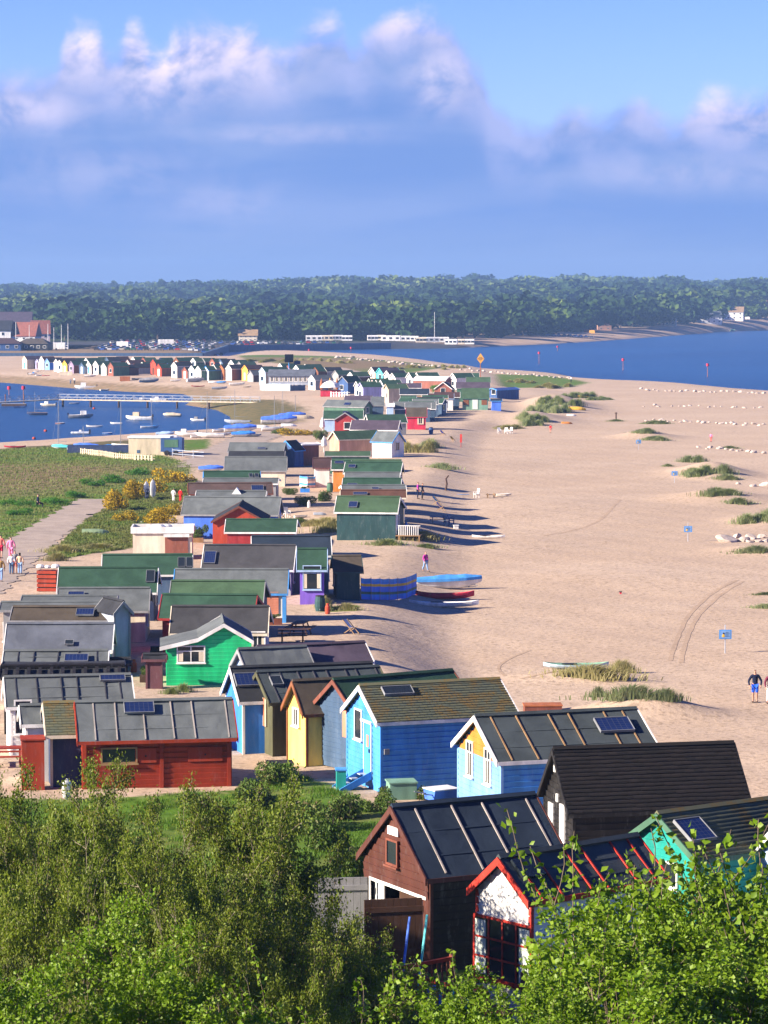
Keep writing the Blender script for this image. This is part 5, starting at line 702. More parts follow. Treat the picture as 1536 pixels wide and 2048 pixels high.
PEOPLE = [
 (19.35, 155.41, 1.74, -5, 'navy_cloth', 'blue_cloth', 'black_hair', 'standing person in a navy jacket and bright blue shorts on the open beach', {'shorts': True, 'arms': 0.1}),
 (20.08, 155.0, 1.7, 10, 'plum_cloth', 'white_cloth', 'brown_hair', 'person in a dark plum top and white trousers at the picture edge', {'stride': 0.5}),
 (3.16, 227.35, 1.52, 40, 'magenta_cloth', 'denim_light', 'red_hair', 'walking person in a magenta top and pale jeans near the blue gig', {'stride': 1.0}),
 (-28.95, 232.03, 1.86, 175, 'pink_cloth', 'pink_cloth', 'brown_hair', 'person in a long pink top with bare head walking up the path', {'stride': 0.4, 'group': T13}),
 (-30.01, 234.22, 1.87, 170, 'coral_cloth', 'crimson_cloth', 'black_hair', 'person in a coral shirt and dark red shorts with a white carrier bag', {'shorts': True, 'bag': 'white_cloth', 'stride': 0.6, 'group': T13}),
 (-27.44, 220.08, 1.58, 185, 'white_cloth', 'denim_dark', 'brown_hair', 'person in a white top and dark jeans in the path group', {'group': T13}),
 (-27.23, 220.51, 1.76, 180, 'grey_cloth', 'coral_cloth', 'black_hair', 'person in grey with pink legs between the two in jeans', {'shorts': True, 'group': T13}),
 (-26.82, 220.16, 1.58, 180, 'peach_cloth', 'denim_light', 'black_hair', 'long-haired person in a peach top and pale jeans', {'long_hair': True, 'group': T13}),
 (-27.38, 213.31, 1.78, 178, 'tan_cloth', 'denim_light', 'brown_hair', 'person in a brown top cut by the picture edge on the path', {'stride': 0.5, 'group': T13}),
 (-33.74, 291.86, 1.88, 100, 'navy_cloth', 'dark_cloth', 'black_hair', 'person in navy sitting on the marsh edge by the path', {'sit': True}),
 (-12.46, 113.86, 1.35, 160, 'orange_cloth', 'tan_cloth', 'brown_hair', 'person in an orange jacket and red cap standing at the red shed door', {'cap': 'scarlet_cap'}),
 (-21.17, 301.08, 1.35, 160, 'white_cloth', 'white_cloth', 'grey_cloth', 'person in white standing between gorse and grey-roofed hut', {'group': T14}),
 (-20.44, 300.63, 1.35, 150, 'red_cloth', 'red_cloth', 'brown_hair', 'person in red standing beside the one in white', {'group': T14}),
 (-24.05, 304.38, 1.35, 200, 'grey_cloth', 'dark_cloth', 'brown_hair', 'person in grey next to the pale boards in the gorse', {'group': T14}),
 (26.4, 475.3, 1.35, 150, 'red_cloth', 'coral_cloth', 'black_hair', 'lone person in a red top on the sand below the marram dune', {'shorts': True}),
 (3.46, 304.81, 1.73, 90, 'magenta_cloth', 'navy_cloth', 'brown_hair', 'person in magenta on the shaded porch side of the huts', {'group': 'people at the shaded porches'}),
 (3.91, 304.3, 1.72, 80, 'navy_cloth', 'dark_cloth', 'black_hair', 'person in navy behind the one in magenta', {'group': 'people at the shaded porches'}),
 (47.8, 767.22, 1.53, 150, 'white_cloth', 'dark_cloth', 'black_hair', 'person in a white top beyond the marram dune', {}),
 (48.53, 444.87, 1.35, 150, 'pink_cloth', 'coral_cloth', 'brown_hair', 'tiny person in pink by the far notice and boulders', {}),
 (-81.15, 787.02, 1.71, 150, 'white_cloth', 'dark_cloth', 'brown_hair', 'distant person in a white top on the far harbour beach', {'group': 'people on the harbour beach'}),
 (-82.4, 788.9, 1.58, 150, 'grey_cloth', 'denim_dark', 'brown_hair', 'distant person in grey on the far harbour beach', {'group': 'people on the harbour beach'}),
]
JETTY = [
 (-85.31, 633.5),
 (-69.85, 643.91),
 (-25.83, 625.02),
]
JPILES = [
 (-68.87, 643.49),
 (-62.64, 640.82),
 (-56.41, 638.14),
 (-50.08, 635.43),
 (-43.63, 632.66),
 (-36.75, 629.71),
 (-31.29, 627.36),
]
PONTOON = (-79.78, 646.89)
MARKERS = [
 (55.79, 1080.93, 3.5, -1.8, 'red-topped marker post in the bay, nearest the spit', T15),
 (77.49, 973.45, 3.2, -1.8, 'red-topped marker post in the bay, middle of the line', T15),
 (96.03, 891.14, 3.3, -1.8, 'red-topped marker post in the bay, nearest the open beach', T15),
 (77.76, 1346.26, 1.6, -1.8, 'low red marker far out before the sand bar', T15),
 (-83.65, 696.27, 2.2, -1.8, 'red-topped harbour post by the jetty end', 'harbour posts'),
 (-90.22, 721.98, 1.4, -1.8, 'short red harbour post at the picture edge', 'harbour posts'),
 (-14.51, 1320.34, 1.5, -1.8, 'red marker in the channel below the quay', 'channel markers'),
 (-32.34, 1295.4, 1.0, -1.8, 'small red marker in the channel by the parked cars', 'channel markers'),
]
BUOYS = [
 (-60.81, 629.05, 'red mooring buoy between the jetty and the low white boat'),
 (-57.55, 492.93, 'red mooring buoy alone in the near harbour'),
 (-36.08, 634.88, 'red buoy at the edge of the sand point'),
 (-58.84, 521.14, 'dark red buoy left of the grey inflatable'),
]
DIAMOND = (25.26, 785.9)
BLACKBOARD = (-23.13, 730.77)
NOTICES = [
 (20.31, 177.61, 1.0, 'nearest blue beach notice, by the person in navy'),
 (26.45, 260.22, 0.95, 'blue beach notice level with the white boulders'),
 (33.44, 344.74, 0.95, 'blue beach notice by the tall marram clump'),
 (35.88, 422.46, 0.95, 'farthest blue beach notice near the boulder lines'),
]
LIFEBUOY = (10.76, 418.86)
STUMP = (40.31, 521.02)
BENT = (6.67, 324.78)
WB1 = [
 (-1.54, 199.49),
 (-0.87, 199.99),
 (-0.27, 201.09),
 (0.34, 202.38),
 (0.92, 203.78),
 (1.55, 205.37),
 (2.28, 209.38),
]
WB2 = [
 (-9.12, 323.24),
 (-8.22, 321.76),
 (-7.37, 322.28),
]
TROLLEY = (5.62, 219.42)
ROCKS = [(x, y, s, lb, g) for (lb, g), l in {
    ('long flat pale boulder at the tip of the near groyne', T16): [(29.6, 259.5, 0.9)],
    ('pointed pale boulder behind the long flat one', T16): [(31.2, 264.8, 0.5)],
    ('dark-sided boulder next to the long flat one', T16): [(31.2, 260.1, 0.57)],
    ('greyish boulder in the middle of the near groyne', T16): [(32.4, 263.6, 0.57)],
    ('small front boulder of the near groyne', T16): [(32.5, 260.1, 0.38)],
    ('boulder at the back of the near groyne', T16): [(33.4, 264.6, 0.46)],
    ('boulder cut by the picture edge on the near groyne', T16): [(33.3, 260.5, 0.45)],
    ('small squat boulder wedged in the near groyne', T16): [(31.6, 259.2, 0.3)],
    ('rounded pale boulder alone below the second notice clump', T16): [(40.5, 342.0, 0.35)],
    ('broad pale boulder at the edge behind the marram strip', T16): [(43.1, 339.1, 0.64)],
    ('low pale boulder between the rounded and the broad ones', T16): [(41.6, 337.8, 0.44)],
    ('boulder in the broken middle line across the beach', 'boulders of the middle groyne'): [(45.5, 520.6, 0.29), (47.5, 528.0, 0.33), (48.5, 524.9, 0.45), (48.7, 521.8, 0.4), (48.9, 515.8, 0.27), (50.7, 523.6, 0.33), (50.8, 513.6, 0.36), (52.0, 518.0, 0.55), (52.5, 514.4, 0.36), (54.1, 515.8, 0.46), (54.5, 511.7, 0.52), (55.8, 515.1, 0.27), (56.7, 511.4, 0.3), (57.4, 509.8, 0.47), (58.4, 510.7, 0.35), (59.4, 510.6, 0.48), (59.1, 505.6, 0.45), (60.5, 503.4, 0.39), (61.2, 506.9, 0.4), (62.4, 506.2, 0.52), (62.7, 501.7, 0.31), (64.0, 506.0, 0.35)],
    ('boulder in the lower broken line across the beach', 'boulders of the lower groyne'): [(44.9, 427.6, 0.33), (45.5, 422.0, 0.27), (46.4, 426.5, 0.41), (47.3, 423.9, 0.43), (47.7, 424.3, 0.43), (48.2, 422.2, 0.34), (48.7, 420.2, 0.34), (49.2, 417.6, 0.3), (50.1, 420.0, 0.25), (50.6, 415.9, 0.44), (50.9, 412.3, 0.48), (51.8, 415.8, 0.25), (52.0, 410.2, 0.41)],
    ('boulder in the upper faint line across the beach', 'boulders of the upper groyne'): [(51.2, 590.9, 0.23), (54.0, 598.2, 0.49), (53.9, 590.7, 0.45), (56.9, 593.4, 0.28), (58.4, 593.8, 0.26), (59.4, 592.2, 0.37), (60.8, 597.0, 0.4), (62.5, 594.9, 0.36), (63.6, 587.2, 0.37), (65.1, 590.5, 0.3), (66.3, 589.4, 0.26), (68.1, 586.2, 0.4), (69.0, 588.6, 0.35), (70.0, 582.9, 0.44), (72.0, 583.2, 0.29), (73.5, 585.5, 0.44)],
    ('boulder along the water edge of the beach', 'boulders along the water edge'): [(60.9, 711.6, 0.49), (61.2, 696.0, 0.59), (63.4, 704.3, 0.38), (63.2, 692.3, 0.4), (65.1, 693.1, 0.45), (65.8, 690.5, 0.53), (66.8, 690.5, 0.34), (68.0, 687.8, 0.55), (70.2, 697.1, 0.48), (71.2, 687.5, 0.58), (72.1, 684.4, 0.47), (73.7, 690.3, 0.44), (74.6, 684.1, 0.36), (75.5, 685.0, 0.36), (78.2, 693.8, 0.55), (79.0, 690.2, 0.54), (80.5, 689.0, 0.57), (81.4, 685.9, 0.59), (82.2, 677.7, 0.35), (83.7, 679.5, 0.54), (84.1, 675.5, 0.53), (85.7, 677.3, 0.52)],
    ('boulder of the rock bank round the spit end', 'boulders round the spit end'): [(-16.7, 1054.7, 0.82), (-16.4, 1063.7, 0.77), (-15.2, 1064.2, 0.87), (-12.7, 1035.2, 0.45), (-11.7, 1031.2, 0.73), (-11.1, 1058.2, 0.89), (-8.9, 1023.8, 0.58), (-7.6, 1011.8, 0.75), (-6.7, 1026.3, 0.55), (-5.7, 1022.3, 0.66), (-4.6, 993.3, 0.56), (-3.4, 1007.8, 0.59), (-1.8, 965.8, 0.43), (-0.9, 991.8, 0.47), (0.8, 989.8, 0.41), (1.8, 947.8, 0.75), (2.9, 963.8, 0.79), (4.2, 943.8, 0.63), (5.4, 924.3, 0.78), (5.9, 943.8, 0.56), (7.0, 926.3, 0.39), (8.7, 924.8, 0.64), (9.3, 913.7, 0.62), (10.8, 909.7, 0.66), (12.0, 916.7, 0.52), (13.0, 913.2, 0.5), (13.9, 912.2, 0.41), (15.1, 908.6, 0.79), (15.6, 891.6, 0.48), (16.6, 899.6, 0.69), (18.0, 892.1, 0.4), (19.0, 905.1, 0.52), (20.3, 892.5, 0.65), (21.1, 894.5, 0.65), (21.7, 891.0, 0.6), (22.2, 868.0, 0.52), (23.6, 864.9, 0.38), (25.4, 881.4, 0.6), (25.5, 858.9, 0.49), (27.0, 864.3, 0.54)],
    ('boulder of the rock bank near the diamond board', 'boulders by the diamond board'): [(27.6, 871.8, 0.44), (29.0, 875.3, 0.61), (30.1, 873.7, 0.32), (30.9, 868.7, 0.64), (32.8, 885.1, 0.4), (33.6, 875.1, 0.52), (34.2, 861.6, 0.59), (35.6, 858.5, 0.52), (36.2, 855.5, 0.41), (38.1, 861.4, 0.54), (38.6, 853.9, 0.42), (39.5, 848.8, 0.43), (40.9, 853.3, 0.47), (41.5, 846.7, 0.56), (42.9, 856.7, 0.6), (42.8, 834.6, 0.57), (44.0, 834.6, 0.38), (46.5, 848.0, 0.34), (45.7, 828.0, 0.36), (46.2, 813.4, 0.54), (48.2, 822.8, 0.52), (48.1, 813.8, 0.4), (50.5, 822.2, 0.61), (49.6, 803.7, 0.31)],
    ('dark wet boulder of the low reef in the water', 'boulders of the low reef'): [(60.5, 1002.9, 0.88), (61.2, 987.3, 0.82), (63.6, 1009.2, 0.47), (63.8, 985.6, 0.71), (65.4, 994.1, 0.71), (66.5, 990.5, 0.48), (68.7, 1006.4, 0.63), (70.4, 999.7, 0.59), (71.7, 997.6, 0.65), (72.6, 992.5, 0.49)],
}.items() for x, y, s in l]
CHAIRS = [
 (9.78, 316.66, -60, 'white plastic chair facing the sea on the sand by the cream tender'),
 (18.15, 471.18, 20, 'white plastic chair, nearer the hut shadows, of the trio by the marram', 'white', None, 1, T17),
 (19.17, 471.14, -10, 'white plastic chair in the middle of the trio by the marram', 'white', None, 1, T17),
 (19.92, 472.11, -40, 'white plastic chair at the seaward end of the trio by the marram', 'white', None, 1, T17),
 (5.73, 274.16, 100, 'blue plastic chair in shade by the porch', 'blue_dark'),
 (6.24, 276.65, 80, 'blue plastic chair next to the little white box', 'blue_dark'),
 (-8.93, 275.33, 30, 'white plastic chair in the passage by the tomato red hut', 'white'),
]
TABLES = [
 (-15.03, 117.93, 8, 'brick-red picnic table in front of the white boarded hut', 'brick_red'),
 (-5.25, 171.2, 0, 'dark picnic table in the shade beside the emerald hut', 'darkwood'),
 (11.33, 317.11, 4, 'low slatted wooden table on the sand by the cream tender', 'wood', 1.0, 0.6, 0.35, False),
 (5.03, 273.59, 0, 'shaded picnic table in front of the porch', 'slate_blue'),
 (-4.94, 175.53, 80, 'second dark table beside the emerald hut shade', 'darkwood'),
]
CRATES = [
 (0.64, 108.98, 12, (1.0, 0.7, 0.62), 'pale green storage chest beside the cornflower blue hut', 'chest', 'seagreen', 'seagreen', {'name': 'storage_chest'}),
 (-4.03, 115.27, 8, (0.95, 0.7, 0.5), 'brown wooden crate with a plywood lid by the yellow hut', 'crate', 'redbrown', 'ply', {'name': 'wooden_crate'}),
 (-1.61, 111.2, 5, (0.35, 0.4, 0.75), 'narrow teal bin between the slate blue and cornflower blue huts', 'bin', 'teal', 'blue', {'name': 'storage_bin'}),
 (-13.18, 111.64, 8, (0.85, 0.8, 1.9), 'tall red-brown locker beside the small mossy hut', 'locker', 'brick_red', 'brick_red', {'name': 'tall_locker'}),
 (-23.1, 205.64, -8, (1.35, 1.0, 1.5), 'red slatted timber bin topped with white bundles', 'bin', 'brick_red', 'brick_red', {'slats': 5, 'name': 'slatted_bin', 'lid': False}),
 (6.56, 272.53, 5, (0.42, 0.35, 0.3), 'little white box on the sand in front of the porch', 'box', 'white', 'white', {'name': 'cool_box'}),
 (-67.07, 777.33, 3, (2.6, 1.5, 1.2), 'orange slatted crate on the far harbour shore', 'crate', 'rust', 'rust', {'name': 'beach_crate', 'lid': False}),
 (16.95, 214.0, 0, (0.14, 0.12, 0.13), 'tiny dark red box lying alone on open sand', 'box', 'crimson', 'darkwood', {'name': 'small_box'}),
 (-87.66, 827.61, 2, (3.6, 1.2, 1.0), 'long cream locker on the shore below the golden hut', 'locker', 'cream', 'cream', {'name': 'shore_locker'}),
 (8.08, 151.85, 4, (1.9, 0.8, 0.35), 'rust brown locker behind the blue hut with the orange gable', 'locker', 'redbrown', 'rust', {'name': 'beach_locker'}),
]
BIN = (-23.1, 205.64)
STEPS = (-0.62, 111.74, 2.6500000000000004, 20.4)
BARROW = (2.06, 107.24)
DECK = (1.0, 71.1, 3.4299999999999997, 40.1)
POLES_ = [
 (0.41, 75.55, 'royal', 'thin blue pole leaning on the deck railing', 0),
 (0.86, 75.86, 'turquoise', 'thin teal pole leaning on the deck railing', 0),
]
FENCES = [
 ([(-39.89, 394.47), (-36.98, 390.23), (-34.42, 383.43)], 0.75, 0.5, 'beige', 'paling_fence', 'low bleached paling fence in front of the dark tarpaulin', 'fence', 0.3),
 ([(-34.3, 383.44), (-31.51, 379.16), (-28.84, 377.36)], 0.7, 0.5, 'beige', 'paling_fence', 'low bleached paling fence in front of the brick store', 'fence', 0.3),
 ([(-27.39, 388.01), (-22.97, 382.28)], 1.0, 2.0, 'slate_pale', 'railing', 'grey metal railing beside the harbour path', 'railing', 0.07),
 ([(-28.44, 691.11), (-24.83, 683.74), (-21.07, 676.36)], 1.5, 0.45, 'ice', 'board_fence', 'pale ice blue board fence before the cafe', 'fence', 0.42),
 ([(-20.94, 675.87), (-17.65, 678.96)], 1.3, 0.45, 'slate_blue', 'board_fence', 'slate blue board fence at the cafe end', 'fence', 0.42),
 ([(-11.18, 633.07), (-7.15, 631.13)], 1.1, 0.6, 'white', 'picket_fence', 'white picket fence by the kiosk', 'fence', 0.25),
]
STORE = (-30.69, 391.28)
TRAILER = (-27.6, 391.01)
TARP = (-37.46, 398.73)
FLAT = (-17.27, 233.01)
CAFE = (-22.35, 721.44)
KIOSK = (-11.34, 636.07)
SPIRES = [
 (-11.48, 638.07, 3.9, 'amber', 'yellow closed parasol rising behind the kiosk'),
 (-13.43, 645.04, 3.6, 'rust', 'brown closed parasol before the white cafe-end hut'),
 (-10.1, 644.6, 3.8, 'rust', 'brown closed parasol beside the shaded blue wall'),
 (-7.98, 398.41, 2.2, 'white', 'white folded parasol by the ivy bush'),
 (-9.31, 453.95, 2.6, 'white', 'white folded parasol in front of the pale blue end wall'),
]
HOUSES = [
 (-156.0, 1300, 13, 11, 4.5, -8, 'white', 'brick', 'large white house with a steep red tiled roof on the quay', {'rh': 6}),
 (-153.2, 1340, 8, 8, 5, 10, 'pinkwhite', 'brick', 'pinkish house with a red roof behind the steep-roofed one', {'rh': 6, 'nwin': 2}),
 (-167.3, 1300, 13, 12, 7, 0, 'white', 'felt_dark', 'white gabled house cut by the picture edge on the quay', {'nwin': 2}),
 (-176.4, 1400, 14, 10, 6, 4, 'white', 'felt_grey', 'long white terrace behind the quay', {'nwin': 6}),
 (-176.2, 1440, 15, 10, 9, 2, 'white', 'felt_purple', 'row of white-chimneyed houses high behind the quay', {'nwin': 5}),
 (-139.1, 1196, 12.5, 9, 2.6, -6, 'black', 'felt_brown', 'hip-roofed black pavilion with white posts on the quay', {'hip': True, 'rh': 2.2, 'storeys': 1, 'nwin': 5, 'name': 'pavilion', 'cat': 'pavilion'}),
 (-150.7, 1190, 14, 9, 2.8, 4, 'blue_dark', 'felt_plum', 'hip-roofed dark blue pavilion at the picture edge on the quay', {'hip': True, 'rh': 2.2, 'storeys': 1, 'nwin': 4, 'name': 'pavilion', 'cat': 'pavilion'}),
 (264.9, 2290, 18, 12, 6, -10, 'white', 'felt_tan', 'big white villa with twin white chimneys above the far beach', {'rh': 4, 'nwin': 4}),
 (239.4, 2210, 16, 11, 5, 8, 'white', 'felt_grey', 'white house beside the big villa above the far beach', {'rh': 4, 'nwin': 4}),
 (199.2, 2090, 8, 8, 6, -10, 'cream', 'brick', 'cream house glimpsed among the dark trees', {'rh': 4, 'nwin': 2}),
 (138.4, 1900, 9, 8, 4, 10, 'pinkbrick', 'brick', 'pink brick house glimpsed among the dark trees', {'rh': 4, 'nwin': 2}),
 (323.7, 2600, 14, 10, 6, 6, 'cream', 'brick', 'red-roofed house on the rise beyond the villa', {'rh': 4, 'nwin': 3}),
 (-66.7, 1476, 9, 7, 2.6, 0, 'cream', 'felt_tan', 'pale house half hidden by trees behind the car park', {'rh': 3, 'nwin': 4}),
 (6.9, 2420, 12, 9, 6, 0, 'white', 'felt_grey', 'white house alone high in the wood', {'rh': 3, 'nwin': 3}),
 (-135.6, 2600, 10, 9, 6, 0, 'white', 'brick', 'small white house high in the wood', {'rh': 3, 'nwin': 2}),
]
CARAVANS = [
 (-33.7, 1445.0, 7.9, 'white', 'pale static caravan, end of the row by the dark trees'),
 (-27.9, 1454.0, 6.5, 'cream', 'pale static caravan, second from the end of the row'),
 (-23.1, 1463.0, 5.8, 'white', 'pale static caravan, third in the row'),
 (-17.8, 1445.0, 5.1, 'white', 'pale static caravan, before a darker gap'),
 (-5.5, 1454.0, 5.1, 'white', 'pale static caravan, after the darker gap'),
 (-1.4, 1463.0, 4.3, 'cream', 'pale static caravan, half hidden by a bush'),
 (3.4, 1445.0, 9.4, 'white', 'pale static caravan, in the middle of the park'),
 (9.2, 1454.0, 7.2, 'white', 'pale static caravan, beside a round bush'),
 (14.0, 1463.0, 5.8, 'white', 'pale static caravan, with a shaded end'),
 (17.8, 1445.0, 5.1, 'cream', 'pale static caravan, near the sand bar'),
 (22.6, 1454.0, 7.9, 'white', 'pale static caravan, next to the flag mast'),
 (27.9, 1463.0, 7.2, 'white', 'pale static caravan, last by the dark trees'),
 (32.3, 1445.0, 5.8, 'white', 'pale static caravan, short one near the cars'),
 (36.6, 1454.0, 5.1, 'cream', 'pale static caravan, low one near the cars'),
 (41.4, 1463.0, 5.1, 'white', 'pale static caravan, shaded one in the back'),
]
CARS = [(-114.1, 1195, 83, 'black'), (-111.7, 1195, 79, 'blue'), (-109.3, 1195, 97, 'white'), (-107, 1195, 84, 'blue'), (-104.5, 1195, 97, 'cream'), (-102, 1195, 102, 'green'), (-99.6, 1195, 267, 'green'), (-97.1, 1195, 101, 'blue'), (-94.4, 1195, 271, 'black'), (-91.9, 1195, 97, 'silver'), (-89.5, 1195, 100, 'grey'), (-87, 1195, 96, 'blue'), (-84.6, 1195, 92, 'black'), (-82.2, 1195, 273, 'red'), (-79.5, 1195, 95, 'silver'), (-76.8, 1195, 85, 'white'), (-74.3, 1195, 78, 'silver'), (-71.8, 1195, 94, 'blue'), (-66.6, 1195, 78, 'blue'), (-115.7, 1222, 99, 'white'), (-113.1, 1222, 95, 'white'), (-110.6, 1222, 106, 'grey'), (-108.1, 1222, 89, 'blue'), (-105.7, 1222, 83, 'grey'), (-100.2, 1222, 271, 'red'), (-97.8, 1222, 103, 'black'), (-92.5, 1222, 269, 'silver'), (-90, 1222, 92, 'black'), (-87.6, 1222, 74, 'blue'), (-85.1, 1222, 89, 'blue'), (-82.7, 1222, 101, 'grey'), (-77.4, 1222, 80, 'silver'), (-74.8, 1222, 88, 'grey'), (-72.3, 1222, 104, 'green'), (-69.9, 1222, 98, 'black'), (-67.3, 1222, 106, 'grey'), (-117.3, 1250, 93, 'blue'), (-114.5, 1250, 92, 'black'), (-111.7, 1250, 275, 'blue'), (-109.2, 1250, 84, 'blue'), (-106.7, 1250, 275, 'green'), (-101.7, 1250, 104, 'green'), (-96.5, 1250, 82, 'silver'), (-93.9, 1250, 101, 'white'), (-91.4, 1250, 78, 'red'), (-88.9, 1250, 269, 'blue'), (-86.3, 1250, 274, 'black'), (-83.8, 1250, 100, 'black'), (-81.1, 1250, 265, 'blue'), (-78.3, 1250, 269, 'green'), (-75.8, 1250, 86, 'white'), (-73.2, 1250, 97, 'silver'), (-70.4, 1250, 95, 'silver'), (-67.8, 1250, 270, 'green'), (-119, 1280, 98, 'white'), (-116.2, 1280, 81, 'red'), (-110.6, 1280, 105, 'green'), (-107.9, 1280, 269, 'blue'), (-105.1, 1280, 96, 'silver'), (-102.2, 1280, 87, 'red'), (-99.6, 1280, 102, 'silver'), (-97.1, 1280, 88, 'red'), (-94.4, 1280, 81, 'green'), (-91.8, 1280, 76, 'grey'), (-89.2, 1280, 83, 'silver'), (-86.6, 1280, 91, 'grey'), (-83.9, 1280, 275, 'blue'), (-81.3, 1280, 98, 'cream'), (-78.6, 1280, 275, 'black'), (-75.7, 1280, 97, 'black'), (-72.9, 1280, 95, 'black'), (-70, 1280, 99, 'black'), (-120.7, 1310, 79, 'grey'), (-118, 1310, 105, 'blue'), (-115.3, 1310, 275, 'silver'), (-110, 1310, 76, 'grey'), (-107.1, 1310, 94, 'blue'), (-104.5, 1310, 84, 'red'), (-101.9, 1310, 85, 'grey'), (-99.1, 1310, 93, 'grey'), (-93.4, 1310, 102, 'cream'), (-90.5, 1310, 266, 'blue'), (-87.8, 1310, 266, 'blue'), (-84.8, 1310, 104, 'red'), (-82.2, 1310, 276, 'blue'), (-79.3, 1310, 85, 'silver'), (-76.3, 1310, 87, 'silver'), (-70.6, 1310, 276, 'cream'), (-119.8, 1342, 94, 'grey'), (-117.1, 1342, 98, 'grey'), (-114.3, 1342, 84, 'blue'), (-111.5, 1342, 103, 'black'), (-108.5, 1342, 85, 'red'), (-105.8, 1342, 81, 'green'), (-97.5, 1342, 270, 'grey'), (-94.5, 1342, 92, 'red'), (-88.5, 1342, 75, 'blue'), (-85.4, 1342, 85, 'silver'), (-82.8, 1342, 87, 'blue'), (-79.7, 1342, 104, 'grey'), (-76.7, 1342, 89, 'silver'), (-124.5, 1376, 103, 'cream'), (-121.4, 1376, 87, 'black'), (-115.7, 1376, 275, 'black'), (-112.8, 1376, 87, 'green'), (-110.1, 1376, 101, 'grey'), (-107, 1376, 95, 'white'), (-103.9, 1376, 95, 'blue'), (-100.8, 1376, 273, 'grey'), (-97.9, 1376, 86, 'blue'), (-94.8, 1376, 84, 'red'), (-88.9, 1376, 82, 'white'), (-85.8, 1376, 92, 'blue'), (-83, 1376, 103, 'grey'), (-77.4, 1376, 85, 'silver'), (-74.6, 1376, 82, 'blue'), (-123.4, 1412, 84, 'white'), (-120.5, 1412, 270, 'red'), (-117.5, 1412, 83, 'silver'), (-114.7, 1412, 88, 'red'), (-108.4, 1412, 268, 'cream'), (-97.1, 1412, 76, 'cream'), (-93.9, 1412, 275, 'blue'), (-90.7, 1412, 86, 'black'), (-87.5, 1412, 94, 'cream'), (-84.7, 1412, 267, 'red'), (-81.8, 1412, 85, 'black'), (-70, 1342, 91, 'grey'), (-67.3, 1342, 79, 'blue'), (-64.3, 1342, 76, 'grey'), (-61.5, 1342, 100, 'red'), (-58.8, 1342, 97, 'red'), (-55.8, 1342, 88, 'blue'), (-53, 1342, 75, 'grey'), (-50, 1342, 86, 'cream'), (-47.3, 1342, 80, 'red'), (-44.6, 1342, 83, 'grey'), (-41.9, 1342, 101, 'blue'), (-36.3, 1342, 273, 'green'), (-33.3, 1342, 85, 'blue'), (-30.5, 1342, 100, 'red'), (-27.8, 1342, 84, 'silver'), (-25.1, 1342, 94, 'blue'), (-68.2, 1362, 265, 'green'), (-65.1, 1362, 92, 'green'), (-62.1, 1362, 75, 'black'), (-56.3, 1362, 102, 'white'), (-53.2, 1362, 81, 'silver'), (-50.5, 1362, 101, 'black'), (-47.7, 1362, 90, 'green'), (-44.8, 1362, 266, 'black'), (-41.8, 1362, 81, 'grey'), (-39, 1362, 275, 'white'), (-36.2, 1362, 104, 'cream'), (-33.5, 1362, 97, 'grey'), (-30.8, 1362, 94, 'red'), (-27.7, 1362, 89, 'blue'), (-25, 1362, 84, 'silver'), (-21.9, 1362, 87, 'blue'), (-72.3, 1386, 275, 'black'), (-69.4, 1386, 103, 'silver'), (-66.6, 1386, 79, 'white'), (-63.8, 1386, 81, 'red'), (-60.9, 1386, 84, 'red'), (-58.1, 1386, 90, 'grey'), (-55.2, 1386, 79, 'silver'), (-52.3, 1386, 93, 'silver'), (-49.4, 1386, 89, 'cream'), (-46.5, 1386, 268, 'grey'), (-37.7, 1386, 105, 'green'), (-34.9, 1386, 276, 'red'), (-32.1, 1386, 95, 'blue'), (-29.3, 1386, 80, 'grey'), (-26.2, 1386, 93, 'blue'), (-23.1, 1386, 269, 'green'), (-20, 1386, 84, 'black'), (76.6, 1690, 97, 'blue'), (79.7, 1688, 77, 'white'), (82.8, 1688, 96, 'grey'), (85.9, 1693, 109, 'black'), (89, 1692, 100, 'black'), (92.1, 1693, 97, 'blue'), (95.2, 1691, 101, 'silver'), (98.3, 1692, 93, 'blue'), (101.4, 1691, 95, 'grey'), (104.5, 1687, 61, 'grey'), (107.6, 1688, 62, 'white'), (110.7, 1692, 68, 'blue'), (113.8, 1693, 89, 'blue'), (116.9, 1692, 93, 'silver')]
VANS = [
 (-93.8, 1300, 5, 8.0, 'big white box van towering over the quay car park'),
 (-106.8, 1235, -5, 6.0, 'white van at the near end of the quay car park'),
 (-129.6, 1205, 0, 6.0, 'white van beside the hip-roofed black pavilion'),
]
QUAY = (-300, 4)
MASTS = [
 (-149.9, 1270, 9.5, 'pale mast in front of the steep red roof'),
 (-153.1, 1250, 11, 'thin mast over the dark blue pavilion'),
 (-140.9, 1260, 10, 'leaning pale mast beside the black pavilion'),
 (-139.5, 1270, 8.5, 'shorter pale mast of the pair past the black pavilion'),
 (-137.4, 1280, 9.5, 'pale mast before the light green tree'),
 (-134.6, 1280, 10, 'tallest pale mast before the light green tree'),
 (24.6, 1462, 15, 'tall reddish mast standing against the dark wood'),
]
TENTS = [
 (123.34, 1825.85, 'large orange beach tent under the dark trees', 'tomato'),
 (124.49, 1798.58, 'yellow-green beach tent beside the orange one', 'amber'),
 (86.5, 1721.43, 'red beach tent among the cars', 'scarlet'),
 (254.09, 2191.3, 'green beach tent below the villa', 'seagreen'),
 (280.31, 2317.8, 'white beach tent at the far edge of the shore', 'white'),
 (62.31, 1853.96, 'orange-red tent at the end of the caravans', 'tomato'),
]
BOARDS = [
 (-23.61, 305.92, 0.1, 'white board leaning in the gorse, taller of two'),
 (-24.15, 304.37, 0.0, 'shorter pale board leaning in the gorse'),
 (-11.64, 109.16, 0.0, 'white board on end beside the red shed door'),
]
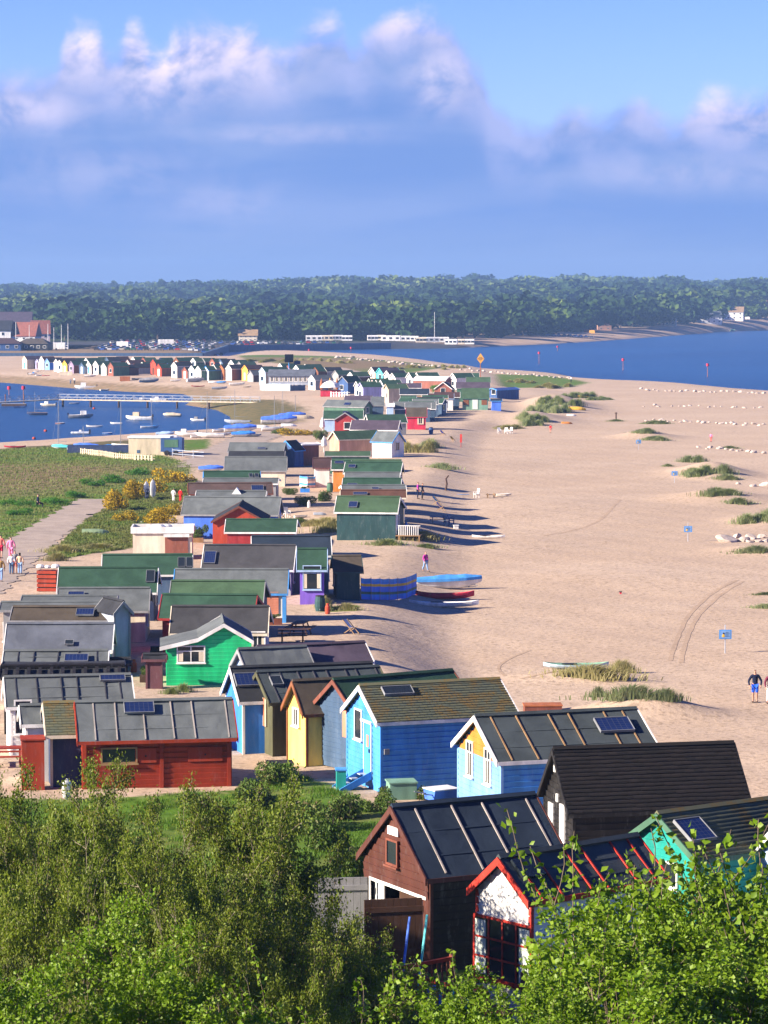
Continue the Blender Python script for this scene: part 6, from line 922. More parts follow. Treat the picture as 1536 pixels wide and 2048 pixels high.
TRACKS = [
 ([(7.51, 164.61), (9.22, 165.66), (10.91, 165.88)], 0.22),
 ([(16.71, 174.24), (17.94, 183.33), (20.08, 197.48), (23.22, 212.71), (26.39, 223.08)], 0.28),
 ([(17.27, 173.37), (18.57, 183.47), (20.59, 196.72), (23.64, 211.35), (26.69, 222.13)], 0.28),
 ([(6.74, 166.06), (6.69, 171.89), (8.8, 179.76)], 0.2),
 ([(14.2, 263.8), (16.92, 272.07), (20.59, 285.19), (24.78, 314.33)], 0.3),
]
CLUTTER = [
 ('water_butt', -4.11, 191.72, 0, 'darkteal', 'dark water butt at the corner of the violet hut'),
 ('water_butt', -5.93, 158.61, 0, 'green', 'green water butt in the shade behind the emerald hut'),
 ('gas_bottle', -3.59, 189.92, 0, 'tomato', 'red gas bottle near the violet hut'),
 ('gas_bottle', 1.89, 256.34, 0, 'blue', 'blue gas bottle by the porch deck steps'),
 ('gas_bottle', -12.99, 154.86, 0, 'tomato', 'red gas bottle in the passage by the emerald hut'),
 ('deckchair', 5.22, 300.25, 60, 'turquoise', 'turquoise deckchair in the hut shadows before the porches'),
 ('deckchair', 5.47, 292.33, 70, 'royal', 'blue deckchair in the hut shadows before the porches'),
 ('deckchair', -2.01, 176.29, 60, 'white', 'white deckchair in the shadow beyond the dark table'),
 ('deckchair', 9.84, 430.4, 50, 'gold', 'yellow deckchair near the slim red lifebuoy housing'),
 ('deckchair', 8.73, 447.46, 50, 'royal', 'blue deckchair in the shade of the crimson hut'),
 ('water_butt', 7.12, 453.99, 0, 'blue_dark', 'dark blue water butt at the corner of the crimson hut'),
 ('gas_bottle', -2.27, 199.09, 0, 'grey', 'grey gas bottle in front of the dark timber shed'),
 ('planter', -6.72, 182.3, 0, 'redbrown', 'wooden planter in the shade by the charcoal-roofed hut'),
 ('planter', -11.82, 150.51, 0, 'darkwood', 'dark planter on the sand beside the emerald hut'),
 ('planter', -8.32, 315.24, 0, 'azure', 'blue planter beside the striped windbreak'),
 ('water_butt', -12.11, 158.36, 0, 'black', 'black water butt in the shaded passage by the plum shed'),
 ('planter', -15.6, 250.1, 0, 'wood', 'wooden planter between the royal blue and flat cream huts'),
 ('deckchair', -9.53, 274.2, 40, 'azure', 'light blue deckchair in the passage by the tomato red hut'),
 ('gas_bottle', -7.32, 292.01, 0, 'white', 'white gas bottle on the shaded passage sand'),
 ('water_butt', -5.7, 315.8, 0, 'green', 'green water butt at the landward corner of the teal-walled hut'),
]

# ---------- terrain: land outline and height ----------
SEA = -1.8
def _in_poly(px, py, poly):
    inside = np.zeros(px.shape, bool); n = len(poly); j = n - 1
    for i in range(n):
        xi, yi = poly[i]; xj, yj = poly[j]
        c = ((yi > py) != (yj > py)) & (px < (xj - xi) * (py - yi) / ((yj - yi) or 1e-9) + xi)
        inside ^= c; j = i
    return inside
def _dist_poly(px, py, poly):
    d = np.full(px.shape, 1e9); n = len(poly)
    for i in range(n):
        ax, ay = poly[i]; bx, by = poly[(i + 1) % n]
        vx, vy = bx - ax, by - ay; l2 = vx * vx + vy * vy + 1e-9
        t = np.clip(((px - ax) * vx + (py - ay) * vy) / l2, 0, 1)
        d = np.minimum(d, np.hypot(px - ax - t * vx, py - ay - t * vy))
    return d
def sstep(a, b, x):
    t = np.clip((x - a) / (b - a), 0, 1); return t * t * (3 - 2 * t)
HUT_Z = ([0, 60, 72, 80, 95, 105, 116, 130, 149, 175, 200, 230, 1500], [3.6, 3.5, 3.4, 3.2, 3.0, 2.8, 2.6, 2.3, 1.8, 1.3, 1.0, .8, .7])
BANK_X = ([0, 80, 94, 112, 130, 150, 175, 200, 250, 300, 458, 548, 700, 1000], [20, 17, 14, 8, 3, 1, -1, -1, 2, 3, 10, 20, 26, 26])
def wob(x, y):
    return (np.sin(x * .31 + y * .07) * np.cos(y * .23 - x * .11) + .6 * np.sin(x * .83 + 1.3) * np.sin(y * .61 + x * .2))
def height(x, y):
    """Height of the ground at x, y (numpy arrays)."""
    x = np.asarray(x, float); y = np.asarray(y, float)
    s = np.where(_in_poly(x, y, SPIT), 1, -1) * _dist_poly(x, y, SPIT)
    zh = np.interp(y, *HUT_Z); xb = np.interp(y, *BANK_X)
    up = 1 - sstep(xb - 1, xb + 6, x)
    land = 0.0 + (zh - 0.0) * up + .05 * wob(x, y) * sstep(70, 90, y)
    for (bx, by, sx, sy, h) in BUMPS:
        land = land + h * np.exp(-((x - bx) / sx) ** 2 - ((y - by) / sy) ** 2)
    land = land + np.clip((62 - y) / 62, 0, 1.4) * 15.9
    shore = SEA - .1 + (land - SEA + .1) * (1 - np.exp(-np.maximum(s, 0) / 9.0))
    z1 = np.where(s > 0, shore, SEA - .1 + np.maximum(s, -25) * .06)
    f = np.where(_in_poly(x, y, MAIN), 1, -1) * _dist_poly(x, y, MAIN)
    hill = 1.0 + 29 * sstep(1500, 4700, y + .25 * x) + 5 * np.sin(x * .0043 + 1) * sstep(1800, 3000, y)
    quay = 1 - sstep(-2, 14, x)
    k = 3.0 * quay + 18.0 * (1 - quay)
    z2 = np.where(f > 0, SEA - .1 + (hill - SEA + .1) * (1 - np.exp(-np.maximum(f, 0) / k)), SEA - 1.5)
    return np.maximum(z1, z2)
def gz(x, y): return float(height(np.array([x]), np.array([y]))[0])

# ---------- the ground of the spit ----------
def grid_mesh(name, X, Y, Z, mats, attrs=None):
    h, w = X.shape; i = np.arange(h * w).reshape(h, w)
    F = np.stack([i[:-1, :-1], i[:-1, 1:], i[1:, 1:], i[1:, :-1]], -1).reshape(-1, 4)
    return np_mesh(name, np.stack([X, Y, Z], -1).reshape(-1, 3), F, mats, True, attrs)
def ground_mat():
    m, t, b = principled('beach_ground', .95, .1)
    p = t.n.new('ShaderNodeNewGeometry').outputs['Position']
    big = t.noise(p, .05, 5., .55, .3); mid = t.noise(p, .6, 5., .6, .2); foot = t.noise(p, 2.6, 3., .6); fine = t.noise(p, 11., 3., .75)
    sand = t.mix(t.ss(big, .35, .68), SAND_A, SAND_B)
    sand = t.mix(t.m('MULTIPLY', t.ss(mid, .42, .72), .5), sand, SAND_C)
    sand = t.mix(t.m('MULTIPLY', t.ss(foot, .5, .66), .6), sand, (.25, .18, .12))
    sand = t.mix(t.m('MULTIPLY', t.ss(fine, .53, .72), .65), sand, (.15, .115, .085))
    sand = t.mix(t.m('MULTIPLY', t.ss(fine, .42, .25), .3), sand, (.62, .54, .46))
    wet = t.mix(t.ss(mid, .35, .65), (.27, .185, .11), (.20, .15, .085))
    mudc = t.mix(t.ss(mid, .4, .6), (.16, .125, .05), (.10, .095, .04))
    gn = t.noise(p, .22, 5., .62, .4); gf = t.noise(p, 1.7, 4., .65)
    grass = t.mix(t.ss(gn, .38, .62), (.085, .17, .014), (.14, .16, .04))
    grass = t.mix(t.m('MULTIPLY', t.ss(gf, .45, .7), .7), grass, (.045, .10, .010))
    grass = t.mix(t.attr('brown'), grass, t.mix(t.ss(gf, .35, .65), (.25, .17, .095), (.16, .125, .06)))
    ed = t.m('MULTIPLY', t.m('SUBTRACT', gf, .5), .9); ed2 = t.m('MULTIPLY', t.m('SUBTRACT', mid, .5), .8)
    c = t.mix(t.ss(t.m('ADD', t.attr('wet'), ed2), .3, .7), sand, wet)
    c = t.mix(t.ss(t.m('ADD', t.attr('mud'), ed2), .3, .7), c, mudc)
    c = t.mix(t.ss(t.m('ADD', t.attr('grass'), ed), .35, .65), c, grass)
    t.l.new(c, b.inputs['Base Color'])
    h = t.m('ADD', t.m('ADD', t.m('MULTIPLY', foot, .55), t.m('MULTIPLY', mid, .7)), t.m('MULTIPLY', fine, .12))
    bp = t.bump(h, .5, .16); t.l.new(bp, b.inputs['Normal'])
    return m
SAND_A, SAND_B, SAND_C = (.475, .355, .258), (.525, .403, .30), (.42, .314, .225)
ys = [-25.]
while ys[-1] < 1330: ys.append(ys[-1] + max(.55, abs(ys[-1]) * .0045))
ys = np.array(ys); us = np.linspace(-1, 1, 380); us = us * (.55 + .45 * np.abs(us))
Y = np.repeat(ys[:, None], len(us), 1); X = us[None, :] * (34 + .27 * np.maximum(Y, 0))
Z = height(X, Y)
sd = np.where(_in_poly(X, Y, SPIT), 1, -1) * _dist_poly(X, Y, SPIT)
def soft_poly(poly, f): return np.clip(.5 + np.where(_in_poly(X, Y, poly), 1, -1) * _dist_poly(X, Y, poly) / f, 0, 1)
grass = np.zeros_like(X); brown = np.zeros_like(X); mud = np.zeros_like(X); wet = np.zeros_like(X)
for poly, f in GRASS: grass = np.maximum(grass, soft_poly(poly, f))
for poly, f in NOGRASS: grass = np.minimum(grass, 1 - soft_poly(poly, f))
for poly, f in BROWN: brown = np.maximum(brown, soft_poly(poly, f))
for poly, f in MUD: mud = np.maximum(mud, soft_poly(poly, f))
wet = np.clip(1 - sd / 9, 0, 1) * (X > -20) * .9 + np.clip(1 - sd / 16, 0, 1) * (X <= -20)
ground = link('ground', grid_mesh('ground', X, Y, Z, ground_mat(), dict(grass=('POINT', grass), brown=('POINT', brown), mud=('POINT', mud), wet=('POINT', wet))))
tag(ground, kind='structure')
# ---------- path ----------
def ribbon(name, pts, width, m, dz=.035, step=.6):
    P = [Vector((a, b_, 0)) for a, b_ in pts]; out = []
    for i in range(len(P) - 1):
        n = max(1, int((P[i + 1] - P[i]).length / step))
        p0 = P[max(i - 1, 0)]; p3 = P[min(i + 2, len(P) - 1)]
        for k in range(n):
            s = k / n; a, b_, c_, d_ = p0, P[i], P[i + 1], p3
            out.append(.5 * ((2 * b_) + (-a + c_) * s + (2 * a - 5 * b_ + 4 * c_ - d_) * s * s + (-a + 3 * b_ - 3 * c_ + d_) * s ** 3))
    out.append(P[-1]); V = []; K = 6
    for i, p in enumerate(out):
        d = (out[min(i + 1, len(out) - 1)] - out[max(i - 1, 0)]).normalized(); nrm = Vector((-d.y, d.x, 0))
        wv = width * (1 + .12 * math.sin(i * .7) + .07 * math.sin(i * 1.9))
        for k in range(K): q = p + nrm * wv * (k / (K - 1) - .5); V.append((q.x, q.y, 0))
    V = np.array(V); V[:, 2] = height(V[:, 0], V[:, 1]) + dz
    n = len(out); i = np.arange(n * K).reshape(n, K)
    F = np.stack([i[:-1, :-1], i[:-1, 1:], i[1:, 1:], i[1:, :-1]], -1).reshape(-1, 4)
    return tag(link(name, np_mesh(name, V, F, m, True)), kind='structure')
path_m = mat('path_gravel', (.33, .27, .225), .95, .1, .16, .8, .35, 9.)
for pts, wd in PATHS: ribbon('path', pts, wd, path_m)
track_m = mat('trodden_sand', (.40, .292, .205), .95, .1, .25, 3., .3, 14.)
for pts, wd in TRACKS: ribbon('tyre_track', pts, wd, track_m, .012)
# ---------- sea ----------
def water_mat():
    m, t, b = principled('sea_water', .3, .12); p = t.n.new('ShaderNodeNewGeometry').outputs['Position']
    mp = t.n.new('ShaderNodeMapping'); mp.inputs['Scale'].default_value = (.55, 1.0, 1); t.l.new(p, mp.inputs[0])
    big = t.noise(p, .006, 4., .55, .5); w = t.noise(mp.outputs[0], .55, 4., .6, .2); w2 = t.noise(mp.outputs[0], 2.2, 3., .6)
    c = t.mix(t.ss(big, .35, .65), (.008, .05, .15), (.012, .068, .19)); c = t.mix(t.m('MULTIPLY', t.ss(w, .55, .75), .4), c, (.02, .10, .24))
    t.l.new(c, b.inputs['Base Color'])
    t.l.new(t.bump(t.m('ADD', w, t.m('MULTIPLY', w2, .35)), 1.0, .55), b.inputs['Normal']); return m
water = MB().add([(-14000, -300, SEA), (14000, -300, SEA), (14000, 22000, SEA), (-14000, 22000, SEA)], [(0, 1, 2, 3)]).build('sea', water_mat()); tag(water, kind='structure')
# ---------- mainland ----------
yy = [1225.]
while yy[-1] < 5400: yy.append(yy[-1] + (5 if yy[-1] < 1700 else 12 if yy[-1] < 2600 else 60))
yy = np.array(yy); uu = np.linspace(-1, 1, 300); MY = np.repeat(yy[:, None], 300, 1); MX = uu[None, :] * (60 + .26 * MY)
hill_m, _t, _b = principled('hill_ground', .95, .1)
_p = _t.n.new('ShaderNodeNewGeometry').outputs['Position']; _n = _t.noise(_p, .02, 4., .6)
_gr = _t.mix(_t.ss(_n, .4, .6), (.03, .05, .014), (.06, .07, .025)); _sd = _t.mix(_t.ss(_t.noise(_p, .08, 4., .6), .35, .65), (.46, .33, .235), (.34, .25, .17))
_c = _t.mix(_t.attr('sandy'), _gr, _sd); _c = _t.mix(_t.attr('tarmac'), _c, (.06, .06, .065)); _t.l.new(_c, _b.inputs['Base Color'])
msd = np.where(_in_poly(MX, MY, MAIN), 1, -1) * _dist_poly(MX, MY, MAIN)
sandy = (1 - sstep(95, 135, msd + 25 * np.sin(MX * .02))) * sstep(2, 16, MX)
tarm = (MX < 40) * (1 - sstep(0, 30, MY - 1440))
hills = link('hills', grid_mesh('hills', MX, MY, height(MX, MY), hill_m, dict(sandy=('POINT', sandy), tarmac=('POINT', tarm)))); tag(hills, kind='structure')
# ---------- haze: the air over the bay ----------
hz = bpy.data.materials.new('haze_air'); hz.use_nodes = True; _t = NT(hz.node_tree); _t.n.clear()
_o = _t.n.new('ShaderNodeOutputMaterial'); _v = _t.n.new('ShaderNodeVolumePrincipled'); _t.l.new(_v.outputs[0], _o.inputs['Volume'])
_v.inputs['Color'].default_value = (*HAZE_COL, 1); _v.inputs['Density'].default_value = HAZE_DENS; _v.inputs['Anisotropy'].default_value = .1
tag(MB().box(-2400, 2400, -120, 5600, -9, 95).build('haze', hz), kind='stuff')

# ---------- beach huts ----------
def make_window(par, face, cx, z, w, h, style, fm, extra=0.):
    """face: (origin, u, n) in the hut's frame; a frame part with its pane a sub-part. cx, z: centre along the wall, sill height."""
    o, u, n = face; c = o + u * cx + n * (.05 + extra) + Vector((0, 0, z + h / 2))
    a = math.atan2(u.y, u.x)
    f = MB(); e = .06
    f.box(-w / 2 - e, w / 2 + e, -.035, .03, -h / 2 - e, -h / 2); f.box(-w / 2 - e, w / 2 + e, -.035, .03, h / 2, h / 2 + e)
    f.box(-w / 2 - e, -w / 2, -.035, .03, -h / 2, h / 2); f.box(w / 2, w / 2 + e, -.035, .03, -h / 2, h / 2)
    f.box(-w / 2 - e - .04, w / 2 + e + .04, -.09, .0, -h / 2 - e - .05, -h / 2 - e - .002)
    nx = {1: 1, 2: 2, 3: 2, 4: 2, 5: 1, 6: 4}[style]
    for i in range(1, nx): x = -w / 2 + w * i / nx; f.box(x - .025, x + .025, -.03, .025, -h / 2, h / 2)
    if style in (3, 4, 5): f.box(-w / 2, w / 2, -.031, .026, h * .18, h * .18 + .05)
    if style == 6:
        for k in (1, 2): f.box(-w / 2, w / 2, -.031, .026, -h / 2 + h * k / 3 - .025, -h / 2 + h * k / 3 + .025)
    fr = f.build('window', fm, par, loc=c, rot=(0, 0, a))
    MB().box(-w / 2, w / 2, -.005, .012, -h / 2, h / 2).build('pane', glass_mat(), fr)
    if style in (2, 3, 4, 5, 6):
        cw = w * .2
        for s in (-1, 1):
            cu = MB()
            for k in range(4): x = s * (w / 2 - cw * (k + .5) / 4); cu.box(x - cw / 9, x + cw / 9, -.022, -.008, -h * .47, h * (.16 if style in (3, 4, 5) else .46))
            cu.build('curtain', paint('cream') if style != 6 else paint('mint'), fr)
    return fr
def make_hut(H):
    L, w, d, h = H['L'], H['w'], H['d'], H['h']; He = h - d; far = H.get('far'); near = H['y'] < 160
    ro = empty('beach_hut', (H['x'], H['y'], H['z']), R(H['a']), H['label'], 'beach hut', 'beach huts along the far harbour shore' if far else 'beach huts along the spit')
    zf = .28 if H.get('piers') else 0.
    ov = .2 if not far else .12; wy = w - H.get('eave', .14 if not far else .08); k = d / w; w2 = H.get('w2', w); wy2 = wy + w2 - w; k2 = d / w2  # w2: unseen rear slope, widened to keep the gaps between huts in shade
    wm, tm, rm = paint(H['wall']), paint(H['trim']), (shingle_mat if H['roof'].startswith('shingle') else felt)(H['roof'])
    sm = paint(H.get('side', H['wall']))  # side paint: on some huts the long wall's shade is in this colour
    zt = lambda y: h - .1 - (k if y < 0 else k2) * abs(y)
    prof = [(-wy, zf - .3), (wy2, zf - .3), (wy2, zt(wy2)), (0, zt(0)), (-wy, zt(-wy))]
    if H.get('leanto'): prof = [(-wy, -.2), (wy + 1.55, -.2), (wy + 1.55, He - .38), (wy, zt(wy)), (0, zt(0)), (-wy, zt(wy))]
    bh = H.get('boathouse')
    # walls
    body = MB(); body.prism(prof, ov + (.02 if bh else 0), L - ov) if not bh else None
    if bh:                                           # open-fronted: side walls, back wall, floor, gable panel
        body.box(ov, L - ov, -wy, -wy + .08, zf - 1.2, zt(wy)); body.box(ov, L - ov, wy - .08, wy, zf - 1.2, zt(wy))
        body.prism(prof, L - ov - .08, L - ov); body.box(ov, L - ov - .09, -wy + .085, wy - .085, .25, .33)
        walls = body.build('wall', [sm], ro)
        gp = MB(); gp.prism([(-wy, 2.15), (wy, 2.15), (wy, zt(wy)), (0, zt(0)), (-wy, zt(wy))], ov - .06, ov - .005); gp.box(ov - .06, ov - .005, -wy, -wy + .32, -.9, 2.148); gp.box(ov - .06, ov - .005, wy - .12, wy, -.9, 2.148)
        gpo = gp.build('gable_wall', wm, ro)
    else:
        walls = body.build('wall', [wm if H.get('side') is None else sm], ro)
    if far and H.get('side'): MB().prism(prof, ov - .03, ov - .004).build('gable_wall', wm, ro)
    front = (Vector((ov - (.03 if far else 0), 0, 0)), Vector((0, -1, 0)), Vector((-1, 0, 0)))
    near_f = (Vector((ov, -wy, 0)), Vector((1, 0, 0)), Vector((0, -1, 0)))
    back = (Vector((L - ov, 0, 0)), Vector((0, 1, 0)), Vector((1, 0, 0)))
    # weatherboards, one object each on the near huts
    if H.get('planks'):
        pt, z0 = .2, zf - .1
        def board(x, y, z, ln, rot, m): link('plank', unit_box(m), walls, (x, y, z), rot, (ln, .04, pt + .015))
        nz = int((zt(wy) - z0) / pt)
        long_x0 = ov if not bh else ov
        for i in range(nz): board(L / 2, -wy - .012, z0 + pt * (i + .5), L - 2 * ov, (R(9), 0, 0), sm)
        i = 0
        while z0 + pt * (i + .5) < zt(0) - .1:
            z = z0 + pt * (i + .5); hw = wy if z + pt / 2 < zt(wy) else max(0, (h - .1 - z - pt / 2) / k); off = 0
            if bh and z < 2.2: i += 1; continue
            ln = hw * 2
            if H.get('leanto') and z + pt / 2 < He - .38: ln = hw * 2 + 1.55; off = .775
            gm = paint(H['gable']) if H.get('gable') and z > zt(wy) - .12 else wm
            if ln > .25: board(ov - .012 - (.06 if bh else 0), off, z, ln, (R(9), 0, R(-90)), gm)
            i += 1
    elif H.get('gable'):
        MB().prism([(-wy + .02, zt(wy)), (wy - .02, zt(wy)), (0, zt(0))], ov - .03, ov - .005).build('gable_panel', paint(H['gable']), ro)
    if near and not far:
        cbm = wm if H['wall'] in ('blue', 'light_blue', 'red', 'brick_red', 'black', 'emerald') else tm
        for sy in (-1, 1):
            if not (sy == 1 and H.get('leanto')): yy_ = -wy if sy < 0 else wy2; MB().box(ov - .045, ov + .05, yy_ - .05, yy_ + .05, zf - .28, zt(yy_) - .02).build('corner_board', cbm, ro)
        MB().box(L - ov - .05, L - ov + .03, -wy - .045, -wy + .05, zf - .28, zt(-wy) - .02).build('corner_board', cbm, ro)
    if H.get('piers'):
        for x in (ov + .1, L / 2, L - ov - .1):
            for sy in (-1, 1): MB().box(x - .1, x + .1, sy * (wy - .12) - .1, sy * (wy - .12) + .1, -.6, zf - .302).build('pier', paint('grey'), ro)
    # roof
    th = .07 if not far else .09
    if H.get('leanto'):
        rp = [(-w, He), (0, h), (1.3, h - .72), (w + 1.72, He - .28), (w + 1.72, He - .36), (1.3, h - .80), (0, h - .09), (-w, He - .08)]
    else: rp = [(-w, He), (0, h), (w2, He), (w2, He - th), (0, h - th * 1.3), (-w, He - th)]
    rf = MB().prism(rp, 0, L).build('roof', rm, ro)
    if near:                                          # old felt sags and wrinkles a little
        bm = bmesh.new(); bm.from_mesh(rf.data); bmesh.ops.triangulate(bm, faces=[f for f in bm.faces if len(f.verts) > 4]); bmesh.ops.subdivide_edges(bm, edges=bm.edges[:], cuts=9, use_grid_fill=True); q_ = H['x'] * 3
        for v in bm.verts: v.co.z += -.035 * math.sin(3.14 * v.co.x / L) + .011 * math.sin(v.co.x * 5.1 + q_) * math.sin(v.co.y * 4.3 + q_) + .008 * math.sin(v.co.x * 11 + v.co.y * 3 + q_)
        bm.to_mesh(rf.data); bm.free()
    sl = math.hypot(w, d); pit = math.atan2(d, w)
    def on_slope(u, v, up): return (L * u, -w * v - math.sin(pit) * up, h - d * v + math.cos(pit) * up)
    if H['roof'].startswith('shingle') and near:      # courses of shingles, each tab a wedge of its own, in one part
        rnd = random.Random(int(H['x'] * 100)); V = []; F = []; T = []; nr = int(sl / .15); nt = int(L / .3)
        for j in range(nr):
            s0, s1 = j / nr, min(1.02, (j + 1.12) / nr)
            for i in range(-1, nt):
                x0 = max(0, (i + (j % 2) * .5) * L / nt); x1 = min(L, (i + 1 + (j % 2) * .5) * L / nt)
                if x1 - x0 < .05: continue
                up = .03 + rnd.random() * .012; lo = s1 + rnd.uniform(-.1, .06) / nr
                b = len(V); a0 = on_slope(0, s0, .008); a1 = on_slope(0, lo, up); a2 = on_slope(0, lo, .0)
                V += [(x0 + .006, a0[1], a0[2]), (x1 - .006, a0[1], a0[2]), (x1 - .006, a1[1], a1[2]), (x0 + .006, a1[1], a1[2]), (x0 + .006, a2[1], a2[2]), (x1 - .006, a2[1], a2[2])]
                F += [(b, b + 1, b + 2, b + 3), (b + 3, b + 2, b + 5, b + 4)]; r_ = rnd.random(); T += [r_, r_]
        so = link('shingles', np_mesh('shingles', V, F, rm, attrs={'tint': ('FACE', T)}), rf); so['kind'] = 'stuff'
    nb = H.get('battens')
    if nb:
        bm_ = paint(H.get('batcol', 'batten_dark' if H['wall'] != 'light_blue' else 'wood'))
        for i in range(nb):
            u = (i + .55 + .16 * math.sin(i * 2.7 + H['x'])) / nb
            link('batten', unit_box(bm_), rf, on_slope(u, .5, .005), (pit, 0, .012 * math.sin(i * 5 + H['y'])), (.045, sl * (.97 if not bh else .9), .035))
        for v in (.36, .7):
            link('felt_lap', unit_box(rm), rf, on_slope(.5, v, -.012), (pit, 0, 0), (L - .04, .05, .016))
    if H.get('rafters'):
        for i in range(H['rafters']): link('rafter', unit_box(paint('black')), rf, on_slope((i + .5) / H['rafters'], .62, .05), (pit, 0, 0), (.14, sl * .7, .1))
        link('ridge_board', unit_box(paint('black')), rf, on_slope(.5, .1, .08), (pit, 0, 0), (L, .2, .14))
    if not far:
        if near or H['y'] < 340: link('ridge_cap', unit_box(rm), rf, (L / 2, 0, h + .012), (R(45), 0, 0), (L + .01, .13, .13))
    # bargeboards and fascia
    bw = .17 if near else .15
    for x in ((0, L) if not far else (0,)):
        for sy in (-1, 1):
            if sy == 1 and H.get('leanto') and x == 0:
                for (ya, za), (yb, zb) in (((0, h), (1.3, h - .72)), ((1.3, h - .72), (w + 1.74, He - .28))):
                    MB().add([(-.05, ya, za + .02), (-.05, yb, zb + .02), (-.05, yb, zb - bw), (-.05, ya, za - bw), (-.005, ya, za + .02), (-.005, yb, zb + .02), (-.005, yb, zb - bw), (-.005, ya, za - bw)],
                             [(0, 1, 2, 3), (7, 6, 5, 4), (0, 4, 5, 1), (1, 5, 6, 2), (2, 6, 7, 3), (3, 7, 4, 0)]).build('bargeboard', tm, ro)
                continue
            xa, xb = (x - .05, x - .005) if x == 0 else (x + .005, x + .05)
            y1, z1 = (-(w + .02) if sy < 0 else w2 + .02), He - .02 * k
            MB().add([(xa, 0, h + .03), (xa, y1, z1 + .03), (xa, y1, z1 - bw), (xa, 0, h - bw), (xb, 0, h + .03), (xb, y1, z1 + .03), (xb, y1, z1 - bw), (xb, 0, h - bw)],
                     [(0, 1, 2, 3), (7, 6, 5, 4), (0, 4, 5, 1), (1, 5, 6, 2), (2, 6, 7, 3), (3, 7, 4, 0)]).build('bargeboard', tm, ro)
    MB().box(.01, L - .01, -w - .03, -w - .003, He - (.14 if not H.get('gutter') else .2), He - .01).build('fascia' if not H.get('gutter') else 'gutter', paint('white') if H.get('gutter') else (tm if H['wall'] not in ('blue', 'light_blue') else paint('white')), ro)
    for (u, v, pw, ph) in H.get('panels', ()):
        sp = link('solar_panel' if pw > .5 else 'roof_light', unit_box(solar_mat() if pw > .5 and not H.get('darkpanels') else glass_mat()), ro, on_slope(u, v + ph / sl * .3, .09), (pit, 0, 0), (pw, ph, .06))
        f = MB(); e = .022
        f.box(-pw / 2 - e, pw / 2 + e, ph / 2, ph / 2 + e, -.05, .05); f.box(-pw / 2 - e, pw / 2 + e, -ph / 2 - e, -ph / 2, -.05, .05)
        f.box(-pw / 2 - e, -pw / 2, -ph / 2, ph / 2, -.05, .05); f.box(pw / 2, pw / 2 + e, -ph / 2, ph / 2, -.05, .05)
        f.build('panel_frame', paint('silver'), ro, loc=on_slope(u, v + ph / sl * .3, .09), rot=(pit, 0, 0))
    # openings
    fdict = {'f': front, 'n': near_f, 'b': back}; spans = {'f': 2 * wy, 'n': L - 2 * ov, 'b': 2 * wy}
    for wi in H.get('win', ()):
        fc, fx, z, ww, hh, st = wi[:6]; o, u, n = fdict[fc]; cx = fx * spans[fc] if fc == 'n' else (fx - .5) * spans[fc]
        make_window(ro, fdict[fc], cx, z, ww, hh, st, paint(wi[6] if len(wi) > 6 else ('scarlet' if st == 6 else 'pale_blue' if st == 5 else 'white')))
    if H.get('door'):
        fc, fx, z, ww, hh, dm, pm_ = H['door']; o, u, n = front; c = o + u * (fx - .5) * 2 * wy + n * .055
        a = math.atan2(u.y, u.x)
        dr = MB().box(-ww / 2, ww / 2, -.03, .03, z, z + hh).build('door', paint(dm), ro, loc=c, rot=(0, 0, a))
        if pm_ == 'salmon': MB().box(-ww * .42, ww * .42, -.045, -.031, z + hh * .42, z + hh * .97).build('door_panel', paint('salmon'), dr)
        else:
            MB().box(-.08, .16, -.045, -.031, z + hh * .55, z + hh * .78).build('notice', paint('salmon'), dr)
            tr = MB(); tr.box(-ww / 2 - .07, -ww / 2 - .01, -.04, .02, z, z + hh); tr.box(ww / 2 + .01, ww / 2 + .07, -.04, .02, z, z + hh); tr.box(-ww / 2 - .35, ww / 2 + .1, -.06, .02, z + hh + .01, z + hh + .1); tr.build('door_frame', paint('white'), ro, loc=c, rot=(0, 0, a))
        MB().box(ww / 2 - .12, ww / 2 - .07, -.08, -.031, z + hh * .45, z + hh * .52).build('handle', paint('black'), dr)
    for (fx, z, ww, hh) in H.get('blank', ()):
        o, u, n = front; MB().box(-ww / 2, ww / 2, -.03, .03, 0, hh).build('shutter', paint('white'), ro, loc=o + u * (fx - .5) * 2 * wy + n * .055 + Vector((0, 0, z)), rot=(0, 0, math.atan2(u.y, u.x)))
    if H.get('shut'):
        for i in range(3):
            o, u, n = front; s = MB(); s.box(-.11, .11, -.03, .03, 0, 1.15); s.build('shutter', paint('terracotta'), ro, loc=o + u * (-.1 + i * .34) + n * .05 + Vector((0, 0, 1.15)), rot=(0, 0, math.atan2(u.y, u.x)))
            s = MB(); s.box(-.035, .035, -.03, .03, 0, 1.15); s.build('frame_strip', paint('cream'), ro, loc=o + u * (.05 + i * .34) + n * .05 + Vector((0, 0, 1.15)), rot=(0, 0, math.atan2(u.y, u.x)))
    if H.get('shutter'):
        s = MB()
        for i in range(12): s.box(L - ov - 1.55, L - ov - .35, -wy - .06, -wy - .005, .5 + i * .115, .5 + i * .115 + .1)
        s.build('roller_shutter', paint('salmon'), ro)
        MB().box(L - ov - .12, L - ov + .12, -wy - .12, -wy + .12, -.1, He - .1).build('post', paint('blue'), ro)
    if H.get('shut2'):
        for fx in (.17, .5, .83):
            s = MB().box(-.5, .5, -.05, -.005, .95 if fx != .5 else .15, 1.85 if fx != .5 else 1.95).build('shutter' if fx != .5 else 'door', paint('brown' if fx != .5 else 'mint'), ro, loc=(L * fx, -wy, 0))
    if H.get('dormer'):
        MB().prism([(-.55, He + .2), (.55, He + .2), (0, h + .35)], 0, .9).build('dormer', paint('white'), ro, loc=(L * .58, -.6, 0), rot=(0, 0, R(90)))
    if H.get('vent'):
        MB().box(.3, .5, -wy - .11, -wy - .035, 1.45, 1.65).build('vent_box', paint('silver'), ro)
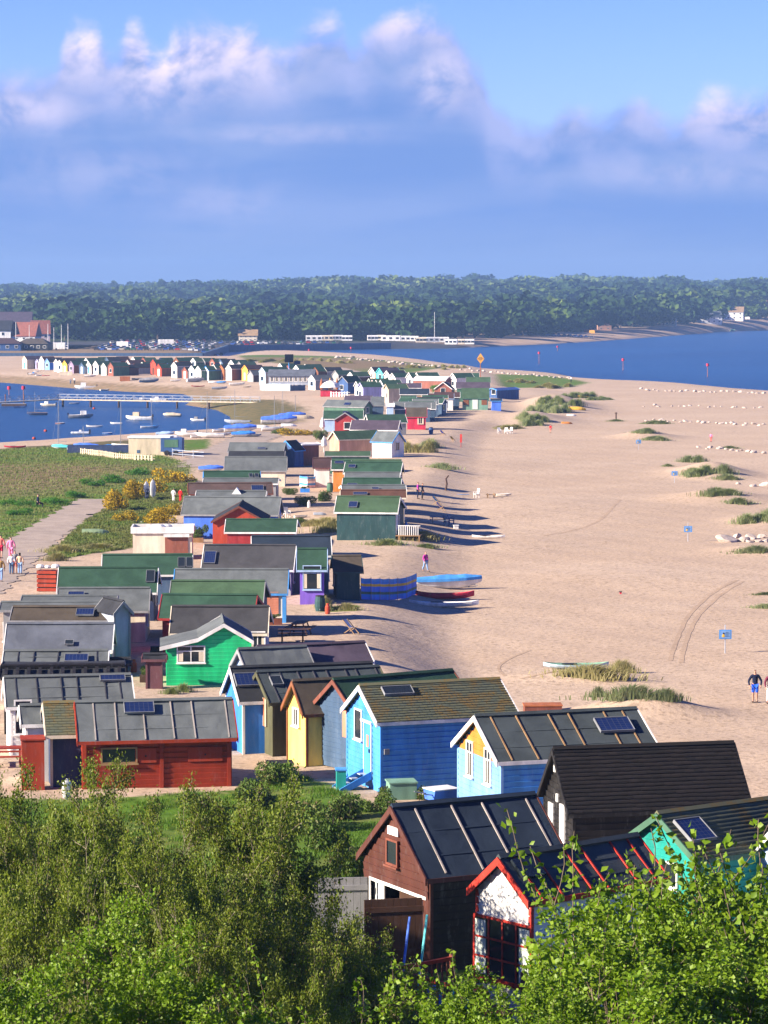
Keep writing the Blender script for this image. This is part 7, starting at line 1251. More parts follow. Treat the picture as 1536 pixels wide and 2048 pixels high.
    if H.get('skylight'): link('roof_light', unit_box(glass_mat()), ro, on_slope(.13, .33, .07), (pit, 0, 0), (.75, .6, .08))
    if H.get('porch'):
        dk = MB(); dk.box(L - ov, L + 1.9, -wy, wy, .3, .38)
        for x, y in ((L + .1, -wy + .05), (L + 1.8, -wy + .05), (L + 1.8, wy - .05)): dk.box(x - .06, x + .06, y - .06, y + .06, -.4, .298)
        dk.build('deck', paint('wood'), ro)
        for i in range(10): MB().box(L + .05 + i * .18, L + .12 + i * .18, -wy, -wy + .04, .382, 1.15).build('baluster', paint('white'), ro)
        MB().box(L, L + 1.9, -wy - .02, -wy + .06, 1.152, 1.22).build('rail', paint('white'), ro)
        MB().box(L - ov + .003, L - ov + .06, -wy + .1, -wy + 1.2, .4, 2.2).build('door', paint('white'), ro)
    if far:                                           # front door or window, one part each
        o, u, n = front; rnd = random.Random(int(H['x'] * 37)); q = rnd.random()
        light = H['wall'] in ('white', 'cream', 'mint', 'pinkwhite', 'ice', 'paleblue_white')
        if q < .6: MB().box(-.42, .42, -.04, .0, .1, 2.0).build('door', paint(rnd.choice(['grey', 'blue', 'slate_blue', 'pale_blue', 'white'] if light else ['white', 'darkwood', 'cream'])), ro, loc=o + n * .005, rot=(0, 0, math.atan2(u.y, u.x)))
        else: make_window(ro, front, 0, 1.0, 1.0, .9, 1, paint('white' if not light else 'pale_blue'), .0)
    elif not near and not H.get('win') and not H.get('shut2') and not H.get('shutter'):
        rnd = random.Random(int(H['x'] * 91))
        for fc in (front, back): make_window(ro, fc, rnd.uniform(-.4, .4), .95, .9, .95, rnd.choice([1, 2]), paint('white'))
    if bh: boathouse_bits(ro, L, w, wy, zt, ov, h)
    if H.get('redshed'): redshed_bits(ro, L, w, wy, ov, He)
    return ro
def boathouse_bits(ro, L, w, wy, zt, ov, h):
    dm = paint('darkwood')
    # doors swung out: one leaf to each side, ledged boards
    for sy, ang in ((1, R(-152)), (-1, R(75))):
        y0 = sy * (wy - .2) if sy > 0 else -(wy - .34)
        dr = MB(); dwid = wy * .85
        for i in range(8): dr.box(i * dwid / 8 + .004, (i + 1) * dwid / 8 - .004, -.025, .025, .35, 2.1)
        for z in (.6, 1.75): dr.box(0, dwid, .026, .06, z, z + .14)
        dr.build('door', paint('grey') if sy > 0 else dm, ro, loc=(ov - .07, y0, 0), rot=(0, 0, R(-200) if sy > 0 else R(165)))
    make_window(ro, (Vector((ov - .075, 0, 0)), Vector((0, -1, 0)), Vector((-1, 0, 0))), -.05, 2.75, .55, .6, 1, paint('redbrown'), .02)
    MB().box(-.3, .3, -.05, .0, 0, .22).build('vent_panel', paint('white'), ro, loc=(ov - .09, .05, 3.52), rot=(0, 0, R(-90)))
    fr = MB(); fr.box(ov - .09, ov - .062, wy - .4, wy - .32, .33, 2.15); fr.box(ov - .09, ov - .062, -wy + .13, wy - .41, 2.06, 2.147); fr.box(ov - .09, ov - .062, -wy + .325, -wy + .4, .33, 2.05); fr.build('door_frame', paint('white'), ro)
    cur = MB()
    for i in range(7): cur.box(ov + .15, ov + .2, wy - .22 - i * .09, wy - .16 - i * .09, .4, 2.1)
    cur.build('curtain', paint('white'), ro)
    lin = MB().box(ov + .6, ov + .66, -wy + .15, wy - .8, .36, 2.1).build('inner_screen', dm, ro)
def redshed_bits(ro, L, w, wy, ov, He):
    br = paint('brick_red')
    make_window(ro, (Vector((ov, -wy - .03, 0)), Vector((1, 0, 0)), Vector((0, -1, 0))), 1.35, 1.0, 1.25, .5, 1, paint('wood'))
    for x, ww in ((2.35, .8), (4.6, 1.3)):
        s = MB().box(-ww / 2, ww / 2, -.05, -.0, .95, 1.5).build('shutter', br, ro, loc=(ov + x, -wy - .035, 0))
        MB().box(-.03, .03, -.075, -.051, 1.18, 1.24).build('handle', paint('black'), s)
    for x in (ov + .05, ov + 2.95, L - ov - .08): MB().box(x - .07, x + .07, -wy - .1, -wy - .04, -.3, He - .14).build('post', br, ro)
for H in HUTS: make_hut(H)

# ---------- plants ----------
def leaf_mat(name, a, b2, c3, rough=.45, trans=.35, spec=.35, nscale=.5, brown=None):
    m, t, b = principled(name, rough, spec)
    p = t.n.new('ShaderNodeNewGeometry').outputs['Position']; oi = t.n.new('ShaderNodeObjectInfo')
    n = t.noise(p, nscale, 3., .6); k = t.attr('tint')
    col = t.mix(t.ss(n, .35, .65), a, b2); col = t.mix(k, col, c3)
    if brown: col = t.mix(t.m('MULTIPLY', t.m('GREATER_THAN', k, .8), t.ss(n, .4, .6)), col, brown)
    col = t.mix(t.m('MULTIPLY', oi.outputs['Random'], .35), col, tuple(x * .6 for x in a))
    t.l.new(col, b.inputs['Base Color'])
    if trans:
        out = t.n['Material Output']; tr = t.n.new('ShaderNodeBsdfTranslucent'); mx = t.n.new('ShaderNodeMixShader')
        t.l.new(t.mix(1.0, col, (1.0, 1.1, .35), 'MULTIPLY'), tr.inputs[0]); mx.inputs[0].default_value = trans
        t.l.new(b.outputs[0], mx.inputs[1]); t.l.new(tr.outputs[0], mx.inputs[2]); t.l.new(mx.outputs[0], out.inputs[0])
    return m
def rand_dirs(rg, n):
    v = rg.normal(size=(n, 3)); return v / np.linalg.norm(v, axis=1, keepdims=True)
def quads_at(rg, P, size, N=None, aspect=.6, droop=0., jit=.55):
    """Leaf-shaped rhombs (two triangles folded along the midrib) at points P."""
    n = len(P); a = rand_dirs(rg, n); a[:, 2] -= droop; a /= np.linalg.norm(a, axis=1, keepdims=True)
    nn = rand_dirs(rg, n) if N is None else N + jit * rg.normal(size=(n, 3))
    b = np.cross(nn, a); b /= np.linalg.norm(b, axis=1, keepdims=True) + 1e-9
    s = size * rg.uniform(.6, 1.3, (n, 1)); up = np.cross(a, b)
    V = np.stack([P, P + a * s * .5 + b * s * aspect * .5 + up * s * .1, P + a * s, P + a * s * .5 - b * s * aspect * .5 + up * s * .1], 1).reshape(-1, 3)
    i = np.arange(n)[:, None] * 4; F = np.concatenate([i + [0, 1, 2], i + [0, 2, 3]], 1).reshape(-1, 3)
    return V, F, np.repeat(rg.random(n), 2)
class Tree:
    """Grows limbs by repeated forking; twigs carry the leaves."""
    def __init__(s, seed): s.rg = np.random.default_rng(seed); s.seg = []; s.tw = []
    def limb(s, p, d, ln, r, lev, maxlev, up, spread, nseg=5, kids=4):
        p = np.array(p, float); d = np.array(d, float); d /= np.linalg.norm(d); q = p; st = []
        for i in range(nseg):
            d = d + s.rg.normal(size=3) * .13 + np.array([0, 0, up]) * (.12 if lev else .05); d /= np.linalg.norm(d)
            q2 = q + d * ln / nseg; ra = r * (1 - i / nseg * .65); rb = r * (1 - (i + 1) / nseg * .65)
            s.seg.append((q, q2, ra, rb)); st.append((q2, d, rb)); q = q2
        if lev >= maxlev: s.tw += [(a[0], b[0]) for a, b in zip(st[:-1], st[1:])]; return
        for k in range(kids):
            i = int(s.rg.integers(max(0, nseg // 3), nseg)) if k else nseg - 1
            c, dd, rr = st[i]; side = s.rg.normal(size=3); side -= dd * side.dot(dd); side /= np.linalg.norm(side) + 1e-9
            nd = dd + side * spread * s.rg.uniform(.5, 1.2); s.limb(c, nd, ln * s.rg.uniform(.5, .75), rr * .7, lev + 1, maxlev, up, spread, max(3, nseg - 1), kids)
    def wood(s, mat_, rmin=.006):
        V = []; F = []; n = 4
        for p, q, a, b in s.seg:
            a = max(a, rmin); b = max(b, rmin * .8); d = q - p; z = np.array([0, 0, 1.]) if abs(d[2]) < .9 * np.linalg.norm(d) else np.array([1., 0, 0])
            u = np.cross(d, z); u /= np.linalg.norm(u) + 1e-9; w = np.cross(u, d); w /= np.linalg.norm(w) + 1e-9; b0 = len(V)
            for c, r in ((p, a), (q, b)):
                V += [c + u * r, c + w * r, c - u * r, c - w * r]
            F += [(b0 + i, b0 + (i + 1) % 4, b0 + 4 + (i + 1) % 4, b0 + 4 + i) for i in range(4)]
        return np_mesh('trunk', np.array(V), np.array(F), mat_, True)
    def leaves(s, mat_, n, size, jit=.05, droop=.3, aspect=.6):
        tw = s.tw; idx = s.rg.integers(0, len(tw), n); a = np.array([t[0] for t in tw])[idx]; b = np.array([t[1] for t in tw])[idx]
        P = a + (b - a) * s.rg.random((n, 1)) + s.rg.normal(size=(n, 3)) * jit
        V, F, T = quads_at(s.rg, P, size, None, aspect, droop)
        return np_mesh('crown', V, F, mat_, False, {'tint': ('FACE', T)})
bark_m = mat('bark', (.13, .10, .075), .9, .1, .3, 3., .4, 30.)
bark_p = mat('bark_pale', (.24, .20, .15), .9, .1, .3, 3., .4, 30.)
birch_leaf = leaf_mat('fresh_leaf', (.115, .225, .006), (.155, .27, .010), (.215, .315, .02), .5, .36, .35, .9)
sallow_leaf = leaf_mat('sallow_leaf', (.115, .175, .010), (.16, .22, .018), (.21, .25, .03), .5, .32, .25, .5, brown=(.13, .095, .03))
scrub_leaf = leaf_mat('scrub_leaf', (.05, .12, .010), (.085, .14, .02), (.12, .16, .03), .55, .25, .2, .6, brown=(.15, .10, .06))
grass_blade = leaf_mat('grass_blade', (.07, .19, .010), (.10, .21, .015), (.15, .22, .03), .6, .3, .2, .5)
marram_blade = leaf_mat('marram_blade', (.26, .27, .10), (.34, .31, .13), (.44, .37, .19), .6, .3, .2, .4)
marram_green = leaf_mat('marram_green_blade', (.19, .27, .12), (.23, .29, .13), (.32, .32, .17), .6, .3, .2, .4)
gorse_leaf = leaf_mat('gorse_leaf', (.05, .08, .012), (.55, .34, .006), (.66, .42, .01), .6, .2, .2, 1.1, brown=(.06, .05, .015))
bright_leaf = leaf_mat('bright_scrub_leaf', (.045, .19, .010), (.07, .22, .012), (.10, .25, .02), .5, .3, .25, .4)
def tree_protos(kind, n):
    out = []
    for i in range(n):
        t = Tree(100 * i + len(kind)); g = t.rg
        if kind == 'birch':
            for k in range(5): t.limb((g.normal() * .25, g.normal() * .25, 0), (g.normal() * .35, g.normal() * .35, 1), g.uniform(2.0, 2.9), .05, 0, 3, .9, .75, 6, 4)
            out.append((t.wood(bark_m), t.leaves(birch_leaf, 19000, .10, .09, .25, .72)))
        elif kind == 'sapling':
            for k in range(4): t.limb((g.normal() * .3, g.normal() * .3, 0), (g.normal() * .18, g.normal() * .18, 1), g.uniform(1.8, 2.6), .022, 0, 1, .9, .5, 8, 4)
            out.append((t.wood(bark_m), t.leaves(birch_leaf, 800, .09, .035, .25, .72)))
        else:
            for k in range(6): a_ = k * 1.047 + g.normal() * .3; t.limb((math.cos(a_) * .25, math.sin(a_) * .25, 0), (math.cos(a_) * g.uniform(.25, .85), math.sin(a_) * g.uniform(.25, .85), 1), g.uniform(2.1, 2.9), .08, 0, 3, .22, .9, 6, 4)
            out.append((t.wood(bark_p, .008), t.leaves(sallow_leaf, 50000, .09, .12, .1, .5)))
    return out
P_BIRCH, P_SALLOW, P_SAP = tree_protos('birch', 3), tree_protos('sallow', 3), tree_protos('sapling', 2)
def put_tree(proto, x, y, sx, sz, rz, name, label, group, dz=-.1, cat='tree'):
    r = empty(name, (x, y, gz(x, y) + dz), R(rz), label, cat, group); r.scale = (sx, sx, sz)
    link('trunk', proto[0], r); link('crown', proto[1], r); return r
for (k, v, x, y, sx, sz, rz, label, group) in NEAR_TREES:
    pr = {'birch': P_BIRCH, 'sallow': P_SALLOW, 'sapling': P_SAP}[k][v]
    put_tree(pr, x, y, sx, sz, rz, {'birch': 'birch_tree', 'sallow': 'sallow_tree', 'sapling': 'sapling'}[k], label, group)
# ---------- shrubs and grass ----------
def bush_mesh(seed, n, leaf, m, lobes=6, flat=.7):
    rg = np.random.default_rng(seed); P = []; N = []
    for i in range(lobes):
        c = rg.normal(size=3) * [.42, .42, .16] + [0, 0, .42]; r = rg.uniform(.3, .52); d = rand_dirs(rg, n // lobes)
        q = c + d * r * rg.uniform(.75, 1.05, (len(d), 1)) * [1, 1, flat]; P.append(q); N.append(d)
    P = np.concatenate(P); N = np.concatenate(N); k = P[:, 2] > -.05; V, F, T = quads_at(rg, P[k], leaf, N[k], .6, 0)
    return np_mesh('foliage', V, F, m, False, {'tint': ('FACE', T)})
def stems_mesh(seed, n=9):
    t = Tree(seed)
    for k in range(n): t.limb((t.rg.normal() * .12, t.rg.normal() * .12, -.1), (t.rg.normal() * .5, t.rg.normal() * .5, .8), .6, .012, 0, 1, .3, .7, 3, 2)
    return t.wood(bark_m, .004)
BUSH = {}
for i in range(3):
    BUSH['scrub', i] = bush_mesh(i, 2600, .10, scrub_leaf); BUSH['gorse', i] = bush_mesh(20 + i, 2200, .10, gorse_leaf, 7); BUSH['bright', i] = bush_mesh(40 + i, 2000, .10, bright_leaf, 7, .6)
STEMS = [stems_mesh(i) for i in range(2)]
def tuft_mesh(seed, n, h, w, m, bend=.5):
    """A clump of arching blades."""
    rg = np.random.default_rng(seed); r = np.minimum(np.abs(rg.normal(size=n)) * .52, 1.6); a = rg.random(n) * 6.2832
    B = np.stack([r * np.cos(a) * (1 + .3 * np.sin(3 * a)), r * np.sin(a) * (1 + .3 * np.cos(2 * a)), np.zeros(n)], 1)
    d = np.stack([np.cos(a) + rg.normal(size=n) * .8, np.sin(a) + rg.normal(size=n) * .8, np.zeros(n)], 1); d /= np.linalg.norm(d, axis=1, keepdims=True)
    d[:, 0] += .35; s = np.stack([-d[:, 1], d[:, 0], np.zeros(n)], 1); hh = (h * np.maximum(.25, 1.05 - .55 * r) * rg.uniform(.5, 1.2, n))[:, None]; up = np.array([0, 0, 1.])
    M_ = B + up * hh * .6 + d * hh * bend * .3; T_ = B + up * hh * (1 - bend * .25) + d * hh * bend * .8
    V = np.stack([B - s * w - up * .05, B + s * w - up * .05, M_ + s * w * .7, M_ - s * w * .7, T_], 1).reshape(-1, 3)
    i = np.arange(n)[:, None] * 5; F = np.concatenate([i + [0, 1, 2], i + [0, 2, 3], i + [3, 2, 4]], 1).reshape(-1, 3)
    return np_mesh('blades', V, F, m, False, {'tint': ('FACE', np.repeat(rg.random(n), 3))})
TUFT = {('marram', i): tuft_mesh(i, 900, .55, .017, marram_blade, .7) for i in range(2)}
TUFT.update({('green', i): tuft_mesh(10 + i, 900, .5, .019, marram_green, .7) for i in range(2)})
for (kind, x, y, sx, sy, sz, rz, label, group) in SHRUBS:
    z = gz(x, y)
    if kind in ('marram', 'green'):
        o = empty('marram_clump', (x, y, z - .03), R(rz), label, 'dune grass', group); o.scale = (sx, sy, sz)
        rnd = random.Random(int(x * 10 + y)); n = max(1, int(sx * sy * .9))
        for i in range(min(n, 9)):
            a, rr = rnd.random() * 6.28, math.sqrt(rnd.random()) * .8 if i else 0
            lx, ly = rr * math.cos(a), rr * math.sin(a); s_ = .95 / max(1, n ** .35)
            wx, wy_ = x + (lx * sx * math.cos(R(rz)) - ly * sy * math.sin(R(rz))), y + (lx * sx * math.sin(R(rz)) + ly * sy * math.cos(R(rz)))
            link('tuft', TUFT[kind, i % 2], o, (lx, ly, (gz(wx, wy_) - z) / sz), (0, 0, rnd.random() * .8 - .4), (s_, s_, rnd.uniform(1.2, 2.)))
    else:
        nm = {'scrub': 'shrub', 'gorse': 'gorse_bush', 'bright': 'shrub'}[kind]
        o = empty(nm, (x, y, z - .15), R(rz), label, {'gorse': 'gorse bush'}.get(kind, 'shrub'), group); o.scale = (sx, sy, sz)
        link('foliage', BUSH[kind, int(abs(x * 7 + y)) % 3], o); link('stems', STEMS[int(abs(x * 3)) % 2], o)
# short grass on the near lawns and the marsh: thousands of blades, one object per patch
def lawn(name, polys, n, h, w, m, seed, path=None, excl=()):
    rg = np.random.default_rng(seed); P = []
    per = n // len(polys)
    for poly in polys:
        a = np.array(poly); lo, hi = a.min(0), a.max(0); q = rg.random((per * 2, 2)) * (hi - lo) + lo
        ok = _in_poly(q[:, 0], q[:, 1], poly)
        for e in excl: ok &= ~_in_poly(q[:, 0], q[:, 1], e)
        P.append(q[ok])
    P = np.concatenate(P); P = P[np.abs(P[:, 0]) < .15 * P[:, 1] + 4]
    for H in HUTS:
        if H['y'] < 170:
            c, s_ = math.cos(R(H['a'])), math.sin(R(H['a'])); dx, dy = P[:, 0] - H['x'], P[:, 1] - H['y']; u, v = dx * c + dy * s_, -dx * s_ + dy * c
            P = P[~((u > 0) & (u < H['L']) & (np.abs(v) < H['w']))]
    if path:
        for a_, b_ in zip(path[0][:-1], path[0][1:]): P = P[_dist_poly(P[:, 0], P[:, 1], [a_, b_]) > path[1] * .5]
    n = len(P); z = height(P[:, 0], P[:, 1]); B = np.column_stack([P, z - .02]); a = rg.random(n) * 6.2832
    d = np.stack([np.cos(a), np.sin(a), np.zeros(n)], 1); s_ = np.stack([-d[:, 1], d[:, 0], np.zeros(n)], 1); clump = .5 + np.clip(wob(P[:, 0] * 6, P[:, 1] * 6), -.5, 1)
    hh = (h * rg.uniform(.5, 1.3, n) * clump)[:, None]
    V = np.stack([B - s_ * w, B + s_ * w, B + np.array([0, 0, 1.]) * hh + d * hh * .5], 1).reshape(-1, 3); F = np.arange(n * 3).reshape(-1, 3)
    return tag(link(name, np_mesh(name, V, F, m, False, {'tint': ('FACE', rg.random(n))})), kind='stuff')
lawn('grass', [GRASS[2][0], GRASS[3][0]], 160000, .16, .016, grass_blade, 1, excl=[NOGRASS[0][0]])
marsh_blade = leaf_mat('marsh_blade', (.095, .20, .018), (.17, .18, .06), (.20, .20, .07), .7, .2, .15, .12)
lawn('marsh_grass', [GRASS[0][0], GRASS[1][0]], 170000, .2, .05, marsh_blade, 2, path=PATHS[0])
# ---------- far trees ----------
def wood_leaf(name, a, b2): return leaf_mat(name, a, b2, tuple(x * 1.35 for x in b2), .8, 0, .1, .06)
W_DARK, W_MID, W_LIGHT = wood_leaf('far_dark_leaf', (.011, .030, .010), (.020, .042, .012)), wood_leaf('far_mid_leaf', (.036, .066, .012), (.055, .088, .016)), wood_leaf('far_light_leaf', (.07, .115, .016), (.095, .13, .025))
def far_crown(seed, kind):
    rg = np.random.default_rng(seed); P = []; N = []
    if kind == 'pine': cs = [(rg.normal(size=3) * [.25, .25, .08] + [0, 0, .72], rg.uniform(.2, .32)) for _ in range(6)] + [(np.array([0, 0, .5]), .22)]
    elif kind == 'spire': cs = [(np.array([rg.normal() * .04, rg.normal() * .04, .25 + .1 * i]), .24 - .028 * i) for i in range(8)]
    else: cs = [(rg.normal(size=3) * [.30, .30, .16] + [0, 0, .52], rg.uniform(.2, .36)) for _ in range(9)]
    for c, r in cs:
        d = rand_dirs(rg, 60); P.append(c + d * r * rg.uniform(.8, 1.05, (60, 1)) * [1, 1, .8]); N.append(d)
    P = np.concatenate(P); N = np.concatenate(N); V, F, T = quads_at(rg, P, .2, N, .85, 0, .22)
    return V, F, T
def far_trunk(): return cached('far_trunk', lambda: MB().tube((0, 0, -.1), (0, 0, .55), .035, .02, 5).mesh('trunk', bark_m))
FAR = []
for i, (k, m) in enumerate([('oak', W_DARK), ('oak', W_DARK), ('oak', W_MID), ('oak', W_MID), ('oak', W_LIGHT), ('pine', W_DARK), ('pine', W_DARK), ('spire', W_DARK)]):
    V, F, T = far_crown(i + 3, k); FAR.append((k, m, np_mesh('crown', V, F, m, False, {'tint': ('FACE', T)})))
rnd = random.Random(5); _labels = {'oak0': 'dark round-crowned tree in the wood edge across the water', 'oak1': 'mid green broad tree in the wood edge across the water', 'oak2': 'light spring-green tree in the wood edge across the water', 'pine': 'flat-topped dark pine in the wood edge across the water', 'spire': 'pointed dark conifer in the wood edge across the water'}
for (x, y, hgt, v) in FAR_TREES:
    k, m, me = FAR[v]; lb = 'pine' if k == 'pine' else 'spire' if k == 'spire' else ('oak0' if v < 2 else 'oak1' if v < 4 else 'oak2')
    r = empty('far_tree', (x, y, gz(x, y) - .5), rnd.random() * 6.28, _labels[lb], 'tree', 'trees of the far wood edge'); s_ = hgt * (1.25 if k != 'spire' else .75); r.scale = (s_, s_, hgt)
    link('crown', me, r); link('trunk', far_trunk(), r)
# the wood behind them reads as one mass
rg = np.random.default_rng(11); base = [far_crown(s_, 'oak') for s_ in (51, 52)] + [far_crown(53, 'pine'), far_crown(54, 'spire')]
Vs = {0: [], 1: [], 2: []}; Fs = {0: [], 1: [], 2: []}; Ts = {0: [], 1: [], 2: []}; off = {0: 0, 1: 0, 2: 0}
n = 1700; yy = 1640 + (rg.random(n) ** 1.25) * 3300; xx = (rg.random(n) * 2 - 1) * (.145 * yy + 30); hz_ = height(xx, yy); wsd = np.where(_in_poly(xx, yy, MAIN), 1, -1) * _dist_poly(xx, yy, MAIN)
for i in range(n):
    if wsd[i] < 115: continue
    big_ = 1 + (yy[i] - 1640) / 3300
    h_ = rg.choice([rg.uniform(7, 12), rg.uniform(12, 21)]) * (1.15 if big_ > 1.3 else 1); q = rg.random(); bi = 3 if q < .03 and big_ > 1.5 else 2 if q < .16 else int(rg.integers(0, 2))
    V, F, T = base[bi]; sub = rg.random(len(F)) < 1
    c, s_ = math.cos(q * 40), math.sin(q * 40); w_ = h_ * rg.uniform(1.2, 1.9) * (1.0 if bi != 3 else .6); hh = h_ * (1 if bi != 3 else 1.15)
    V2 = np.stack([(V[:, 0] * c - V[:, 1] * s_) * w_ + xx[i], (V[:, 0] * s_ + V[:, 1] * c) * w_ + yy[i], V[:, 2] * hh + hz_[i] - .5], 1)
    nz = math.sin(xx[i] * .011 + 1.3) * math.cos(yy[i] * .004) + rg.normal() * .35; g = 0 if nz < .05 or yy[i] < 1720 else 1 if nz < .62 else 2
    Vs[g].append(V2); Fs[g].append(F + off[g]); Ts[g].append(T); off[g] += len(V2)
for g, m in ((0, W_DARK), (1, W_MID), (2, W_LIGHT)):
    tag(link('far_wood', np_mesh('far_wood', np.concatenate(Vs[g]), np.concatenate(Fs[g]), m, False, {'tint': ('FACE', np.concatenate(Ts[g]))})), kind='stuff')

# ---------- boats ----------
def hull_shape(L, B, D, n=9, transom=.8, rake=.1, bow=.12):
    """Stations of a boat hull from stern (x=-L/2) to bow: lists of (x, half beam, keel z, sheer z)."""
    st = []
    for i in range(n):
        s = i / (n - 1); b = (transom + (1 - transom) * math.sin(min(1, s / .45) * 1.57)) if s < .45 else math.cos(((s - .45) / .55) ** 1.5 * 1.57)
        st.append((-L / 2 + L * s, max(.012, b * B / 2), D * .75 * max(0, (s - .55) / .45) ** 2.2, D * (1 + .28 * s ** 2 + .04 * (1 - s))))
    return st
def hull_mesh(st, hm, im, deck=None, k=4):
    mb = MB(); ring = []
    for x, b, kz, sz in st:
        r = []
        for j in range(-k, k + 1): t = abs(j) / k; r.append((x, math.copysign(b * math.sin(t * 1.57) ** .7, j) if j else 0, kz + (sz - kz) * (1 - math.cos(t * 1.57)) ** .9))
        ring.append(r)
    m = 2 * k + 1; V = [v for r in ring for v in r]; F = [(i * m + j, i * m + j + 1, (i + 1) * m + j + 1, (i + 1) * m + j) for i in range(len(st) - 1) for j in range(2 * k)]
    F.append(tuple(range(m))); mb.add(V, F)
    mb.cur = 1; dz = -.06 if deck else -.22
    Vi = []; 
    for x, b, kz, sz in st: Vi += [(x, -b * .93, sz + .012), (x, -b * .8, max(kz + .05, sz + dz)), (x, b * .8, max(kz + .05, sz + dz)), (x, b * .93, sz + .012), (x, -b, sz), (x, b, sz)]
    Fi = []
    for i in range(len(st) - 1):
        a, c = i * 6, (i + 1) * 6
        for p, q in ((4, 0), (0, 1), (1, 2), (2, 3), (3, 5)): Fi.append((a + p, a + q, c + q, c + p))
    mb.add(Vi, Fi); return mb.mesh('hull', [hm, im], False)
def cover_mesh(st, m, hgt, over=.06):
    V = []; F = []
    for i, (x, b, kz, sz) in enumerate(st):
        s = i / (len(st) - 1); r = hgt * math.sin(max(.08, min(.97, s)) * 3.1416) ** .5 * (1 + .12 * math.sin(i * 2.3))
        V += [(x * 1.01, -b - over, sz - .16), (x, -b - over * .6, sz + .03), (x, -b * .45, sz + r * .62), (x, 0, sz + r), (x, b * .45, sz + r * .62), (x, b + over * .6, sz + .03), (x * 1.01, b + over, sz - .16)]
    for i in range(len(st) - 1): F += [(i * 7 + j, i * 7 + j + 1, i * 7 + 8 + j, i * 7 + 7 + j) for j in range(6)]
    F += [tuple(range(7)), tuple(range((len(st) - 1) * 7, len(st) * 7))]
    return MB().add(V, F).mesh('boat_cover', m)
def boat(kind, x, y, L, hd, hull, inner, label, group=None, cover=None, mast=0., z=None, tilt=0., cat='boat', bw=1., sink=0.):
    B = L * {'sail': .33, 'motor': .38, 'dinghy': .4, 'upturned': .4, 'cover': .36, 'rib': .42, 'kayak': .16, 'canoe': .2, 'board': .17}.get(kind, .35)
    D = L * {'sail': .15, 'motor': .17, 'dinghy': .15, 'upturned': .16, 'cover': .14, 'rib': .13, 'kayak': .07, 'canoe': .1, 'board': .03}.get(kind, .15)
    B *= bw; afloat = z is not None; zz = z if afloat else gz(x, y)
    nm = {'sail': 'sailing_boat', 'motor': 'motor_boat', 'dinghy': 'dinghy', 'upturned': 'upturned_boat', 'cover': 'covered_boat', 'rib': 'inflatable_boat', 'kayak': 'kayak', 'canoe': 'canoe', 'board': 'surfboard'}[kind]
    r = empty(nm, (x, y, zz - (D * .25 if afloat else -.02 + sink)), R(hd), label, cat, group); r.rotation_euler = (R(tilt), 0, R(hd))
    hm, im = paint(hull), paint(inner)
    if kind in ('kayak', 'canoe', 'board'):
        n = 11; st = []
        for i in range(n):
            s = i / (n - 1); e = max(0., math.sin(s * 3.14159)) ** .62; st.append((-L / 2 + L * s, max(.015, B / 2 * e), D * .6 * abs(2 * s - 1) ** 3, D * (1 + .5 * abs(2 * s - 1) ** 3)))
        link('hull', hull_mesh(st, hm, im, deck=kind != 'canoe'), r)
        if kind == 'kayak': MB().lathe([(.3, 0), (.33, .05), (.28, .055)], 12).build('cockpit', paint('black'), r, loc=(-.1 * L, 0, D * .95), scale=(1.4, .8, 1))
        if kind == 'canoe':
            for sx in (-.25, .2): MB().cbox((sx * L, 0, D * .95), (.2, B * .8, .03)).build('thwart', paint('wood'), r)
        return r
    if kind == 'rib':
        mb = MB(); pts = [(-L / 2, -B / 2), (L * .1, -B / 2), (L * .36, -B * .34), (L * .5, 0), (L * .36, B * .34), (L * .1, B / 2), (-L / 2, B / 2)]
        for p, q in zip(pts[:-1], pts[1:]): mb.tube((*p, D * .8), (*q, D * .8), L * .065, None, 8)
        mb.build('tube', hm, r); MB().cbox((-.03 * L, 0, D * .35), (L * .8, B * .8, D * .4)).build('floor', im, r)
        MB().cbox((-L * .52, 0, D * 1.3), (.25, .3, .7)).build('outboard', paint('black'), r); MB().cbox((0, 0, D * 1.3), (.4, .5, .55)).build('console', paint('white'), r); return r
    st = hull_shape(L, B, D)
    h = link('hull', hull_mesh(st, hm, im), r)
    if kind == 'upturned': h.rotation_euler = (R(180), 0, 0); h.location = (0, 0, D * 1.12); return r
    if kind != 'cover': 
        for sx in (-.3, -.02): MB().cbox((sx * L, 0, D * .88), (L * .07, B * .78, .03)).build('thwart', paint('wood'), r)
    if kind == 'motor':
        MB().prism([(-B * .3, D * .9), (B * .3, D * .9), (B * .26, D * 2.0), (-B * .26, D * 2.0)], -.02 * L, .22 * L).build('cabin', im, r)
        MB().prism([(-B * .25, D * 1.35), (B * .25, D * 1.35), (B * .235, D * 1.85), (-B * .235, D * 1.85)], .222 * L, .228 * L).build('windscreen', glass_mat(), r)
        ob = MB().cbox((-L * .53, 0, D * 1.25), (.22, .26, .45)); ob.cbox((-L * .53, 0, D * .6), (.1, .1, .8)); ob.build('outboard', paint('black'), r)
    if cover: link('boat_cover', cover_mesh(st, paint(cover), L * .1 * bw), r)
    if mast:
        MB().tube((L * .12, 0, D * .6), (L * .12 - mast * .02, 0, D + mast), .045, .03, 6).build('mast', paint('silver'), r)
        MB().tube((L * .11, 0, D + .7), (-L * .42, 0, D + .62), .035, .03, 6).build('boom', paint('silver'), r)
        rg_ = MB()
        for q in ((L * .5, 0, D * 1.2), (L * .05, B * .48, D), (L * .05, -B * .48, D)): rg_.tube((L * .12 - mast * .02, 0, D + mast * .95), q, .009, None, 3)
        rg_.build('rigging', paint('silver'), r)
    return r
for b_ in BOATS: boat(*b_[:8], **b_[8])

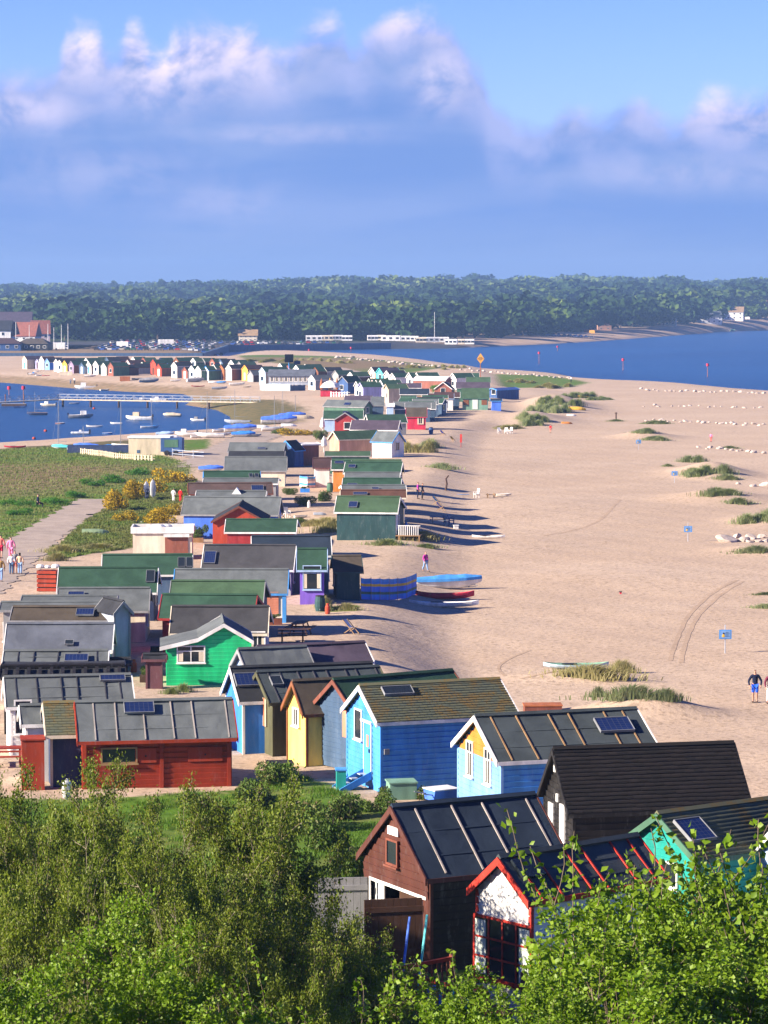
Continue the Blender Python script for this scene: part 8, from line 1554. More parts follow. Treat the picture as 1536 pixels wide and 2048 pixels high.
# ---------- people ----------
def skin_mesh(name, J, E_, m, levels=1):
    """J: {joint: (x, y, z, rx, ry)}; E_: bones. One continuous surface grown round the skeleton."""
    keys = list(J); me = bpy.data.meshes.new(name); me.from_pydata([J[k][:3] for k in keys], [(keys.index(a), keys.index(b)) for a, b in E_], [])
    o = bpy.data.objects.new(name, me); COL.objects.link(o); md = o.modifiers.new('s', 'SKIN'); md.use_smooth_shade = True
    for k, v in zip(keys, me.skin_vertices[0].data): v.radius = J[k][3:5]; v.use_root = (k == keys[0])
    sb = o.modifiers.new('b', 'SUBSURF'); sb.levels = levels; sb.render_levels = levels
    dg = bpy.context.evaluated_depsgraph_get(); out = bpy.data.meshes.new_from_object(o.evaluated_get(dg)); out.name = name
    bpy.data.objects.remove(o); out.materials.clear(); out.materials.append(m); return out
def person(x, y, hgt, rz, top, legs, hair, label, group=None, stride=0., sit=False, shorts=False, long_hair=False, arms=.06, skirt=False, bare_arms=False, z=None, bag=None, cap=None, legm='skin', topname='jacket', detail=False):
    r = empty('person', (x, y, (gz(x, y) if z is None else z)), R(rz), label, 'person', group); k = hgt / 1.75; r.scale = (k, k, k)
    sk = mat('skin', (.48, .25, .17), .6, .3, .08)
    J = {'pelvis': (0, 0, .95, .13, .10), 'waist': (0, 0, 1.10, .125, .095), 'chest': (0, .01, 1.30, .155, .105), 'neckb': (0, 0, 1.45, .075, .07), 'neck': (0, -.005, 1.52, .052, .052), 'head': (0, -.015, 1.63, .078, .09), 'crown': (0, 0, 1.715, .06, .07), 'nose': (0, -.105, 1.625, .014, .02)}
    E_ = [('pelvis', 'waist'), ('waist', 'chest'), ('chest', 'neckb'), ('neckb', 'neck'), ('neck', 'head'), ('head', 'crown'), ('head', 'nose')]
    hz_ = .95
    for s, n in ((-1, 'l'), (1, 'r')):
        f = stride * s
        if sit: kn, an, to = (.12 * s, -.42, .88), (.12 * s, -.45, .45), (.12 * s, -.58, .40)
        else: kn, an, to = (.10 * s, -.10 * f - .01, .50), (.10 * s, -.24 * f + .03, .08 + .05 * max(0, -f)), (.11 * s, -.24 * f - .12, .035)
        J[n + 'hip'] = (.09 * s, 0, .90, .092, .092); J[n + 'knee'] = (*kn, .058, .06); J[n + 'calf'] = (kn[0], (kn[1] + an[1]) / 2 + .025, (kn[2] + an[2]) / 2 + .03, .054, .058); J[n + 'ankle'] = (*an, .036, .038); J[n + 'toe'] = (*to, .04, .03)
        E_ += [('pelvis', n + 'hip'), (n + 'hip', n + 'knee'), (n + 'knee', n + 'calf'), (n + 'calf', n + 'ankle'), (n + 'ankle', n + 'toe')]
        g = -f * .5
        J[n + 'sho'] = (.185 * s, 0, 1.40, .062, .062); J[n + 'elb'] = ((.235 + arms) * s, .03 - .10 * g, 1.13, .043, .043); J[n + 'wri'] = ((.24 + arms * .6) * s, -.10 - .16 * g, .90, .028, .03); J[n + 'hand'] = ((.235 + arms * .5) * s, -.125 - .18 * g, .81, .024, .04)
        E_ += [('neckb', n + 'sho'), (n + 'sho', n + 'elb'), (n + 'elb', n + 'wri'), (n + 'wri', n + 'hand')]
        for q in range(4): J[n + 'f%d' % q] = (J[n + 'hand'][0] - .004 * s, J[n + 'hand'][1] - .03 + .02 * q, .735 - .012 * (q in (1, 2)), .009, .009); E_.append((n + 'hand', n + 'f%d' % q))
        J[n + 'th'] = (J[n + 'hand'][0] - .03 * s, J[n + 'hand'][1] - .05, .78, .01, .01); E_.append((n + 'wri', n + 'th'))
    if sit:
        for q in J: J[q] = (J[q][0], J[q][1], J[q][2] - .45 if True else 0, *J[q][3:])
    link('body', skin_mesh('body', J, E_, sk), r)
    def part(name, keys, bones, grow, m, over={}):
        JJ = {q: (*J[q][:3], J[q][3] * grow + .012, J[q][4] * grow + .012) for q in keys}; JJ.update(over); link(name, skin_mesh(name, JJ, bones, m), r)
    tk = ['waist', 'chest', 'neckb', 'lsho', 'rsho', 'lelb', 'relb'] + ([] if bare_arms else ['lwri', 'rwri'])
    tb = [('waist', 'chest'), ('chest', 'neckb'), ('neckb', 'lsho'), ('neckb', 'rsho'), ('lsho', 'lelb'), ('rsho', 'relb')] + ([] if bare_arms else [('lelb', 'lwri'), ('relb', 'rwri')])
    JH = {'hem': (0, 0, J['pelvis'][2] - (.0 if not skirt else .05), .15, .12)}
    part(topname, tk, tb + [('waist', 'hem')], 1.14, mat(top, CLOTH[top], .85, .1, .12), JH)
    lk = ['pelvis', 'lhip', 'rhip'] + ['lknee', 'rknee'] + ([] if shorts else ['lcalf', 'rcalf', 'lankle', 'rankle'])
    lb = [('pelvis', 'lhip'), ('pelvis', 'rhip'), ('lhip', 'lknee'), ('rhip', 'rknee')] + ([] if shorts else [('lknee', 'lcalf'), ('lcalf', 'lankle'), ('rknee', 'rcalf'), ('rcalf', 'rankle')])
    part('shorts' if shorts else 'trousers', lk, lb, 1.12, mat(legs, CLOTH[legs], .85, .1, .12))
    dz = -.45 if sit else 0
    H_ = {'a': (0, .02, 1.66 + dz, .085, .092), 'b': (0, .03, 1.73 + dz, .066, .075)}; hb = [('a', 'b')]
    if long_hair: H_['c'] = (0, .055, 1.50 + dz, .075, .045); hb.append(('a', 'c'))
    link('hair' if not cap else 'cap', skin_mesh('hair', H_, hb, mat(cap or hair, CLOTH[cap or hair], .8, .2, .1)), r)
    if not sit:
        for n in 'lr':
            t_ = J[n + 'toe']; a_ = J[n + 'ankle']; MB().cbox((t_[0], (t_[1] + a_[1]) / 2 + .02, t_[2] + .005), (.1, .28, .075)).build('shoe', mat('shoe_leather', (.08, .06, .05), .6, .3), r)
    for s in (-1, 1): MB().lathe([(.001, -.012), (.012, 0), (.001, .012)], 6).build('eye', paint('black'), r, loc=(.032 * s, -.1, 1.645 + dz))
    if bag:
        b0 = MB().lathe([(.02, .3), (.13, .2), (.17, .05), (.1, -.02)], 8); link('carrier_bag', b0.mesh('carrier_bag', mat(bag, CLOTH[bag], .6, .3)), r, (J['rhand'][0] + .02, J['rhand'][1], .45))
    return r
CLOTH = dict(navy_cloth=(.012, .016, .045), blue_cloth=(.03, .12, .75), pink_cloth=(.75, .22, .40), coral_cloth=(.62, .16, .13), crimson_cloth=(.35, .015, .05), white_cloth=(.75, .74, .74), peach_cloth=(.72, .48, .32), denim_dark=(.07, .13, .24), denim_light=(.22, .34, .55), dark_cloth=(.025, .025, .03),
    magenta_cloth=(.45, .04, .30), orange_cloth=(.42, .09, .01), red_cloth=(.60, .02, .02), tan_cloth=(.35, .22, .08), brown_hair=(.06, .03, .015), black_hair=(.012, .01, .01), fair_hair=(.30, .18, .08), grey_cloth=(.25, .25, .27), red_hair=(.35, .08, .03), scarlet_cap=(.60, .02, .02), plum_cloth=(.16, .03, .06))
for p_ in PEOPLE: person(*p_[:8], **p_[8])

# ---------- jetty, signs, rocks, furniture, cars, far houses ----------
def one(name, mb, m, label, cat, group=None, loc=(0, 0, 0), rz=0., smooth=False):
    o = mb.build(name, m, None, smooth); o.location = loc; o.rotation_euler = (0, 0, R(rz)); return tag(o, label, cat, group)
# footbridge jetty with railings
J0, J1, J2 = (Vector((*JETTY[i], -.3)) for i in range(3))
jt = empty('jetty', J0, 0, 'long grey footbridge jetty with white railings crossing the harbour', 'jetty')
def rel(v): return tuple(Vector(v) - J0)
dk = MB(); dk.bar(rel(J0 - Vector((0, 0, .5))), rel(J1), 1.6, .22); dk.bar(rel(J1), rel(J2), 1.6, .22); dk.build('deck', paint('beige'), jt)
for a, b_ in ((J0 - Vector((0, 0, .5)), J1), (J1, J2)):
    n = int((b_ - a).length / 2.2)
    for off in (-.75, .75):
        for k in range(n + 1):
            p = a.lerp(b_, k / n) + Vector((0, off, 0)); MB().bar(rel(p), rel(p + Vector((0, 0, 1.15))), .07).build('post', paint('slate_pale'), jt)
        for hh in (.55, 1.15): MB().bar(rel(a + Vector((0, off, hh))), rel(b_ + Vector((0, off, hh))), .05).build('rail', paint('slate_pale'), jt)
        lat = MB()
        for k in range(n * 2): p = a.lerp(b_, k / n / 2); q = a.lerp(b_, (k + 1) / n / 2); lat.bar(rel(p + Vector((0, off, .1 if k % 2 else 1.05))), rel(q + Vector((0, off, 1.05 if k % 2 else .1))), .035)
        l_ = lat.build('lattice', paint('grey'), jt); l_['kind'] = 'stuff'
for px, py in JPILES:
    for dy in (-.55, .55): MB().tube(rel((px, py + dy, -4)), rel((px, py + dy, -.42)), .2, .18, 8).build('pile', paint('darkwood'), jt)
    MB().bar(rel((px, py - .9, -.55)), rel((px, py + .9, -.55)), .25).build('crossbeam', paint('darkwood'), jt)
pt = empty('pontoon', (*PONTOON, -1.9), 0, 'dark floating pontoon at the outer end of the jetty', 'pontoon')
MB().box(-2.6, 2.6, -1.1, 1.1, 0, .55).build('float', paint('darkwood'), pt); MB().box(-2.65, 2.65, -1.15, 1.15, .552, .63).build('deck', paint('grey'), pt)
for x in (-2, 2): MB().tube((x, 1.2, -2), (x, 1.2, 2.6), .14, .12, 8).build('pile', paint('brown'), pt)
# channel markers
for (x, y, h, z, lb, g) in MARKERS:
    o = empty('channel_marker', (x, y, z), 0, lb, 'marker post', g); MB().tube((0, 0, -1.5), (0, 0, h), .1, .08, 6).build('post', paint('rust'), o)
    MB().lathe([(.02, 0), (.42, .02), (.42, .8), (.02, .82)], 10).build('topmark', paint('crimson'), o, loc=(0, 0, h - .1))
for (x, y, lb) in BUOYS: one('mooring_buoy', MB().lathe([(.02, -.2), (.24, -.1), (.3, .1), (.24, .28), (.05, .36)], 10), paint('tomato'), lb, 'buoy', 'mooring buoys in the harbour', (x, y, SEA), smooth=True)
# diamond board
o = empty('channel_sign', (*DIAMOND, gz(*DIAMOND)), 0, 'tall orange diamond board with black lettering on a brown post', 'sign')
MB().tube((0, 0, -.3), (0, 0, 4.6), .12, .1, 8).build('post', paint('rust'), o)
MB().add([(0, -.13, 3.6), (1.0, -.13, 4.9), (0, -.13, 6.4), (-1.0, -.13, 4.9), (0, -.05, 3.6), (1.0, -.05, 4.9), (0, -.05, 6.4), (-1.0, -.05, 4.9)], [(0, 1, 2, 3), (7, 6, 5, 4), (0, 4, 5, 1), (1, 5, 6, 2), (2, 6, 7, 3), (3, 7, 4, 0)]).build('board', paint('amber'), o)
mk = MB()
for z, ww in ((5.25, .5), (4.95, .8), (4.65, .5)):
    for k in range(4): mk.box(-ww + k * ww / 2 + .03, -ww + (k + 1) * ww / 2 - .06, -.145, -.131, z - .09, z + .09)
mk.build('lettering', paint('darkwood'), o)
# the two black boards on a post
o = empty('notice_board', (*BLACKBOARD, gz(*BLACKBOARD)), R(20), 'black notice board with a smaller board on one blue post above the cafe roof', 'sign')
MB().tube((0, 0, -.3), (0, 0, 6.6), .13, .12, 8).build('post', paint('blue'), o); MB().box(-1.1, 1.1, -.2, -.1, 5.2, 7.2).build('board', paint('black'), o); MB().box(1.3, 2.9, -.15, -.05, 4.7, 5.6).build('small_board', paint('navy'), o)
MB().box(1.08, 1.34, -.12, -.06, 5.1, 5.25).build('bracket', paint('black'), o)
# bathing notices on the beach
for (x, y, s, lb) in NOTICES:
    o = empty('beach_notice', (x, y, gz(x, y)), R(3), lb, 'sign', 'notices along the beach'); o.scale = (s, s, s)
    MB().tube((0, 0, -.4), (0, 0, 1.72), .03, .03, 6).build('post', paint('slate_pale'), o)
    bd = MB().box(-.37, .37, -.07, -.035, .87, 1.42).build('board', paint('blue'), o); MB().box(-.31, .31, -.08, -.071, .92, 1.37).build('face', paint('light_blue'), bd)
    pic = MB(); pic.lathe([(.005, 0), (.085, .03), (.09, .1), (.03, .2), (.005, .21)], 8); pic.build('warning_figure', paint('gold'), bd, loc=(-.12, -.085, .97), scale=(1, .12, 1)); MB().box(-.15, -.08, -.1, -.084, 1.17, 1.25).build('figure_head', paint('black'), bd)
    tx = MB()
    for k in range(4): tx.box(.0, .24 - .05 * (k % 2), -.086, -.081, 1.02 + .075 * k, 1.05 + .075 * k)
    tx.build('lettering', paint('slate_blue'), bd)
# red lifebuoy post
o = empty('lifebuoy_post', (*LIFEBUOY, gz(*LIFEBUOY)), 0, 'slim bright red lifebuoy housing on a post at the edge of the shadows', 'lifebuoy'); MB().tube((0, 0, -.2), (0, 0, .8), .06, .05, 6).build('post', paint('red'), o); MB().prism([(-.2, .7), (.2, .7), (.24, 1.5), (.12, 1.85), (-.12, 1.85), (-.24, 1.5)], -.14, .14).build('housing', paint('scarlet'), o)
o = empty('short_post', (*STUMP, gz(*STUMP)), 0, 'dark short post standing in a ring of marram grass', 'post'); MB().tube((0, 0, -.2), (0, 0, 1.5), .13, .1, 8).build('shaft', paint('darkwood'), o); MB().cbox((0, 0, 1.35), (.5, .12, .12)).build('arm', paint('darkwood'), o)
o = one('bent_post', MB().tube((0, 0, -.1), (.15, 0, .75), .11, .1, 8).tube((.15, 0, .73), (.05, 0, 1.3), .1, .09, 8).tube((.05, 0, 1.28), (.35, 0, 1.65), .09, .07, 8), paint('darkwood'), 'dark bent timber post upright in the sand before the porches', 'post', None, (*BENT, gz(*BENT)))
# striped windbreaks: cloth panels between poles, each stripe a part
def windbreak(name, pts, h, cols, label):
    o = empty(name, (*pts[0], gz(*pts[0])), 0, label, 'windbreak')
    rng = random.Random(3)
    for i, (a, b_) in enumerate(zip(pts[:-1], pts[1:])):
        A = Vector((a[0] - pts[0][0], a[1] - pts[0][1], gz(*a) - gz(*pts[0]))); B_ = Vector((b_[0] - pts[0][0], b_[1] - pts[0][1], gz(*b_) - gz(*pts[0])))
        nrm = (B_ - A).cross(Vector((0, 0, 1))).normalized(); n = len(cols); V = {}
        for j, c in enumerate(cols):
            vs = []; S = 6
            for q in range(S + 1):
                for e in (0, 1):
                    t = q / S; sag = .09 * math.sin(t * 3.14) * (1 + .4 * math.sin(i * 2)); P = A.lerp(B_, t) + nrm * (-sag) + Vector((0, 0, .04 + h * (j + e) / n - .05 * math.sin(t * 3.14) * (j + e) / n)); vs.append(tuple(P))
            f = [(q * 2, q * 2 + 2, q * 2 + 3, q * 2 + 1) for q in range(S)]
            m_ = MB().add(vs, f); m_.add([tuple(Vector(v) + nrm * .012) for v in vs], [x[::-1] for x in f]); m_.build('stripe', paint(c), o)
        MB().tube(tuple(A + Vector((0, 0, -.2))), tuple(A + Vector((0, 0, h + .12))), .025, .02, 6).build('pole', paint('wood'), o)
    MB().tube(tuple(B_ + Vector((0, 0, -.2))), tuple(B_ + Vector((0, 0, h + .12))), .025, .02, 6).build('pole', paint('wood'), o)
windbreak('windbreak', WB1, 1.45, ['royal', 'azure', 'green', 'royal', 'royal', 'gold', 'azure', 'blue'], 'long blue windbreak with green and ochre stripes beside the timber shed')
windbreak('windbreak', WB2, 1.2, ['pinkwhite', 'blue', 'white', 'slate_pale', 'blue'], 'blue and white striped windbreak by the plum-roofed white hut')
# trolley wheels of the gig
o = empty('boat_trolley', (*TROLLEY, gz(*TROLLEY)), R(8), 'launching trolley with fat red wheels under the blue-covered gig', 'trolley')
for s in (-.35, .35):
    wv = MB().tube((0, s - .09, .27), (0, s + .09, .27), .27, None, 12).build('wheel', paint('scarlet'), o); MB().tube((0, s - .1, .27), (0, s + .1, .27), .08, None, 8).build('hub', paint('grey'), wv)
MB().tube((0, -.4, .27), (0, .4, .27), .03).build('axle', paint('grey'), o); MB().bar((0, 0, .3), (1.3, 0, .1), .06).build('drawbar', paint('grey'), o)
# boulders
def rock_mesh(seed):
    rg = np.random.default_rng(seed); bm = bmesh.new(); bmesh.ops.create_icosphere(bm, subdivisions=2, radius=1)
    pl = [(rand_dirs(rg, 1)[0], rg.uniform(.55, .9)) for _ in range(9)]
    for v in bm.verts:
        p = np.array(v.co)
        for nrm, dd in pl:
            k = p.dot(nrm)
            if k > dd: p = p - nrm * (k - dd)
        v.co = Vector(p * [1.25, 1, .75]) * (1 + rg.normal() * .02)
    me = bpy.data.meshes.new('boulder'); bm.to_mesh(me); bm.free(); me.materials.append(mat('boulder_stone', (.46, .38, .33), .9, .2, .3, 2., .3, 12.)); return me
ROCK = [rock_mesh(s) for s in range(6)]
for i, (x, y, s, lb, g) in enumerate(ROCKS):
    o = link('boulder', ROCK[i % 6], None, (x, y, gz(x, y) + s * .18), (random.Random(i).uniform(-.3, .3), .2, i * 1.7), (s, s, s * .85)); tag(o, lb, 'boulder', g)
# plastic chairs and other beach furniture
def chair(x, y, rz, label, col='white', z=None, n=1, group=None):
    o = empty('plastic_chair', (x, y, gz(x, y) if z is None else z), R(rz), label, 'chair', group); m = paint(col)
    MB().cbox((0, 0, .42), (.5, .48, .05)).build('seat', m, o)
    b_ = MB(); b_.cbox((0, .25, .72), (.5, .05, .55), (-.22, 0, 0)); b_.build('backrest', m, o)
    for sx in (-.22, .22):
        for sy in (-.2, .2): MB().bar((sx, sy, 0), (sx, sy, .4), .05).build('leg', m, o)
        MB().cbox((sx * 1.15, 0, .64), (.06, .45, .04)).build('armrest', m, o); MB().bar((sx * 1.15, -.2, .44), (sx * 1.15, -.2, .62), .045).build('arm_post', m, o)
    return o
for a in CHAIRS: chair(*a)
def table(x, y, rz, label, col, L=1.7, W=.75, H=.74, bench=True):
    o = empty('picnic_table', (x, y, gz(x, y)), R(rz), label, 'table'); m = paint(col)
    for k in range(5): MB().cbox((0, -W / 2 + W * (k + .5) / 5, H), (L, W / 5 - .015, .045)).build('board', m, o)
    for sx in (-L * .35, L * .35):
        MB().bar((sx, -.3, H - .03), (sx, -.55, 0), .07).build('leg', m, o); MB().bar((sx, .3, H - .03), (sx, .55, 0), .07).build('leg', m, o); MB().cbox((sx, 0, .42), (.06, 1.5, .09)).build('crossbar', m, o)
    if bench:
        for sy in (-.7, .7): MB().cbox((0, sy, .47), (L, .25, .045)).build('bench', m, o)
for a in TABLES: table(*a)
def crate(x, y, rz, d, label, cat, mbody, mlid, slats=0, z=None, name='box', lid=True):
    o = empty(name, (x, y, gz(x, y) if z is None else z), R(rz), label, cat)
    if slats:
        for k in range(slats):
            z0 = d[2] * k / slats
            for sx, sy, lx, ly in ((0, -d[1] / 2, d[0], .04), (0, d[1] / 2, d[0], .04), (-d[0] / 2, 0, .04, d[1]), (d[0] / 2, 0, .04, d[1])): MB().cbox((sx, sy, z0 + d[2] / slats * .42), (lx, ly, d[2] / slats * .72)).build('slat', mbody, o)
        MB().cbox((0, 0, d[2] * .48), (d[0] - .1, d[1] - .1, d[2] * .9)).build('lining', paint('darkwood'), o)
    else: MB().box(-d[0] / 2, d[0] / 2, -d[1] / 2, d[1] / 2, 0, d[2]).build('body', mbody, o)
    if lid: MB().cbox((0, 0, d[2] + .03), (d[0] + .08, d[1] + .08, .05), (.05, 0, 0)).build('lid', mlid, o)
    return o
for a in CRATES: crate(*a[:5], a[5], paint(a[6]), paint(a[7]), **a[8])
for i, (dx, s) in enumerate(((-.55, .3), (-.05, .24), (.5, .32))):
    o = one('float_bundle', MB().lathe([(.05, 0), (.9, .15), (1., .5), (.6, .9), (.05, 1.)], 9), paint('white'), ['rounded white bundle at one corner of the red slatted bin', 'small white bundle in the middle of the red slatted bin', 'rounded white bundle beside the green roof on the red slatted bin'][i], 'bundle', None, (BIN[0] + dx, BIN[1], gz(*BIN) + 1.55)); o.scale = (s, s * .8, s)
# steps of the blue hut
o = empty('entry_steps', STEPS[:3], R(STEPS[3]), 'blue wooden steps with grey treads up to the cornflower blue hut', 'steps')
for sy in (-.42, .42): MB().add([(-1.25, sy - .03, -.1), (-1.25, sy - .03, .15), (0, sy - .03, .75), (0, sy - .03, .45), (-1.25, sy + .03, -.1), (-1.25, sy + .03, .15), (0, sy + .03, .75), (0, sy + .03, .45)], [(0, 1, 2, 3), (7, 6, 5, 4), (0, 4, 5, 1), (1, 5, 6, 2), (2, 6, 7, 3), (3, 7, 4, 0)]).build('stringer', paint('blue'), o)
for k in range(4): MB().cbox((-1.1 + k * .32, 0, .1 + k * .155), (.27, .78, .04)).build('tread', paint('slate_pale'), o)
# barrow, bin, notice bits near the blue huts
o = empty('garden_barrow', (*BARROW, gz(*BARROW)), R(30), 'blue barrow with a white rim half hidden behind the boat shed roof', 'barrow'); MB().prism([(-.3, .25), (.3, .25), (.42, .62), (-.42, .62)], -.5, .5).build('tray', paint('royal'), o); MB().box(-.53, .53, -.45, .45, .622, .66).build('rim', paint('white'), o); MB().tube((.75, -.06, .2), (.75, .06, .2), .2, None, 10).build('wheel', paint('black'), o)
for sy in (-.3, .3): MB().bar((.75, 0, .2), (-.95, sy, .55), .04).build('handle', paint('grey'), o); MB().bar((-.3, sy, .4), (-.35, sy, 0), .04).build('leg', paint('grey'), o)
# deck with railing in front of the open boat shed
o = empty('deck_railing', DECK[:3], R(DECK[3]), 'red-brown timber deck with railings in front of the scarlet-edged hut', 'deck')
for k in range(9): MB().cbox((.11 + k * .22, 0, .42), (.2, 2.6, .05)).build('deck_board', paint('redbrown'), o)
for x in (0, 2.0):
    for y in (-1.3, 1.3): MB().bar((x, y, -.5), (x, y, 1.4), .11).build('post', paint('redbrown'), o)
for a_, b_ in (((0, -1.3), (0, 1.3)), ((0, 1.3), (2., 1.3))):
    MB().bar((*a_, 1.3), (*b_, 1.3), .09).build('rail', paint('brick_red'), o)
    for k in range(1, 12): p = Vector((*a_, 0)).lerp(Vector((*b_, 0)), k / 12); MB().bar((p.x, p.y, .4), (p.x, p.y, 1.26), .04).build('baluster', paint('redbrown'), o)
for dx, dy, c, lb in ((.5, .3, 'royal', 'dark blue bag on the red-brown deck'), (.9, -.2, 'turquoise', 'teal bundle beside the blue bag on the red-brown deck'), (1.3, -.5, 'crimson', 'small red bag at the far side of the red-brown deck')):
    p = o.matrix_basis @ Vector((dx, dy, .45)); one('beach_bag', MB().lathe([(.2, 0), (.28, .1), (.24, .4), (.1, .55)], 9), paint(c), lb, 'bag', None, tuple(p))
for (x, y, c, lb, tilt) in POLES_: one('leaning_pole', MB().bar((0, 0, 0), (.25, .5, 1.9), .05), paint(c), lb, 'pole', None, (x, y, gz(x, y)))
# fences
def fence(pts, h, step, m, name, label, cat, pw=.07, rails=2):
    o = empty(name, (*pts[0], gz(*pts[0])), 0, label, cat); z0 = gz(*pts[0])
    for a, b_ in zip(pts[:-1], pts[1:]):
        A = Vector((a[0] - pts[0][0], a[1] - pts[0][1], gz(*a) - z0)); B_ = Vector((b_[0] - pts[0][0], b_[1] - pts[0][1], gz(*b_) - z0)); n = max(1, int((B_ - A).length / step))
        for k in range(n): p = A.lerp(B_, k / n); MB().box(-pw / 2, pw / 2, -.03, .03, -.2, h * random.Random(k).uniform(.93, 1.05)).build('picket' if step < .9 else 'post', m, o, loc=p, rot=(0, 0, math.atan2(B_.y - A.y, B_.x - A.x)))
        for r_ in range(rails): z = h * (.35 + .5 * r_); MB().bar(tuple(A + Vector((0, .05, z))), tuple(B_ + Vector((0, .05, z))), .05, .07).build('rail', m, o)
    return o
for a in FENCES: fence(a[0], a[1], a[2], paint(a[3]), a[4], a[5], a[6], a[7])
# brick store at the harbour edge and its neighbour
x, y = STORE; o = empty('brick_store', (x, y, gz(x, y)), R(-6), 'flat-roofed pale brick store with a white roof edge at the harbour', 'building')
MB().box(-2.7, 2.7, 0, 2.6, -.3, 2.25).build('wall', paint('beige'), o); MB().box(-2.8, 2.8, -.1, 2.7, 2.252, 2.5).build('roof', paint('white'), o); MB().box(-1.6, -1.2, -.04, -.003, .3, .7).build('hatch', paint('slate_blue'), o)
x, y = TRAILER; o = empty('box_trailer', (x, y, gz(x, y)), R(-6), 'dark box trailer with a green panel beside the brick store', 'trailer'); MB().box(-1.4, 1.4, -.9, .9, .5, 2.3).build('body', paint('blue_dark'), o); MB().box(-.9, .9, -.94, -.903, 1.1, 2.1).build('panel', paint('green'), o)
for sx in (-.6, .6): MB().tube((sx, -.95, .35), (sx, -.75, .35), .35, None, 10).build('wheel', paint('black'), o)
o = one('tarpaulin_heap', MB().prism([(-.9, -.1), (.9, -.1), (.7, .7), (.2, 1.0), (-.5, .85)], -4.6, 4.6), paint('navy'), 'long dark tarpaulined heap behind the low paling fence', 'tarpaulin', None, (*TARP, gz(*TARP)))
# flat-roofed cream hut by the green roofs
x, y = FLAT; o = empty('flat_roofed_hut', (x, y, gz(x, y)), R(2), 'flat-roofed cream hut with white parapets and a brown shutter', 'beach hut')
MB().box(-2.3, 2.3, 0, 3.2, -.2, 2.3).build('wall', paint('cream'), o); MB().box(-2.25, 2.25, .08, 3.15, 2.302, 2.36).build('roof', felt('felt_tan'), o)
for a_, b_ in (((-2.45, 2.45), (-.15, -.02)), ((-2.45, 2.45), (3.22, 3.35)), ((-2.45, -2.32), (-.018, 3.218)), ((2.32, 2.45), (-.018, 3.218))): MB().box(*a_, *b_, 2.1, 2.6).build('parapet', paint('white'), o)
MB().box(.1, 2.1, -.3, -.155, 1.82, 2.05).build('awning', paint('white'), o); MB().box(.2, 2.0, -.06, -.003, .3, 1.8).build('roller_shutter', paint('brick'), o)
for dx, s in ((-.4, .65), (.15, .5)): one('skylight_dome', MB().lathe([(1, 0), (.95, .35), (.6, .65), (.05, .78)], 12), paint('white'), 'large white dome on the flat cream hut roof' if s > .6 else 'smaller white dome at the back of the flat cream hut roof', 'dome', None, (x + dx, y + (1.3 if s > .6 else 2.4), gz(x, y) + 2.36)).scale = (s, s, s * .8)
# cafe by the harbour with white windows, kiosk and parasol
x, y = CAFE; o = empty('cafe_building', (x, y, gz(x, y)), R(-4), 'long low cafe with a pale roof and a row of white windows', 'building')
MB().box(-5.4, 5.4, 0, 6, -.3, 2.3).build('wall', paint('slate_pale'), o); MB().prism([(-.4, 2.2), (3, 3.7), (6.4, 2.2), (6.4, 2.1), (3, 3.58), (-.4, 2.1)], -5.7, 5.7).build('roof', felt('felt_blue'), o)
for k in range(9): make_window(o, (Vector((-5.2, 0, 0)), Vector((1, 0, 0)), Vector((0, -1, 0))), .6 + k * 1.15, .9, .8, .95, 2, paint('white'))
x, y = KIOSK; o = empty('kiosk', (x, y, gz(x, y)), 0, 'red-based kiosk counter under the big white parasol', 'kiosk'); MB().box(-2.1, 2.1, -1.2, 1.2, 0, 1.3).build('counter', paint('crimson'), o); MB().box(-2.2, 2.2, -1.3, 1.3, 1.302, 1.38).build('worktop', paint('redbrown'), o)
o = empty('parasol', (x, y, gz(x, y)), 0, 'big white dome parasol over the red kiosk', 'parasol'); MB().tube((0, 0, 0), (0, 0, 3.4), .05).build('pole', paint('grey'), o); MB().lathe([(2.2, 1.9), (2.1, 2.15), (1.6, 2.75), (.8, 3.2), (.05, 3.4)], 12).build('canopy', paint('white'), o)
for (x, y, h, c, lb) in SPIRES: one('closed_parasol', MB().tube((0, 0, 0), (0, 0, h * .45), .06, .06, 6).lathe([(.12, h * .3), (.42, h * .42), (.3, h * .75), (.02, h)], 8), paint(c), lb, 'parasol', 'closed parasols round the kiosk', (x, y, gz(x, y)))
# quay buildings, caravans and houses across the water
def house(x, y, w, d, h, rz, wall, roof, label, hip=False, name='house', cat='house', group=None, rh=None, nwin=4, storeys=2):
    o = empty(name, (x, y, gz(x, y)), R(rz), label, cat, group); rh = rh or h * .6
    MB().box(-w / 2, w / 2, -d / 2, d / 2, -1, h).build('wall', paint(wall), o)
    e = .4
    if hip:
        k = w * .25; V = [(-w / 2 - e, -d / 2 - e, h), (w / 2 + e, -d / 2 - e, h), (w / 2 + e, d / 2 + e, h), (-w / 2 - e, d / 2 + e, h), (-w / 2 + k, 0, h + rh), (w / 2 - k, 0, h + rh)]
        MB().add(V, [(0, 1, 5, 4), (1, 2, 5), (2, 3, 4, 5), (3, 0, 4), (3, 2, 1, 0)]).build('roof', felt(roof) if roof in FELT else paint(roof), o)
    else: MB().prism([(-d / 2 - e, h), (0, h + rh), (d / 2 + e, h), (d / 2 + e, h - .2), (-d / 2 - e, h - .2)], -w / 2 - e, w / 2 + e).build('roof', felt(roof) if roof in FELT else paint(roof), o)
    for s in range(storeys):
        for k in range(nwin):
            cx = -w / 2 + w * (k + .5) / nwin; z = h * (s + .35) / storeys; f = MB().box(-.65, .65, -.06, .0, 0, h / storeys * .42).build('window', paint('white'), o, loc=(cx, -d / 2 - .003, z)); MB().box(-.52, .52, -.075, -.061, .12, h / storeys * .42 - .12).build('pane', glass_mat(), f)
    return o
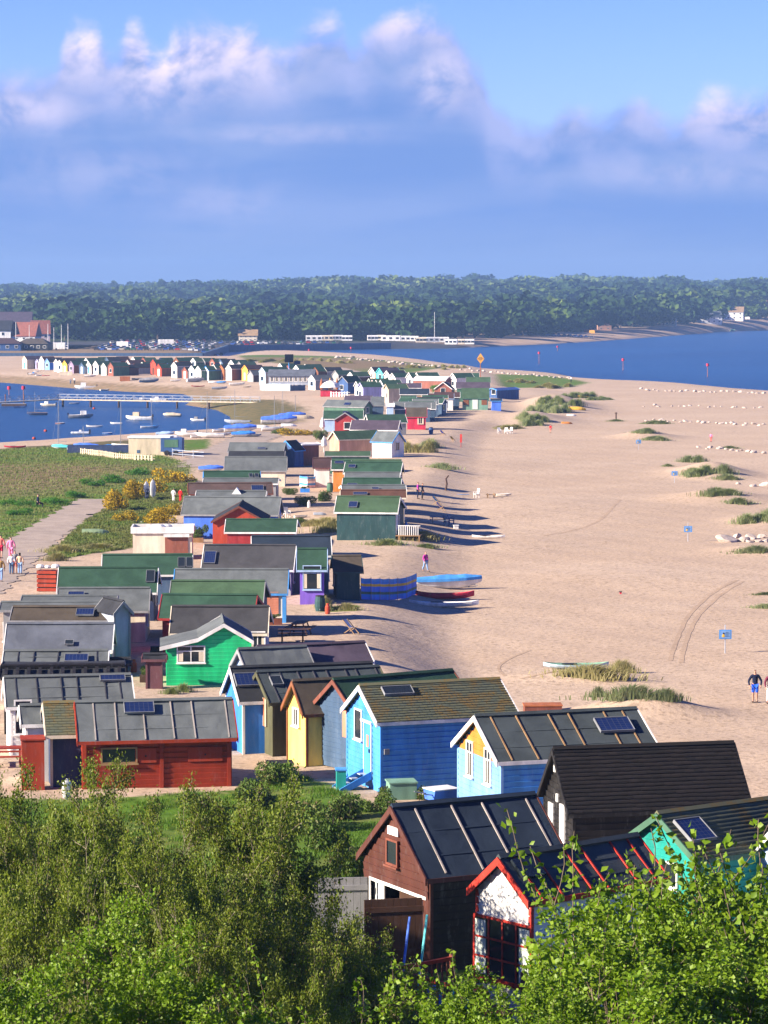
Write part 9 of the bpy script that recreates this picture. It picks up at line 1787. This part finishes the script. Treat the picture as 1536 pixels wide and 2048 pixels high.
for a in HOUSES: house(*a[:9], **a[9])
for (x, y, L, c, lb) in CARAVANS:
    o = empty('static_caravan', (x, y, gz(x, y)), R(random.Random(int(x)).uniform(-12, 12)), lb, 'caravan', 'static caravans at the wood edge'); MB().prism([(-1.5, .5), (1.5, .5), (1.55, 2.7), (1.2, 3.0), (-1.2, 3.0), (-1.55, 2.7)], -L / 2, L / 2).build('body', paint(c), o)
    for k in range(3): MB().box(-.7, .7, -.06, .0, 1.3, 2.2).build('window', glass_mat(), o, loc=(-L / 2 + L * (k + .5) / 3, -1.53, 0))
# parked cars: body, cabin glass and wheels
def car_proto(col):
    o = empty('parked_car', (0, 0, 0)); m = mat('car_paint_' + col, CARCOL[col], .3, .5, .05)
    MB().prism([(-.85, .3), (.85, .3), (.88, .75), (.8, .92), (-.8, .92), (-.88, .75)], -2.1, 2.1).build('body', m, o)
    V = [(-1.7, -.76, .92), (1.15, -.76, .92), (1.15, .76, .92), (-1.7, .76, .92), (-1.2, -.62, 1.45), (.35, -.62, 1.45), (.35, .62, 1.45), (-1.2, .62, 1.45)]
    MB().add(V, [(0, 1, 5, 4), (1, 2, 6, 5), (2, 3, 7, 6), (3, 0, 4, 7)]).build('glazing', glass_mat(), o); MB().box(-1.22, .37, -.64, .64, 1.452, 1.5).build('roof', m, o)
    for sx in (-1.3, 1.3):
        for sy in (-.86, .7): MB().tube((sx, sy, .32), (sx, sy + .16, .32), .32, None, 8).build('wheel', paint('black'), o)
    return o
CARCOL = dict(silver=(.45, .45, .47), white=(.75, .75, .74), blue=(.03, .08, .30), red=(.40, .02, .02), black=(.02, .02, .022), green=(.02, .10, .05), grey=(.14, .14, .15), cream=(.6, .55, .42))
protos = {}
for (x, y, rz, c) in CARS:
    if c not in protos: q = protos[c] = car_proto(c)
    else: q = copy_tree(protos[c])
    q.location = (x, y, gz(x, y)); q.rotation_euler = (0, 0, R(rz)); tag(q, c + ' car parked in the crowded quay car park across the channel', 'car', 'cars parked on the quay')
for (x, y, rz, L, lb) in VANS:
    o = empty('parked_van', (x, y, gz(x, y)), R(rz), lb, 'van'); MB().prism([(-1.1, .4), (1.1, .4), (1.12, 2.8), (1.0, 2.95), (-1.0, 2.95), (-1.12, 2.8)], -L / 2, L / 2 - 1.2).build('body', paint('white'), o); MB().prism([(-1.05, .4), (1.05, .4), (1.0, 1.9), (-1.0, 1.9)], L / 2 - 1.19, L / 2).build('cab', paint('white'), o)
    MB().box(L / 2 - 1.0, L / 2 - .3, -1.08, -1.055, 1.1, 1.7).build('cab_window', glass_mat(), o)
    for sx in (-L * .3, L * .35): MB().tube((sx, -1.15, .4), (sx, -.9, .4), .4, None, 8).build('wheel', paint('black'), o)
qx0, qx1 = QUAY; q = MB()
pts = [p for p in MAIN if -290 < p[0] < 4]
for a, b_ in zip(pts[:-1], pts[1:]): q.bar((a[0], a[1] + .3, -.6), (b_[0], b_[1] + .3, -.6), 1.2, 3.4)
tag(q.build('quay_wall', paint('slate_blue')), 'dark quay wall along the far side of the channel', 'wall')
for (x, y, h, lb) in MASTS: one('flagpole', MB().tube((0, 0, 0), (0, 0, h), .16, .1, 6), paint('white'), lb, 'mast', 'masts on the quay', (x, y, gz(x, y)))
for (x, y, lb, c) in TENTS: one('beach_tent', MB().prism([(-1.4, 0), (1.4, 0), (1., 1.2), (0, 1.9), (-1., 1.2)], -1.6, 1.6), paint(c), lb, 'tent', None, (x, y, gz(x, y)))
# small white things by the red shed door and beside the gorse
for i, (x, y, h, lb) in enumerate(BOARDS): one('paddle_board', MB().lathe([(.02, 0), (.26, .25), (.33, .9), (.26, 1.55), (.03, 1.9)], 10), paint('white'), lb, 'board', None, (x, y, gz(x, y) + h), 20).scale = (1, .25, 1) if i < 2 else (.6, .3, .42)

# everyday things standing round the huts
for (kind, x, y, rz, c, lb) in CLUTTER:
    o = empty(kind, (x, y, gz(x, y)), R(rz), lb, kind.replace('_', ' '))
    if kind == 'water_butt':
        MB().lathe([(.28, 0), (.34, .3), (.34, .6), (.28, .95)], 12).build('barrel', paint(c), o); MB().lathe([(.3, .952), (.29, 1.0), (.05, 1.03)], 12).build('lid', paint('black'), o); MB().tube((0, -.34, .15), (0, -.44, .13), .025).build('tap', paint('grey'), o)
    elif kind == 'gas_bottle':
        MB().lathe([(.14, 0), (.16, .05), (.16, .45), (.1, .56), (.03, .58)], 12).build('cylinder', paint(c), o); MB().lathe([(.09, .55), (.09, .68), (.08, .68), (.08, .55)], 10).build('collar', paint(c), o)
    elif kind == 'planter':
        MB().prism([(-.2, 0), (.2, 0), (.25, .4), (-.25, .4)], -.5, .5).build('trough', paint(c), o); r = link('foliage', BUSH['scrub', 0], o, (0, 0, .35)); r.scale = (.5, .28, .35)
    else:
        m = paint('wood')
        for s in (-.27, .27): MB().bar((s, -.5, 0), (s, .35, .85), .04).build('frame_rail', m, o); MB().bar((s * .9, .35, 0), (s * .9, -.35, .45), .04).build('frame_rail', m, o)
        V = []; 
        for k in range(7): t = k / 6; V += [(-.25, -.32 + .68 * t, .42 + .42 * t - .18 * math.sin(t * 3.14)), (.25, -.32 + .68 * t, .42 + .42 * t - .18 * math.sin(t * 3.14))]
        MB().add(V, [(k * 2, k * 2 + 1, k * 2 + 3, k * 2 + 2) for k in range(6)]).build('sling', paint(c), o)
